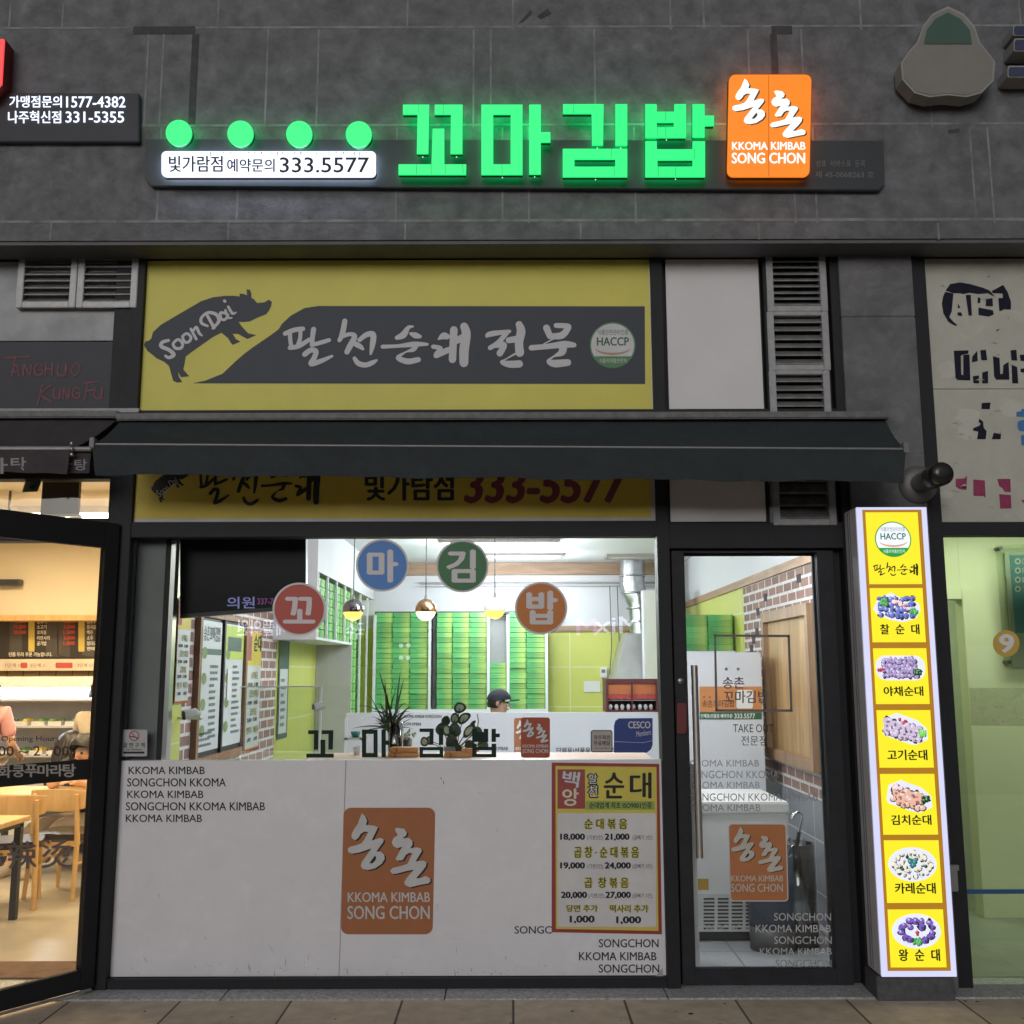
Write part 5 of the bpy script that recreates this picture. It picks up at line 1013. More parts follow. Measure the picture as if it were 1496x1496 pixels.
# ---------------------------------------------------------------- counter, cook, kitchen
YK = 3.0; zk = U(740, 1041, YK).z
t = thing('counter', 'long white counter with printed slogans across the shop', 'counter', (0, YK, 0))
kx0, kx1 = U(505, 1070, YK).x, U(962, 1070, YK).x
MB().box(kx0, YK, FZ, kx1, YK + .05, zk).build('counter_front', mat('counter_white', (.70, .72, .78), .4, var=.03), t, bevel=.003); MB().box(kx0, YK + .05, .9, kx1, YK + .45, .93).build('counter_top', STEEL, t)
KF = YK - .002
lettering('counter_lettering', [('KKOMA KIMBAB SONGCHON', (590, 1044.5, 645, 1049)), ('KKOMA KIMBAB', (588, 1055.5, 615, 1060)), ('KIMBAB', (724, 1091, 742, 1096)), ('SONG CHON', (718, 1099, 743, 1106)), ('단체용/선물용 예약주문', (813, 1092, 897, 1102)), ('333.5577', (848, 1104, 896, 1114))], KF, INK, t, bold=.02)
flat('counter_logo', [rrect(751, 1049, 790, 1112, 3)], KF, OPANEL, t); logo(t, (752, 1049, 790, 1112), KF - .001, None, WHITE, INK)
flat('counter_tree_print', [circ(915, 1098, 9, 12), [(913, 1104), (919, 1104), (923, 1118), (909, 1118)]], KF, mat('tree_print_green', (.12, .25, .08)), t)
for lab, y0_, w in (('white paper pinned to the lime back wall beside the counter', 1003, None),):
    o = MB(); o.pbox((853, 995, 877, 1011), YB - .012, .01); tag(o.build('wall_paper_note', WHITE), lab, 'paper')
t = thing('wall_switch', 'small white thermostat on the lime back wall left of hood', 'thermostat', U(881, 990, YB)); MB().pbox((877, 975, 887, 990), YB - .03, .028).build('switch_case', WHITE, t, bevel=.004); MB().pbox((879, 978, 884, 983), YB - .033, .004).build('switch_screen', PTXT, t)
# display case of cups
t = thing('display_case', 'dark red glazed display case with rows of white cups on the counter', 'display case', U(922, 1041, YK + .08))
xa, za, xc, zc_ = R(885, 992, 962, 1040.5, YK + .06); MR = mat('dark_red_case', (.12, .02, .022), .4)
b = MB(); b.box(xa, YK + .06, za, xa + .02, YK + .36, zc_); b.box(xc - .02, YK + .06, za, xc, YK + .36, zc_); b.box(xa + .02, YK + .06, zc_ - .035, xc - .02, YK + .36, zc_); b.box(xa + .02, YK + .06, za, xc - .02, YK + .36, za + .015); b.box(xa + .02, YK + .35, za + .015, xc - .02, YK + .36, zc_ - .035); b.box((xa + xc) / 2 - .006, YK + .06, za + .015, (xa + xc) / 2 + .006, YK + .075, zc_ - .035); b.build('case_frame', MR, t)
MB().box(xa + .02, YK + .08, zc_ - .12, xc - .02, YK + .09, zc_ - .036).build('case_header', mat('case_orange', (.55, .16, .05), .5), t); MB().box(xa + .02, YK + .085, zc_ - .16, xc - .02, YK + .095, zc_ - .121).build('case_band', mat('case_red', (.45, .06, .05), .5), t); MB().box(xa + .02, YK + .08, za + .09, xc - .02, YK + .34, za + .096).build('case_shelf', STEEL, t)
b = MB()
for r in range(2):
    for i in range(8): b.lathe((xa + .045 + i * .046 + random.uniform(-.006, .006), YK + .11, za + (.016, .097)[r]), [(.0, 0), (.012, 0), (.017, .03), (.008, .045), (0, .045)], 10)
b.build('case_cup', WHITE, t)
# hood and duct
t = thing('steel_duct', 'segmented silver duct rising to the ceiling beside the back wall', 'duct', U(928, 900, 5.4)); c = U(928, 860, 5.35)
x = c.x; b = MB(); b.tube([(x - .02, 5.45, ZC - .01), (x - .02, 5.45, 2.53)], .13, 20, True); b.build('duct_top', mat('galvanised', (.55, .56, .58), .28, 1., var=.25, sc_=9), t)
b = MB(); b.tube([(x - .02, 5.45, 2.55), (x - .01, 5.45, 2.46), (x + .03, 5.44, 2.38), (x + .05, 5.43, 2.30), (x + .06, 5.42, 1.95)], [.135, .132, .125, .115, .112], 20); b.build('duct_elbow', MATS['galvanised'], t)
b = MB()
for z, dx in ((2.62, -.02), (2.44, -.005), (2.28, .052), (2.14, .056)): b.lathe((x + dx, 5.43, z), [(.12, -.012), (.142, -.008), (.142, .008), (.12, .012)], 20)
b.build('duct_ring', MATS['galvanised'], t)
t = thing('range_hood', 'grey stainless range hood under the duct at the back', 'hood', U(925, 990, 5.3)); b = MB()
a = U(898, 992, 5.15); e1 = U(965, 992, 5.15); tp = U(915, 925, 5.3); tq = U(955, 925, 5.3)
b.add([(a.x, 5.1, a.z), (e1.x, 5.1, a.z), (e1.x, YB - .02, a.z), (a.x, YB - .02, a.z), (tp.x, 5.3, tp.z), (tq.x, 5.3, tp.z), (tq.x, YB - .02, tp.z), (tp.x, YB - .02, tp.z)], [(0, 3, 2, 1), (4, 5, 6, 7), (0, 1, 5, 4), (1, 2, 6, 5), (2, 3, 7, 6), (3, 0, 4, 7)])
b.build('hood_shell', mat('hood_steel', (.5, .5, .5), .45, .6), t); MB().box(a.x - .01, 5.09, a.z - .05, e1.x, YB - .022, a.z - .001).build('hood_rim', STEEL, t)
t = thing('white_cupboard', 'white wall cupboard right of the duct at the edge of the window', 'cabinet', U(950, 990, 4.9)); xa, za, xc, zc_ = R(941, 862, 990, 994, 4.9); MB().box(xa, 4.9, za, xc, 5.08, zc_).build('cupboard_body', WPAINT, t); MB().box(xa + .01, 4.89, za + .01, (xa + xc) / 2, 4.899, zc_ - .01).build('cupboard_door', WHITE, t)

# ---------------------------------------------------------------- people
def skin(name, joints, edges, m, parent, sub=2):
    me = bpy.data.meshes.new(name); off = wloc(parent)
    me.from_pydata([Vector(p) - off for p, r in joints], edges, []); o = bpy.data.objects.new(name, me); COL.objects.link(o)
    md = o.modifiers.new('s', 'SKIN'); 
    for i, (p, r) in enumerate(joints):
        r = r if isinstance(r, tuple) else (r, r); me.skin_vertices[0].data[i].radius = r
    me.skin_vertices[0].data[0].use_root = True
    s = o.modifiers.new('u', 'SUBSURF'); s.levels = s.render_levels = sub
    n = bpy.data.meshes.new_from_object(o.evaluated_get(bpy.context.evaluated_depsgraph_get())); bpy.data.objects.remove(o); bpy.data.meshes.remove(me)
    n.name = name; n.materials.clear(); n.materials.append(m)
    for p in n.polygons: p.use_smooth = True
    o = bpy.data.objects.new(name, n); COL.objects.link(o); o.parent = parent; return o
SKIN = mat('skin', (.58, .36, .25), .55, var=.05, sc_=20); HAIR = mat('black_hair', (.014, .011, .010), .45, var=.3, sc_=60)
def head(t, c, r, face, up=Vector((0, 0, 1)), hair='short', m_hair=HAIR):
    """features on a head of radius r at c looking along `face`"""
    f = face.normalized(); s = f.cross(up).normalized(); u = s.cross(f)
    P = lambda a, b_, d: c + f * a * r + s * b_ * r + u * d * r
    b = MB()
    for k in (-1, 1): b.ball(P(.86, .36 * k, .10), r * .11, n=8, m=6)
    b.build('eye', mat('eye_dark', (.02, .015, .012), .3), t)
    b = MB(); b.tube([P(.9, 0, .12), P(1.08, 0, -.2), P(.92, 0, -.28)], [r * .07, r * .15, r * .1], 8); b.build('nose', SKIN, t)
    b = MB(); b.tube([P(.84, -.26, -.55), P(.92, 0, -.56), P(.84, .26, -.55)], [r * .04, r * .08, r * .04], 8); b.build('mouth', mat('lip', (.38, .12, .10), .5), t)
    b = MB()
    for k in (-1, 1): b.ball(P(.0, 1.0 * k, -.05), r * .2, r * .2, r * .28, 8, 6)
    b.build('ear', SKIN, t)
    if hair:
        b = MB(); n, mm = 20, 12; vs = []
        for i in range(mm + 1):
            th = math.pi * (0 + .62 * i / mm)
            for k in range(n):
                ph = 2 * math.pi * k / n; fr = math.cos(ph)      # 1 at the face
                tt = th * (1 - .56 * max(0, fr) ** .7); rr_ = 1.12 + .03 * math.sin(5 * ph + i)
                vs.append(P(rr_ * math.sin(tt) * math.cos(ph) * 1.03, rr_ * math.sin(tt) * math.sin(ph), rr_ * math.cos(tt) * 1.06))
        fs = [(i * n + k, (i + 1) * n + k, (i + 1) * n + (k + 1) % n, i * n + (k + 1) % n) for i in range(mm) for k in range(n)]
        b.add(vs, fs, True)
        if hair == 'long':
            for k in range(15):
                a = math.radians(70 + 220 * k / 14); q = P(math.cos(a) * .98, math.sin(a) * .98, .1); q2 = P(math.cos(a) * 1.12 - .1, math.sin(a) * 1.08, -1.2); q3 = P(math.cos(a) * .95 - .25, math.sin(a) * .85, -2.5 - .3 * (k % 3))
                b.tube([q, q2, q3], [r * .28, r * .26, r * .08], 7)
        b.build('hair', m_hair, t)
def hand(t, w, d, r=.04):                       # relaxed hand: palm with four curled fingers and a thumb; w wrist, d direction
    d = d.normalized(); s = d.cross(Vector((0, 0, 1))).normalized() if abs(d.z) < .9 else Vector((1, 0, 0)); u = s.cross(d)
    J = [(w, .022), (w + d * .045, (.034, .017)), (w + d * .075, (.036, .016))]; E = [(0, 1), (1, 2)]
    for k, L in ((-1.5, .055), (-.5, .068), (.5, .064), (1.5, .048)):
        a = w + d * .085 + s * k * .0165; i = len(J); J += [(a, .0095), (a + d * L * .55 - u * .012, .0088), (a + d * L * .8 - u * L * .5, .0075)]; E += [(2, i), (i, i + 1), (i + 1, i + 2)]
    i = len(J); a = w + d * .035 + s * -.036; J += [(a, .012), (a + d * .03 - s * .018 - u * .01, .010), (a + d * .055 - s * .016 - u * .016, .0085)]; E += [(1, i), (i, i + 1), (i + 1, i + 2)]
    return J, E
def person(label, pel, head_c, face, sh_l, sh_r, elb, wri, knees, ankles, top_m, leg_m, hair, loc, hr=.098, shoe=None):
    t = thing('person', label, 'person', loc); v = Vector
    pel, head_c = v(pel), v(head_c); face = v(face); sl_, sr_ = v(sh_l), v(sh_r); neck = (sl_ + sr_) / 2 + v((0, 0, .05)); ch = neck.lerp(pel, .3); wa = neck.lerp(pel, .68)
    J = [(pel, (.145, .11)), (wa, (.125, .095)), (ch, (.15, .105)), (neck, .05), (head_c + v((0, 0, -.055)), (.075, .078)), (head_c + v((0, 0, .03)), (.085, .098))]; E = [(0, 1), (1, 2), (2, 3), (3, 4), (4, 5)]
    for s_, e_, w_ in ((sl_, v(elb[0]), v(wri[0])), (sr_, v(elb[1]), v(wri[1]))):
        i = len(J); J += [(s_, .06), (s_.lerp(e_, .5), .047), (e_, .04), (e_.lerp(w_, .5), .036), (w_, .026)]; E += [(2, i), (i, i + 1), (i + 1, i + 2), (i + 2, i + 3), (i + 3, i + 4)]
        hj_, he = hand(t, w_, (w_ - e_)); k = len(J); J += hj_[1:]; E += [(i + 4 if a == 0 else k + a - 1, k + b_ - 1) for a, b_ in he]
    for q, kn, an in ((-.085, v(knees[0]), v(ankles[0])), (.085, v(knees[1]), v(ankles[1]))):
        hp_ = pel + (sr_ - sl_).normalized() * q + v((0, 0, -.04)); i = len(J); ft = v((face.x, face.y, 0)).normalized() if abs(face.z) < .99 else v((0, -1, 0))
        J += [(hp_, .095), (hp_.lerp(kn, .5), .08), (kn, .06), (kn.lerp(an, .4), .055), (an, .036), (an + v((0, 0, -.05)) + ft * .06, (.04, .028)), (an + v((0, 0, -.058)) + ft * .14, (.038, .022))]; E += [(0, i)] + [(i + a, i + a + 1) for a in range(6)]
    skin('body', J, E, SKIN, t)
    J2 = [(pel + v((0, 0, .0)), (.16, .125)), (wa, (.142, .112)), (ch, (.168, .122)), (neck + v((0, 0, -.03)), .068)]; E2 = [(0, 1), (1, 2), (2, 3)]
    for s_, e_ in ((sl_, v(elb[0])), (sr_, v(elb[1]))):
        i = len(J2); J2 += [(s_, .076), (s_.lerp(e_, .45), .066), (s_.lerp(e_, .8), .06)]; E2 += [(2, i), (i, i + 1), (i + 1, i + 2)]
    skin('shirt', J2, E2, top_m, t)
    J3 = [(pel + v((0, 0, .02)), (.165, .13))]; E3 = []
    for q, kn, an in ((-.085, v(knees[0]), v(ankles[0])), (.085, v(knees[1]), v(ankles[1]))):
        hp_ = pel + (sr_ - sl_).normalized() * q + v((0, 0, -.04)); i = len(J3); J3 += [(hp_, .115), (hp_.lerp(kn, .5), .10), (kn, .085), (kn.lerp(an, .55), .085), (kn.lerp(an, .93), .075)]; E3 += [(0, i)] + [(i + a, i + a + 1) for a in range(4)]
    skin('trousers', J3, E3, leg_m, t)
    head(t, head_c, hr, face, hair=hair)
    if shoe:
        b = MB(); ft = v((face.x, face.y, 0)).normalized()
        for an in ankles: a = v(an); b.tube([a + v((0, 0, -.05)) - ft * .06, a + v((0, 0, -.045)) + ft * .04, a + v((0, 0, -.06)) + ft * .15, a + v((0, 0, -.065)) + ft * .19], [.035, .048, .042, .02], 10)
        b.build('shoe', shoe, t)
    return t
# the cook behind the counter, in profile
YP = 3.75; hc = U(729, 1027, YP); fl = .03
NAVY = mat('navy_cloth', (.018, .02, .032), .8)
ck = person('person in a dark cap and dark top seen in profile behind the counter', (hc.x - .06, YP, .78), hc, (1, -.12, -.05), (hc.x - .03, YP + .18, hc.z - .2), (hc.x - .03, YP - .18, hc.z - .2), ((hc.x + .05, YP + .2, .92), (hc.x + .05, YP - .2, .92)), ((hc.x + .26, YP + .12, .97), (hc.x + .26, YP - .12, .97)), ((hc.x + .02, YP + .1, .42), (hc.x + .02, YP - .1, .42)), ((hc.x - .06, YP + .1, FZ + .08), (hc.x - .06, YP - .1, FZ + .08)), NAVY, mat('dark_trousers', (.03, .03, .035), .8), 'short', (hc.x - .05, YP, FZ), .09, shoe=BLACK)
b = MB(); r = .094; n = 22; vs = []
for i in range(9):
    th = math.pi * .45 * i / 8
    for k in range(n): ph = 2 * math.pi * k / n; vs.append(hc + Vector((r * 1.1 * math.sin(th) * math.cos(ph) * 1.06, r * 1.1 * math.sin(th) * math.sin(ph), r * 1.16 * math.cos(th) + .012)))
b.add(vs, [(i * n + k, (i + 1) * n + k, (i + 1) * n + (k + 1) % n, i * n + (k + 1) % n) for i in range(8) for k in range(n)], True)
m_ = 9; br = []
for i in range(m_):
    a = math.radians(-62 + 124 * i / (m_ - 1)); br.append((hc + Vector((r * 1.24 * math.cos(a), r * 1.18 * math.sin(a), .022)), hc + Vector((r * 1.24 * math.cos(a) + .062 * math.cos(a * .8), r * 1.1 * math.sin(a), .022 - .004 + .012 * math.cos(a)))))
vs = [p for q in br for p in q]; vs += [p + Vector((0, 0, -.008)) for p in vs[:]]; k2 = 2 * m_
b.add(vs, [(2 * i, 2 * i + 1, 2 * i + 3, 2 * i + 2) for i in range(m_ - 1)] + [(k2 + 2 * i, k2 + 2 * i + 2, k2 + 2 * i + 3, k2 + 2 * i + 1) for i in range(m_ - 1)] + [(2 * i + 1, k2 + 2 * i + 1, k2 + 2 * i + 3, 2 * i + 3) for i in range(m_ - 1)], True)
b.build('cap', NAVY, ck)

# ---------------------------------------------------------------- pendant lamps
def pendant(px, py, m, label, k, Y=1.75):
    c = U(px, py, Y); t = thing('pendant_lamp', label, 'pendant lamp', c, 'round pendant lamps inside the window'); r = .0735
    MB().tube([(c.x, Y, c.z + r), (c.x, Y, ZC - .002)], .0035, 6).build('cord', BLACK, t); MB().lathe((c.x, Y, c.z + r), [(0, .03), (.008, .03), (.012, .0), (.02, -.006)], 14).build('cord_grip', CHROME, t); MB().lathe((c.x, Y, ZC - .025), [(0, 0), (.045, 0), (.045, .024)], 18).build('ceiling_cap', BLACK, t)
    MB().lathe(c, [(r * math.sin(a), r * 1.02 * math.cos(a)) for a in [math.pi * .57 * i / 12 for i in range(13)]], 28).build('lamp_shade', m, t)
    MB().lathe(c, [(r * .93 * math.sin(a), r * 1.0 * math.cos(a)) for a in [math.pi * (.56 + .44 * i / 9) for i in range(10)]], 28).build('lamp_globe', em('amber_globe' if k < 5 else 'warm_globe', (250, 190, 90) if k < 5 else (255, 236, 190), 2.1 if k < 5 else 4.5, .35), t)
    l = bpy.data.lights.new('pendant_glow', 'POINT'); l.energy = k * .35; l.color = (1, .78, .5); l.shadow_soft_size = .05; o = bpy.data.objects.new('pendant_glow', l); COL.objects.link(o); o.parent = t; o.location = (0, 0, -.14)
pendant(516, 891, mat('smoked_chrome', (.30, .29, .30), .08, 1.), 'left pendant lamp with dark chrome ball and amber globe', 3); pendant(622, 891, mat('copper_ball', (.62, .38, .20), .25, 1., var=.2, sc_=30), 'middle pendant lamp with copper ball and bright globe', 6); pendant(723, 889, mat('white_gloss', (.50, .50, .49), .15), 'right pendant lamp with glossy white ball and amber globe', 3)

# ---------------------------------------------------------------- the ledge behind the glass
zl_ = U(650, 1108.5, .14).z
t = thing('window_ledge', 'pale wooden ledge inside the window carrying plants', 'ledge', (0, .3, zl_)); MB().box(U(455, 1100, .3).x, .12, zl_ - .03, XM0 - .02, .55, zl_).build('ledge_board', woodmat('pale_ledge', (.60, .42, .34), (.70, .52, .42), 'x', 2.), t, bevel=.003)
b = MB(); xx = U(470, 1100, .3).x; b.box(xx, .15, FZ, xx + .04, .5, zl_ - .03); b.box(.9, .15, FZ, .94, .5, zl_ - .03); b.build('ledge_leg', WHITE, t)
LEAF = mat('blade_leaf', (.035, .065, .025), .4, var=.5, sc_=25); LEAF2 = mat('rubber_leaf', (.025, .055, .028), .3, var=.35, sc_=20); LEAFP = mat('pale_leaf_edge', (.42, .48, .36), .4, var=.2, sc_=30)
def blade(b, pts, w):
    pts = [Vector(p) for p in pts]; q = []
    n = 8
    for i in range(n + 1):
        s = i / n; p = pts[0] * (1 - s) ** 2 + pts[1] * 2 * s * (1 - s) + pts[2] * s * s; q.append((p, w * (1 - s) ** .7 * (.6 + .4 * min(1, s * 4))))
    vs = []
    for i, (p, w_) in enumerate(q):
        d = (q[min(i + 1, n)][0] - q[max(i - 1, 0)][0]).normalized(); s = d.cross(Vector((0, 1, 0))).normalized(); vs += [p - s * w_, p + s * w_, p + Vector((0, .004, 0))]
    b.add(vs, [(3 * i, 3 * i + 2, 3 * i + 5, 3 * i + 3) for i in range(n)] + [(3 * i + 2, 3 * i + 1, 3 * i + 4, 3 * i + 5) for i in range(n)], True)
t = thing('spiky_plant', 'spiky green houseplant with long upright blades in a glass vase', 'plant', U(578, 1106, .36)); Yp = .36
b = MB(); rr = random.Random(5); B0_ = U(570, 1062, Yp)
for x, y in ((553, 978), (585, 980), (590, 992), (562, 990), (567, 1010), (537, 1011), (555, 1022), (574, 1018), (520, 1032), (606, 1035), (600, 1040), (512, 1065), (527, 1070), (549, 1028), (580, 1000), (541, 1040), (595, 1028)):
    tip = U(x, y, Yp + rr.uniform(-.06, .06)); base = B0_ + Vector((rr.uniform(-.03, .03), rr.uniform(-.03, .03), rr.uniform(-.02, .01))); hi = max(tip.z, base.z)
    mid = Vector(((base.x * .55 + tip.x * .45), (base.y + tip.y) / 2, hi + .02 if y > 1025 else (base.z + tip.z) / 2 + .01)); blade(b, (base, mid, tip), .0085 if y < 1000 else .005)
for _ in range(55):
    tip = U(rr.gauss(568, 16), rr.uniform(1028, 1066), Yp + rr.uniform(-.07, .05)); base = B0_ + Vector((rr.uniform(-.03, .03), rr.uniform(-.03, .03), -.02)); mid = (base + tip) / 2 + Vector((0, 0, .03)); blade(b, (base, mid, tip), .004)
b.build('foliage', LEAF, t)
vz = U(577, 1106, Yp); MB().lathe((vz.x, Yp, zl_), [(0, .002), (.038, .002), (.04, .008), (.047, .175), (.044, .175), (.037, .012), (0, .010)], 28).build('glass_vase', glassmat('vase_glass', (.72, .74, .68), .22), t)
MB().lathe((vz.x, Yp, zl_ + .012), [(0, 0), (.035, 0), (.041, .10), (0, .10)], 20).build('vase_soil', mat('vase_soil_brown', (.10, .07, .04), .7, var=.6, sc_=30), t)
b = MB()
for k in range(9): a = k * .7; b.tube([(vz.x + .03 * math.cos(a), Yp + .03 * math.sin(a), zl_ + .09), (vz.x + .02 * math.cos(a), Yp + .02 * math.sin(a), zl_ + .19)], .004, 5)
b.build('stem', mat('stem_olive', (.20, .20, .06), .5), t)
t = thing('rubber_plant', 'leafy houseplant with round variegated leaves beside wooden blocks', 'plant', U(662, 1106, .33)); Yr = .33
cR = crop(600, 980, 10.69); b = MB(); b2 = MB(); bs_ = MB(); root = U(661, 1104, Yr)
for i, (x, y, a, w, h, pal) in enumerate([(765, 575, .4, 85, 75, 1), (550, 775, -.3, 60, 65, 0), (690, 740, 0, 62, 75, 1), (830, 740, .7, 100, 62, 1), (480, 905, -.4, 75, 92, 0), (565, 925, .3, 60, 85, 1), (688, 920, .1, 82, 100, 0), (905, 935, .9, 110, 55, 1), (1035, 950, -.5, 85, 70, 0), (640, 1115, .15, 82, 110, 0), (725, 1215, .2, 65, 70, 0), (215, 1105, .2, 58, 66, 1), (290, 1085, -.3, 52, 60, 1), (915, 1150, .5, 70, 60, 0), (965, 830, .9, 60, 26, 0), (1130, 1150, -.2, 75, 66, 0)]):
    p = cR([(x, y)])[0]; yy = Yr + rr.uniform(-.05, .06); c = U(*p, yy); s = 1 / 10.69 * (Yr + 5.3) / 1500; L = [(h * s) * .92, (w * s) * .92]
    for bb, kx, kd in ((b, 1., 0), (b2, .62 if pal else 0, -.0015)):
        if not kx: continue
        n = 14; vs = []
        for k in range(n):
            t_ = 2 * math.pi * k / n; u_, v_ = L[1] * 1.25 * kx * math.cos(t_) * (1 - .22 * math.sin(t_)), L[0] * 1.25 * math.sin(t_) * kx
            vs.append(c + Vector((u_ * math.cos(a) - v_ * math.sin(a), kd + .25 * abs(u_) - .3 * v_, u_ * math.sin(a) + v_ * math.cos(a))))
        vs.append(c + Vector((0, kd - .003, 0))); bb.add(vs, [(k, (k + 1) % n, n) for k in range(n)], True)
    bs_.tube([root + Vector((rr.uniform(-.02, .02), 0, 0)), root.lerp(c, .6) + Vector((0, .02, .01)), c], .0028, 5)
p0, p1 = U(697, 1043, Yr), U(697.5, 1064, Yr); bs_.tube([p0, (p0 + p1) / 2 + Vector((.006, 0, 0)), p1, root], .003, 5)
b.build('foliage', LEAF2, t); b2.build('leaf_marking', LEAFP, t); bs_.build('stem', mat('stem_brown', (.10, .07, .04), .6), t)
MB().lathe((root.x, Yr, zl_), [(0, 0), (.035, 0), (.045, .035), (.047, .05), (.04, .05), (0, .042)], 20).build('pot', mat('pot_grey', (.3, .3, .31), .6), t)
WB = woodmat('orange_wood', (.50, .22, .06), (.66, .32, .11), 'x', 2.)
def block(pts, Y, label):
    t = thing('wooden_block', label, 'wooden block', U(pts[0], pts[3], Y), 'orange wooden blocks on the window ledge'); x0, z0, x1, z1 = R(*pts, Y); z0 = max(z0, zl_) if pts[3] > 1104 else z0
    MB().box(x0, Y, z0, x1, Y + .07, z1).build('block_body', WB, t, bevel=.004); MB().box(x0 + (x1 - x0) * .2, Y - .002, z0 + .003, x0 + (x1 - x0) * .26, Y + .001, z1 - .003).build('block_joint', mat('joint_dark_wood', (.30, .11, .03)), t)
block((567, 1099.5, 611, 1108), .22, 'lower orange wooden block left of the letter 김'); block((570, 1092, 610, 1099), .225, 'upper orange wooden block lying on another left of the letter 김')
block((649, 1099, 690, 1108), .20, 'orange wooden block between the letters 김 and 밥'); block((674, 1094, 700, 1099), .21, 'short orange wooden block stacked behind the letter 밥')
t = thing('small_plant', 'small pale flowering plant in a dark pot beside the vase', 'plant', U(595, 1100, .5)); c = U(595, 1085, .5); MB().lathe((c.x, .5, zl_), [(0, 0), (.02, 0), (.028, .075), (0, .07)], 16).build('pot', mat('pot_dark', (.09, .09, .10), .5), t); b = MB()
for _ in range(26): b.ball((c.x + rr.gauss(0, .022), .5 + rr.gauss(0, .02), zl_ + .095 + rr.gauss(0, .02)), .007, .005, .009, 6, 4)
b.build('foliage', mat('pale_flower', (.45, .50, .38), .6, var=.4, sc_=40), t)
c = U(521, 1107, .4); tag(MB().lathe((c.x, .4, zl_), [(0, 0), (.015, 0), (.021, .045), (.019, .045), (.013, .003), (0, .003)], 16).build('paper_cup', WHITE), 'small white paper cup on the ledge left of the letter 마', 'cup')
t = thing('utility_shelf', 'grey shelf corner with a teal bowl left of the vase', 'shelf', U(516, 1080, 2.4)); x0, z0, x1, z1 = R(503, 1078, 530, 1081, 2.4); MB().box(x0, 2.4, z0, x1, 2.7, z1).build('shelf_board', STEEL, t); b = MB(); b.box(x0, 2.4, FZ, x0 + .02, 2.42, 1.3); b.box(x1 - .02, 2.4, FZ, x1, 2.42, 1.3); b.build('shelf_post', WPAINT, t)
tag(MB().lathe(((x0 + x1) / 2, 2.5, z1), [(0, 0), (.025, 0), (.04, .04), (.036, .04), (0, .008)], 18).build('teal_bowl', mat('teal_plastic', (.03, .22, .2), .4)), 'teal bowl on the small shelf left of the glass vase', 'bowl')

# ---------------------------------------------------------------- seen through the door
t = thing('refrigerator', 'white upright refrigerator with orange and green stickers behind the door', 'refrigerator', (1.5, 1.95, FZ)); xa, xc = 1.17, U(1117, 1060, 1.95).x; zt_ = U(1060, 953, 1.95).z
MB().box(xa, 1.97, FZ + .03, xc, 2.55, zt_).build('fridge_body', mat('fridge_white', (.66, .68, .73), .35, var=.03), t, bevel=.008); MB().box(xa + .01, 1.95, FZ + .09, xc - .006, 1.968, zt_ - .02).build('fridge_door', MATS['fridge_white'], t, bevel=.005); MB().box(xa + .03, 1.98, FZ, xc - .03, 2.5, FZ + .03).build('fridge_base', BLACK, t)
FRY = 1.947; flat('fridge_sticker', [[(1022, 1003), (1113, 1003), (1113, 1040), (1022, 1040)]], FRY, mat('sticker_orange', (.55, .23, .08), .5), t); flat('fridge_strip', [[(1022, 1040.5), (1113, 1040.5), (1113, 1051), (1022, 1051)]], FRY, mat('strip_green', (.03, .11, .05), .5), t); flat('sticker_white', [rrect(1076, 1008, 1100, 1035, 3)], FRY - .001, WHITE, t)
lettering('sticker_lettering', [('송촌꼬마김밥', (1026, 1023, 1073, 1033))], FRY - .001, INK, t); flat('sticker_dot', [circ(1028.5, 1018.5, 1.2, 8), circ(1037, 1018.5, 1.2, 8)], FRY - .001, INK, t); lettering('strip_lettering', [('단체용/선물용 예약주문', (1024, 1043, 1070, 1049)), ('333.5577', (1073, 1042.5, 1103, 1049.5))], FRY - .001, WHITE, t, bold=.03)
t = thing('chest_freezer', 'white chest freezer with a vent grille standing behind the glass door', 'freezer', (1.2, .82, FZ)); xc = U(1155, 1280, .8).x; zf_ = U(1080, 1186, .8).z; FW = mat('freezer_white', (.82, .82, .82), .4, var=.04)
MB().box(.78, .8, FZ + .07, xc, 1.45, zf_ - .012).build('freezer_body', FW, t, bevel=.008); MB().box(.775, .79, zf_ - .01, xc + .006, 1.46, zf_ + .055).build('freezer_lid', FW, t, bevel=.008); MB().box(.8, .83, FZ, xc - .02, 1.42, FZ + .07).build('freezer_base', BLACK, t)
b = MB(); 
for i in range(5):
    for j in range(9): q = 1028 + i * 20.5; r_ = 1312 + j * 5.4; b.pbox((q, r_, q + 16, r_ + 2.6), .7965, .004)
b.build('freezer_slot', mat('slot_dark', (.05, .05, .05)), t); b = MB(); b.pbox((1019, 1306, 1150, 1361), .7985, .004); b.build('freezer_grille', mat('grille_white', (.66, .66, .66), .5), t); flat('freezer_label', [[(1015, 1284), (1035, 1284), (1035, 1300), (1015, 1300)]], .798, mat('label_amber', (.50, .28, .03), .5), t)
t = thing('waste_bin', 'round blue grey waste bin in front of the white freezer', 'bin', (1.51, .65, FZ)); c = (U(1128, 1330, .64).x, .655, FZ); MB().lathe(c, [(.118, FZ), (.122, .05), (.128, .50), (.12, .505), (.112, .5), (.108, .06), (0, .05)], 28).build('bin_body', mat('bin_blue', (.085, .115, .165), .4), t); MB().lathe(c, [(0, 0), (.122, 0), (.124, FZ), (0, .031)], 28).build('bin_base', mat('bin_base_grey', (.07, .07, .075), .5), t)
c = U(1167, 1340, .72); cx = min(c.x, RWX - .14)
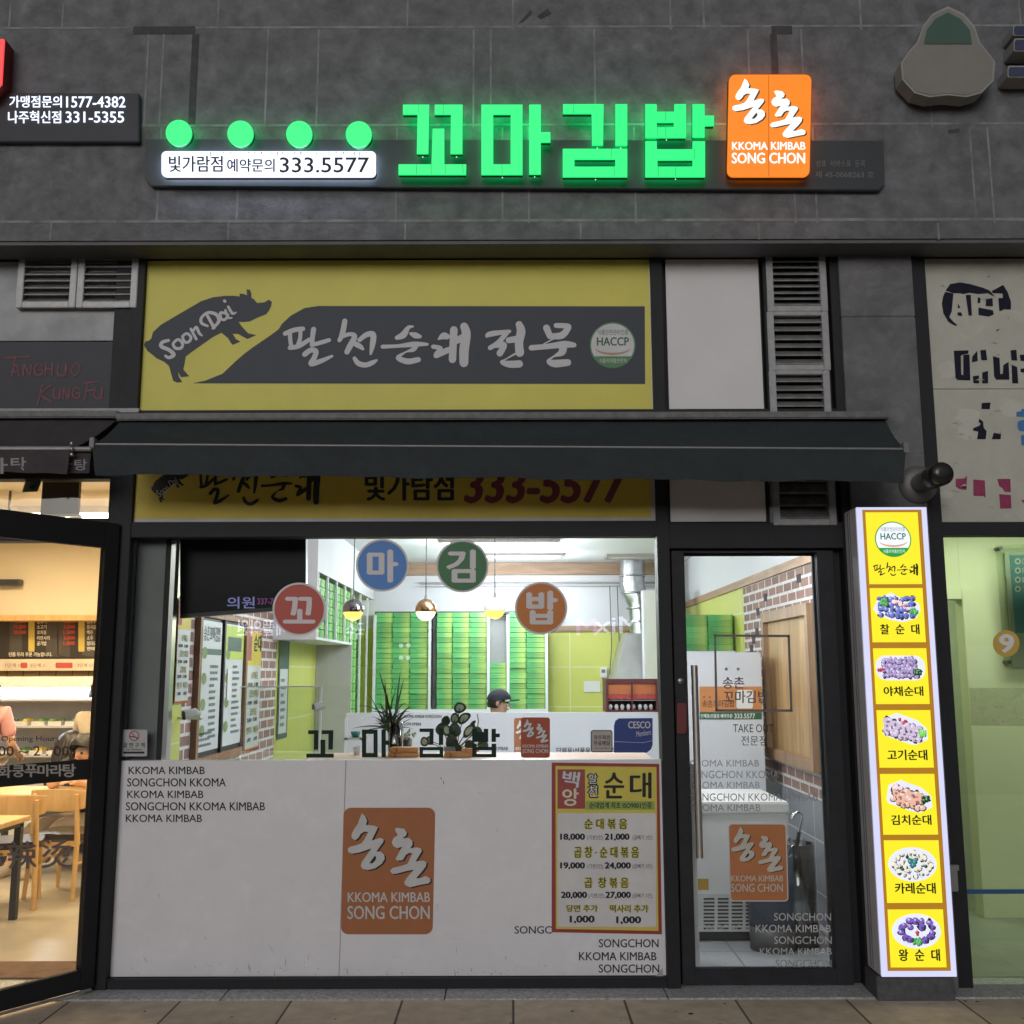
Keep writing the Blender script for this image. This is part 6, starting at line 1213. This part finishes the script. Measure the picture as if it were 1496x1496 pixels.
t = thing('umbrella_stand', 'clear plastic umbrella stand beside the grey tiled wall', 'stand', (cx, .72, FZ)); MB().lathe((cx, .72, FZ), [(0, .02), (.10, .02), (.105, .55), (.10, .55), (.096, FZ)], 24).build('stand_tube', glassmat('stand_plastic', (.82, .86, .86), .12), t); MB().lathe((cx, .72, FZ), [(0, 0), (.105, 0), (.105, FZ), (0, .031)], 24).build('stand_base', BLACK, t)
t = thing('umbrella', 'folded pale grey umbrella with hooked chrome handle standing in the stand', 'umbrella', (cx, .72, FZ + .03)); tp = U(1163, 1232, .72); ft_ = Vector((cx + .02, .72, FZ + .04)); b = MB(); n = 14; vs = []
for i in range(7):
    s = i / 6; p = ft_.lerp(tp, s); rad = .012 + .055 * s ** 1.2 if i < 6 else .05
    for k in range(n): a = 2 * math.pi * k / n; q = rad * (1 + .3 * math.sin(a * 4)); vs.append(p + Vector((q * math.cos(a), q * math.sin(a), .03 * math.sin(a * 4) * s)))
b.add(vs, [(i * n + k, i * n + (k + 1) % n, (i + 1) * n + (k + 1) % n, (i + 1) * n + k) for i in range(6) for k in range(n)], False); b.build('umbrella_cloth', mat('umbrella_grey', (.45, .44, .48), .6), t)
b = MB(); h0 = tp + Vector((0, 0, -.05)); h1 = U(1172, 1198, .72); b.tube([h0, tp.lerp(h1, .5), h1, U(1173, 1190, .72), U(1167, 1186, .72), U(1160, 1189, .72), U(1157, 1196, .72)], .009, 10); b.build('umbrella_handle', CHROME, t); b = MB(); b.tube([h0 + Vector((0, 0, .02)), tp.lerp(h1, .5)], .0105, 10); b.build('umbrella_grip', BLACK, t)
t = thing('framed_board', 'large wooden board in a wooden frame on the right brick wall', 'board', (RWX, 1.6, 1.03)); y0, y1, z0, z1 = 1.04, 2.22, 1.03, 2.05; FWD = woodmat('frame_wood', (.27, .16, .09), (.38, .25, .15), 'z', 2.)
b = MB(); b.box(RWX - .05, y0, z0, RWX, y0 + .06, z1); b.box(RWX - .05, y1 - .06, z0, RWX, y1, z1); b.box(RWX - .049, y0 + .06, z0, RWX, y1 - .06, z0 + .07); b.box(RWX - .049, y0 + .06, z1 - .07, RWX, y1 - .06, z1); b.build('board_frame', FWD, t); MB().box(RWX - .015, y0 + .06, z0 + .07, RWX - .001, y1 - .06, z1 - .07).build('board_panel', woodmat('oak_panel', (.34, .20, .08), (.55, .36, .18), 'z', 1.2), t)
b = MB()
for y, z in ((1.3, 2.2), (2.2, 2.14), (2.45, 2.05), (2.5, 1.90), (2.62, 1.84), (2.7, 1.78), (2.3, 1.92)): b.box(RWX - .003, y, z, RWX + .001, y + .095, z + .056)
tag(b.build('dark_brick', mat('dark_brick_black', (.05, .045, .05), .8)), 'scattered black bricks in the whitewashed right brick wall', 'brick', None); bpy.data.objects['dark_brick']['kind'] = 'structure'
# ================================================================ the left shop
LX = -2.06; ZL = 2.95; YL = 5.9; WARM = mat('warm_plaster', (.66, .58, .44), .6, var=.03, sc_=3)
sbox('left_shop_floor', -6.2, .12, -.05, LX, YL, FZ, mat('cream_floor', (.46, .42, .35), .28, var=.10, sc_=2.5))
sbox('left_shop_ceiling', -6.2, .31, ZL, LX, YL, ZL + .08, WARM); sbox('left_shop_back_wall', -6.2, YL, 0, LX, YL + .1, ZL, WARM); sbox('left_shop_side_wall', LX - .02, .3, FZ, LX - .001, YL, ZL, WARM); sbox('left_shop_side_wall', -6.3, .3, 0, -6.2, YL, ZL, WARM)
sbox('left_shop_bulkhead', -6.2, 4.6, 2.18, LX - .021, YL - .001, ZL - .001, WARM); sbox('left_shop_bulkhead_trim', -6.2, 4.585, 2.13, LX - .021, YL - .002, 2.178, WOODL)
SLAT = tilemat('pine_slats', (.50, .33, .16), (.44, .28, .13), (.20, .12, .05), .16, 3.0, 'xz', .006, 0., .5, .4, noise=.1)
sbox('wood_slat_panel', -6.2, 4.9, 1.55, LX - .021, 4.95, 2.129, SLAT)
sbox('door_mat_strip', -4.2, .125, FZ - .001, LX - .03, .42, FZ + .006, mat('mat_brown', (.16, .09, .06), .9, var=.4, sc_=8, bump=.4))
YM = 4.84
t = thing('menu_board', 'long dark menu board with white and red lettering in the warm shop', 'menu board', (-3.6, YM, 1.6)); x0, z0, x1, z1 = R(-160, 898, 160, 962, YM)
MB().box(x0, YM, z0, LX - .03, YM + .05, z1).build('board_panel', mat('menu_black', (.03, .026, .024), .5), t)
for px in (46, 119): flat('board_divider', [rrect(px - 4.5, 902, px + 4.5, 952, 1.5)], YM - .003, mat('divider_yellow', (.55, .42, .10), .5), t)
for px in (20, 73, 126, 90): flat('board_panel_line', [[(px - 6, 897), (px + 12, 900), (px + 12, 960), (px - 6, 957)]], YM - .0015, mat('menu_grey', (.07, .06, .055), .5), t)
ML = mat('menu_letter_white', (.75, .72, .65), .5)
lettering('menu_lettering', [(s, (54, 905 + 8 * i, 54 + 4.6 * len(s), 911 + 8 * i)) for i, s in enumerate(('양고기', '소고기', '꼬치류', '라면사리', '공기밥'))] + [(s, (127, 905 + 8 * i, 127 + 4.4 * len(s), 911 + 8 * i)) for i, s in enumerate(('음료수', '중국음료', '맥주', '소주', '칭다오', '연태(소)'))] + [('단품 두리 주문 가능합니다.', (13, 953, 76, 959)), ('추가', (44, 908, 48, 945))][:1], YM - .005, ML, t, bold=.03)
lettering('price_lettering', [(s, (93, 905 + 8 * i, 109, 911 + 8 * i)) for i, s in enumerate(('3,000', '3,000', '1,500', '2,000', '1,000'))] + [(s, (20, 905 + 8 * i, 38, 911 + 8 * i)) for i, s in enumerate(('4,000', '15,000', '20,000'))], YM - .005, mat('menu_letter_red', (.55, .06, .05), .5), t, bold=.04)
t = thing('spice_chart', 'cream strip with red spice level marks under the menu board', 'sign', (-3.6, YM, 1.5)); x0, z0, x1, z1 = R(-160, 963, 160, 980, YM); MB().box(x0, YM - .03, z0, LX - .03, YM + .02, z1).build('chart_panel', mat('chart_cream', (.70, .62, .50), .5), t)
lettering('chart_lettering', [('1단계 //', (8, 969, 30, 975)), ('2단계 //', (44, 969, 66, 975)), ('3단계 ///', (113, 969, 135, 975))], YM - .032, mat('chart_ink', (.25, .08, .06)), t); flat('chart_mark', [rrect(81, 968, 106, 976, 2), rrect(30, 968, 40, 976, 2), rrect(138, 968, 150, 976, 2)], YM - .032, mat('chart_red', (.5, .08, .07)), t)
t = thing('display_fridge', 'open white display fridge with lit shelves of food in the warm shop', 'fridge', (-3.7, 4.2, FZ)); x0, x1 = -5.6, LX - .06; FY = 4.15
b = MB(); b.box(x0, FY + .5, FZ, x1, FY + .55, 1.60); b.box(x0, FY, FZ, x1, FY + .5, .32); b.box(x0, FY + .05, 1.50, x1, FY + .5, 1.60); b.box(x1 - .04, FY, .32, x1, FY + .5, 1.5); b.box(x0, FY, .32, x0 + .04, FY + .5, 1.5); b.build('fridge_body', mat('fridge_pale', (.72, .74, .75), .35), t)
b = MB()
for z in (.62, .88, 1.14, 1.38): b.box(x0 + .04, FY + .06, z, x1 - .04, FY + .5, z + .02)
b.build('fridge_shelf', mat('shelf_lilac', (.50, .52, .58), .4), t); MB().box(x0 + .04, FY + .1, 1.47, x1 - .04, FY + .14, 1.499).build('fridge_lamp', em('fridge_tube', (236, 246, 255), 60., 0), t)
b = MB(); rr = random.Random(9); cs = [mat('food_yellow', (.6, .45, .06)), mat('food_brown', (.16, .07, .04)), mat('food_green', (.12, .28, .08)), mat('food_tray', (.62, .64, .64), .3)]
for z in (.64, .90, 1.16):
    for i in range(22):
        x = x0 + .12 + i * .155; b.cur = 3; b.box(x, FY + .1, z, x + .12, FY + .32, z + .035); b.cur = rr.randrange(3)
        for _ in range(6): b.ball((x + rr.uniform(.02, .1), FY + rr.uniform(.12, .3), z + .04), rr.uniform(.02, .032), None, .02, 6, 4)
b.build('fridge_food', cs, t)
# lights of the warm shop
def wlamp(x, y, label, W, name='downlight'):
    t = thing(name, label, 'ceiling light', (x, y, ZL), 'downlights of the warm shop'); MB().lathe((x, y, ZL - .03), [(.05, 0), (.065, .0), (.065, .029), (.05, .029)], 20).build('light_rim', WHITE, t); MB().lathe((x, y, ZL - .012), [(0, 0), (.05, 0)], 20).build('light_disc', em('warm_disc', (255, 224, 170), 8., 0), t)
    l = bpy.data.lights.new('downlight_area', 'AREA'); l.shape = 'DISK'; l.size = .35; l.energy = W; l.color = (1, .74, .44); o = bpy.data.objects.new('downlight_area', l); COL.objects.link(o); o.parent = t; o.location = (0, 0, -.06)
for i, (x, y, s) in enumerate(((-2.7, 1.0, 'round downlight nearest the glass of the warm shop'), (-3.4, 2.4, 'round downlight above the wooden chair in the warm shop'), (-4.2, 1.4, 'round downlight above the left table in the warm shop'), (-3.0, 3.7, 'round downlight in front of the display fridge'), (-4.6, 3.4, 'round downlight at the far left of the warm shop'))): wlamp(x, y, s, 42)
for i, px in enumerate((10, 62, 108)):
    c = U(px, 789, 2.1); c.z = 2.70; t = thing('spotlight', ['grey track spotlight nearest the left border under warm ceiling', 'grey track spotlight in the middle of the row under warm ceiling', 'grey track spotlight closest to the door edge under warm ceiling'][i], 'spotlight', c, 'track spotlights under the warm ceiling'); MB().tube([c + Vector((0, 0, .06)), c + Vector((.01, .03, -.06))], .045, 14).build('spot_can', mat('spot_grey', (.12, .12, .13), .4), t); MB().tube([c + Vector((0, 0, .05)), (c.x, c.y, ZL)], .01, 6).build('spot_stem', MATS['spot_grey'], t)
t = thing('ceiling_speaker', 'dark flat box high on the warm bulkhead', 'box', U(10, 850, 4.57)); x0, z0, x1, z1 = R(-20, 846, 28, 855, 4.5); MB().box(x0, 4.5, z0, x1, 4.584, z1).build('speaker_body', mat('speaker_dark', (.07, .06, .055)), t, bevel=.005); MB().box(x0 + .01, 4.497, z0 + .008, x1 - .01, 4.5, z1 - .008).build('speaker_grille', BLACK, t)
t = thing('hanging_sign', 'dark square back of a sign hung behind the upper left pane', 'sign', U(88, 755, .2)); MB().pbox((61, 690, 115, 752), .2, .03).build('sign_back', mat('sign_back_brown', (.055, .04, .035), .7), t); MB().pbox((60, 751, 115, 754), .198, .034).build('sign_edge', WHITE, t)
t = thing('paper_notice', 'pale green paper stuck behind the upper left pane', 'paper', U(45, 712, .02)); flat('paper_sheet', [[(38, 700), (62, 700), (55, 718), (32, 719)]], .02, mat('pale_green_paper', (.42, .55, .45), .6), t); flat('paper_print', [[(44, 709), (52, 708), (51, 714), (43, 714)]], .0185, PTXT, t)
# furniture
CW = woodmat('beech_wood', (.60, .37, .14), (.74, .48, .21), 'z', 1.6); SEATM = mat('dark_seat_leather', (.045, .035, .028), .35)
def chair(loc, rz, label):
    t = thing('dining_chair', label, 'chair', (0, 0, 0), 'beech dining chairs in the warm shop')
    b = MB(); n = 14; vs = []
    for i in range(n + 1):
        s = i / n * 2 - 1; hh = .085 * (1 - .35 * abs(s) ** 3); cv = .035 * s * s
        for y_, zz in ((-.21 + cv, .70 - hh), (-.21 + cv, .70 + .075 - .012 * s * s), (-.19 + cv, .70 + .075 - .012 * s * s), (-.19 + cv, .70 - hh)): vs.append((s * .225, y_, zz))
    fs = [(i * 4 + k, i * 4 + (k + 1) % 4, i * 4 + 4 + (k + 1) % 4, i * 4 + 4 + k) for i in range(n) for k in range(4)] + [(0, 1, 2, 3), (n * 4 + 3, n * 4 + 2, n * 4 + 1, n * 4)]
    b.add(vs, fs, False); b.build('backrest', CW, t, bevel=.004)
    b = MB(); b.prism(rrect(-.215, -.2, .215, .2, .09), lambda u, v, d=0: Vector((u, v, .455 - d)), .045); b.build('seat', SEATM, t, bevel=.01)
    for s in (-1, 1):
        b = MB(); b.tube([(s * .19, -.235, .0), (s * .175, -.19, .42), (s * .165, -.215, .74)], [.016, .02, .015], 8); b.build('leg', CW, t); b = MB(); b.tube([(s * .19, .20, .0), (s * .175, .17, .42)], [.015, .019], 8); b.build('leg', CW, t)
        b = MB(); b.tube([(s * .183, -.21, .25), (s * .183, .185, .25)], .011, 6); b.build('stretcher', CW, t)
    b = MB(); b.box(-.18, -.2, .37, .18, -.18, .41); b.box(-.18, .16, .37, .18, .18, .41); b.build('seat_frame', CW, t)
    t.location = loc; t.rotation_euler = (0, 0, rz); t.scale = (.93, .93, .93); return t
zfl = FZ
c1 = U(76, 1303, 1.95); c1 = chair((c1.x + .02, 2.13, zfl), math.radians(-8), 'beech chair with dark seat, its back turned to the window')
c2 = dup(c1, (U(8, 1340, 1.7).x - .02, 1.75, zfl), 'beech chair cut by the left border beside the near table'); c2.rotation_euler = (0, 0, math.radians(20))
TT = woodmat('table_top_wood', (.58, .38, .17), (.70, .48, .24), 'x', 1.5)
def table(x0, y0, x1, y1, label):
    t = thing('dining_table', label, 'table', ((x0 + x1) / 2, (y0 + y1) / 2, zfl), 'dining tables in the warm shop'); MB().box(x0, y0, .715, x1, y1, .745).build('tabletop', TT, t, bevel=.004)
    for x in (x0 + .05, x1 - .05):
        for y in (y0 + .05, y1 - .05): MB().box(x - .02, y - .02, zfl, x + .02, y + .02, .70).build('leg', BLACK, t)
    b = MB(); b.box(x0 + .03, y0 + .03, .685, x1 - .03, y0 + .06, .714); b.box(x0 + .03, y1 - .06, .685, x1 - .03, y1 - .03, .714); b.box(x0 + .03, y0 + .06, .685, x0 + .06, y1 - .06, .714); b.box(x1 - .06, y0 + .06, .685, x1 - .03, y1 - .06, .714); b.build('table_rail', BLACK, t)
xr = U(46, 1190, 1.42).x; table(xr - 1.15, .80, xr, 1.42, 'wood topped table with black steel legs at the left border')
table(-4.05, 2.52, -2.75, 3.12, 'wood topped table behind the chair where a diner sits')
# diners
PALE = mat('beige_cotton', (.50, .42, .32), .8, var=.15, sc_=9); PINK = mat('pink_cotton', (.62, .32, .32), .8); BLK = mat('black_cotton', (.02, .02, .022), .8)
hx = U(124, 1092, 2.98); X0 = hx.x - .02
person('person with long dark hair in a black top leaning on the table', (X0, 3.38, .47), (hx.x, 2.98, hx.z - .01), (-.25, -1, -.45), (X0 + .17, 3.12, .92), (X0 - .17, 3.10, .92), ((X0 + .20, 2.94, .76), (X0 - .2, 2.90, .77)), ((X0 + .06, 2.80, .80), (X0 - .03, 2.82, .86)), ((X0 - .10, 2.94, .46), (X0 - .30, 2.92, .45)), ((X0 - .22, 2.72, FZ + .08), (X0 - .42, 2.78, FZ + .08)), BLK, PALE, 'long', (X0, 3.38, FZ), .105, mat('cream_shoe', (.5, .45, .4), .6))
hx2 = U(103, 1088, 3.7); person('person with dark hair seated behind, seen from the back', (hx2.x, 3.62, .47), (hx2.x, 3.7, hx2.z + .0), (.1, 1, -.2), (hx2.x - .16, 3.68, hx2.z - .2), (hx2.x + .16, 3.68, hx2.z - .2), ((hx2.x - .2, 3.85, .72), (hx2.x + .2, 3.85, .72)), ((hx2.x - .1, 4.0, .72), (hx2.x + .1, 4.0, .72)), ((hx2.x - .1, 3.98, .46), (hx2.x + .1, 3.98, .46)), ((hx2.x - .1, 3.95, FZ + .08), (hx2.x + .1, 3.95, FZ + .08)), BLK, BLK, 'long', (hx2.x, 3.62, FZ), .1, BLACK)
xp = U(10, 1080, 3.55).x - .2; person('person standing in a pink top and beige trousers at the left border', (xp, 3.55, .92), (xp, 3.5, 1.52), (-.4, .9, -.1), (xp - .17, 3.55, 1.30), (xp + .17, 3.55, 1.30), ((xp - .22, 3.6, 1.03), (xp + .22, 3.6, 1.03)), ((xp - .15, 3.78, .9), (xp + .18, 3.8, .95)), ((xp - .09, 3.55, .5), (xp + .09, 3.55, .5)), ((xp - .09, 3.58, FZ + .08), (xp + .09, 3.58, FZ + .08)), PINK, PALE, 'long', (xp, 3.55, FZ), .1, BLACK)
xb = U(136, 1080, 3.9).x + .1; person('person in a beige top standing at the display fridge by the door edge', (xb, 3.8, .88), (xb, 3.8, 1.46), (0, 1, -.1), (xb - .17, 3.8, 1.24), (xb + .17, 3.8, 1.24), ((xb - .22, 3.86, .98), (xb + .2, 3.86, .98)), ((xb - .16, 4.05, .9), (xb + .16, 4.05, .9)), ((xb - .09, 3.8, .48), (xb + .09, 3.8, .48)), ((xb - .09, 3.82, FZ + .08), (xb + .09, 3.82, FZ + .08)), PALE, BLK, 'short', (xb, 3.8, FZ), .1, BLACK)
# vinyl on the open door
VB = mat('band_black', (.02, .018, .018), .5); VG_ = mat('taupe_vinyl', (.27, .22, .20), .6); VL = mat('band_letter_grey', (.66, .62, .58), .6)
t = thing('door_lettering', 'grey opening hours lettering on the open glass door', 'door lettering', LD(.4, 1.2)); lettering('hours_lettering', [('Opening Hours', (1, 1075, 85, 1085)), (':00 ~ 2 : 00', (-8, 1090, 100, 1104))], FL(), mat('hours_vinyl', (.09, .075, .065), .6), t, bold=.012)
t = thing('door_band', 'black band with grey shop lettering across the open glass door', 'door lettering', LD(.4, 1.1)); u0, z0 = LU(140, 1137); u1, z1 = LU(140, 1108); b = MB(); lbox(b, .077, z0, LDW - .092, z1, -.006, -.0035); b.build('band_strip', VB, t); lettering('band_lettering', [('탕', (91, 1116, 109, 1135)), ('라', (73, 1117, 90, 1134)), ('마', (54, 1117, 72, 1134)), ('푸', (35, 1117, 53, 1135)), ('쿵', (17, 1118, 34, 1135)), ('화', (-4, 1118, 15, 1136))], FL(-.0075), VL, t, bold=.035)
t = thing('door_lettering', 'large taupe brush characters low on the open glass door', 'door lettering', LD(.4, .8)); lettering('hanja_lettering', [('辣', (10, 1229, 52, 1269)), ('烫', (60, 1226, 104, 1268)), ('麻', (-40, 1231, 4, 1271))], FL(), VG_, t, bold=.02)

# ================================================================ the right shop
GW = mat('pale_green_plaster', (.62, .645, .45), .6, var=.03, sc_=3); GX0_, GX1_ = 2.145, 4.6
sbox('right_shop_floor', GX0_, .12, -.05, GX1_, 1.35, FZ, mat('grey_green_floor', (.30, .33, .27), .4, var=.15)); sbox('right_shop_ceiling', GX0_, .31, 2.62, GX1_, 3.2, 2.7, GW)
YG = 1.35
t = thing('partition_wall', 'pale green partition wall with a doorway in the right shop', 'wall', (3.2, YG, 0)); dl, dr_ = U(1372, 1100, YG).x, U(1420, 1100, YG).x; dz = U(1400, 876, YG).z
b = MB(); b.box(dr_, YG, .0, GX1_, YG + .1, 2.62); b.box(GX0_, YG, dz, dr_ - .001, YG + .1, 2.62); b.build('wall_panel', GW, t)
b = MB(); b.box(dr_ - .002, YG - .02, FZ, dr_ + .07, YG - .001, dz + .07); b.box(GX0_, YG - .02, dz, dr_ - .003, YG - .001, dz + .07); b.build('door_casing', GW, t, bevel=.003)
sbox('right_shop_side_wall', GX0_ - .004, .3, FZ, GX0_ + .01, 3.2, 2.62, GW); sbox('right_shop_passage', GX0_, 3.0, .0, dr_ + .6, 3.1, 2.62, mat('passage_green', (.46, .49, .39), .6)); sbox('right_shop_passage_side', dr_ + .01, YG + .101, 0, dr_ + .02, 3.0, 2.62, MATS['passage_green']); sbox('right_shop_end_wall', GX1_, .3, 0, GX1_ + .1, YG, 2.62, GW); sbox('right_shop_passage_floor', GX0_, 1.352, -.05, dr_ + .6, 3.0, FZ, bpy.data.materials['grey_green_floor'])
t = thing('info_board', 'blue information board with round icons behind clear acrylic at the right border', 'board', U(1490, 1010, YG)); p0, p1 = U(1462, 797, YG - .04), U(1478, 1015, YG - .04); xl = U(1478, 870, YG - .04).x; z1, z0 = U(1480, 812, YG).z, U(1480, 925, YG).z
MB().box(xl - .02, YG - .03, U(1480, 975, YG).z, xl + .8, YG - .02, z1 + .02).build('board_sheet', mat('board_white', (.62, .66, .58), .4), t); MB().box(xl + .01, YG - .034, z0, xl + .78, YG - .0305, z1).build('board_print', mat('board_blue', (.18, .40, .48), .5), t)
flat('board_icon', [circ(1487, 820 + i * 13.5, 4.6, 18) for i in range(4)], YG - .036, WHITE, t); flat('icon_print', [circ(1487, 820 + i * 13.5, 2.2, 6 + i) for i in range(4)], YG - .0375, PTXT, t)
lettering('board_lettering', [(c, (1493.5, 816 + i * 13.5, 1499, 824 + i * 13.5)) for i, c in enumerate('DPIT')], YG - .036, WHITE, t)
MB().box(xl - .09, YG - .062, U(1470, 975, YG).z, xl + .9, YG - .056, U(1470, 797, YG).z).build('board_acrylic', glassmat('board_acrylic_clear', (.93, .96, .92), .05), t); b = MB()
for z in (U(1470, 798, YG).z - .02, U(1470, 972, YG).z + .02): b.tube([(xl - .06, YG - .07, z), (xl - .06, YG, z)], .013, 10)
b.build('board_standoff', mat('standoff_dark', (.12, .12, .12), .3, .8), t)
t = thing('number_disc', 'yellow round window sticker with a white figure 9', 'sticker', U(1470, 960, -.002)); flat('disc_sheet', [circ(1470, 940, 19.5)], -.003, mat('disc_yellow', (.62, .42, .09), .5), t, .001); lettering('disc_lettering', [('9', (1461, 927, 1480, 953))], -.0045, WHITE, t, bold=.07)
t = thing('tape_strip', 'translucent strip of wrinkled tape across the right shop glass', 'tape', U(1450, 1060, -.002)); flat('tape_film', [[(1416, 1005), (1600, 1005), (1600, 1062), (1419, 1060)]], -.003, glassmat('tape_film_clear', (.86, .86, .82), .05, .3), t, .0008)
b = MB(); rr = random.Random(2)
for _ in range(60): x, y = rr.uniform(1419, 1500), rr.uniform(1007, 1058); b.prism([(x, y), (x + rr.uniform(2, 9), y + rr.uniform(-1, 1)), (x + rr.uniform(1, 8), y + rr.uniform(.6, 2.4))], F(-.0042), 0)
b.build('tape_wrinkle_glint', mat('tape_highlight', (.55, .54, .50), .5), t, recalc=False)  # flat pale flecks painted as glints on the tape's wrinkles
x0, z0, x1, z1 = R(1398, 1299, 1700, 1305.5, -.003); o = MB().box(RN, -.004, z0, 4.2, -.002, z1).build('blue_stripe', mat('stripe_blue', (.02, .10, .24), .5)); tag(o, 'thin blue stripe across the lower glass of the right shop', 'window film')
t = thing('blue_plate', 'small blue plate low on the pale green wall at the right border', 'plate', U(1490, 1388, YG)); MB().pbox((1460, 1366, 1600, 1388), YG - .012, .01).build('plate_body', mat('plate_blue', (.06, .10, .22), .4), t); MB().pbox((1459, 1365, 1601, 1366.4), YG - .014, .012).build('plate_edge', WHITE, t)
t = thing('door_lock_box', 'small grey plastic box on the frame between menu light box and right shop', 'box', U(1392, 1303, -.1)); MB().pbox((1384, 1266, 1400, 1303), -.09, .04).build('lock_case', mat('lock_case_grey', (.24, .24, .23), .5), t, bevel=.005); MB().pbox((1386, 1264, 1401, 1272), -.093, .02).build('lock_cap', mat('lock_case_grey', (.24, .24, .23)), t)
t = thing('ceiling_light', 'lit panel on the ceiling of the right shop above the window', 'ceiling light', (3.0, .8, 2.62)); MB().box(2.6, .65, 2.60, 3.8, .95, 2.619).build('light_diffuser', em('green_shop_tube', (236, 255, 226), 5., 0), t); b = MB(); b.box(2.58, .63, 2.595, 2.6, .97, 2.619); b.box(3.8, .63, 2.595, 3.82, .97, 2.619); b.build('light_frame', WHITE, t)
l = bpy.data.lights.new('panel_area', 'AREA'); l.shape = 'RECTANGLE'; l.size = 1.2; l.size_y = .3; l.energy = 10.5; l.color = (.97, 1, .86); o = bpy.data.objects.new('panel_area', l); COL.objects.link(o); o.parent = t; o.location = (0, 0, -.05)

# tube light of the warm shop, hung under its ceiling near the glass
t = thing('tube_light', 'long lit tube light under the ceiling of the warm shop', 'ceiling light', (-3.3, 2.2, 2.78)); MB().box(-4.6, 2.17, 2.80, -2.35, 2.23, 2.85).build('tube_housing', WHITE, t); MB().tube([(-4.58, 2.2, 2.78), (-2.37, 2.2, 2.78)], .018, 10).build('tube_lamp', em('warm_tube', (255, 232, 190), 14., 0), t)
# ================================================================ across the street, seen only as reflections in the glass
t = thing('street_building', 'dark building across the street with dim windows, mirrored in the shop glass', 'building', (0, -41, 0))
MB().box(-70, -50, 0, 70, -41, 8.2).build('wall', mat('night_wall', (.05, .05, .055), .8), t)
rr = random.Random(21); DIM = em('dim_window', (190, 170, 130), .16); DIM2 = em('cool_window', (180, 200, 220), .22)
for i in range(26):
    x = -26 + 2.0 * i + rr.uniform(-.3, .3); z = rr.choice((1.0, 1.2, 4.4))
    if rr.random() < .6: w = MB().box(x, -41.02, z, x + 1.3, -40.99, z + 1.5).build('window', rr.choice((DIM, DIM2)), t); MB().box(x + .62, -41.05, z, x + .68, -41.021, z + 1.5).build('window_bar', BLACK, w)
NEON = em('neon_white', (225, 230, 255), 6., 0); NEONP = em('neon_violet', (190, 110, 220), 4., 0)
def street_sign(px, py, w, body, m, label):
    k = 40.6; c = Vector(((px - 748) / 1500 * (5.3 + k), -k, 1.64 - (py - 980) / 1500 * (5.3 + k)))
    t = thing('street_sign', label, 'sign', c); MB().box(c.x - w / 2 - .2, -k - .25, c.z - .5, c.x + w / 2 + .2, -k - .02, c.z + .5).build('sign_box', BLACK, t)
    lettering('sign_lettering', [(body, (-w / 2, -.36, w / 2, .36))], lambda u, v, d=0: Vector((c.x - u, -k + d, c.z - v)) if 0 else Vector((c.x - u, -k - .0 - d, c.z - v)), m, t, bold=.02)
street_sign(385, 917, 2.2, '애플의원', NEON, 'white lit clinic sign across the street, mirrored in the window'); street_sign(900, 914, 2.0, 'Mix', NEON, 'white lit sign across the street, mirrored near the duct'); street_sign(856, 917, .9, 'M', NEONP, 'violet lit sign across the street beside a white one')
street_sign(520, 922, .8, '국수', NEON, 'small white lit sign across the street, mirrored over the boxes'); street_sign(592, 952, .5, '::', NEON, 'pair of bright lamps across the street, mirrored over the boxes')

t = thing('ceiling_light', 'unseen light added in the passage behind the doorway of the right shop', 'ceiling light', (2.3, 2.2, 2.6)); MB().box(2.2, 1.9, 2.55, 2.4, 2.5, 2.6).build('light_diffuser', em('green_shop_tube', (236, 255, 226), 5., 0), t)  # lamp added out of view to brighten the passage
l = bpy.data.lights.new('added_passage_area', 'AREA'); l.size = .4; l.energy = 7; l.color = (.97, 1, .86); o = bpy.data.objects.new('added_passage_area', l); COL.objects.link(o); o.parent = t; o.location = (0, 0, -.08)
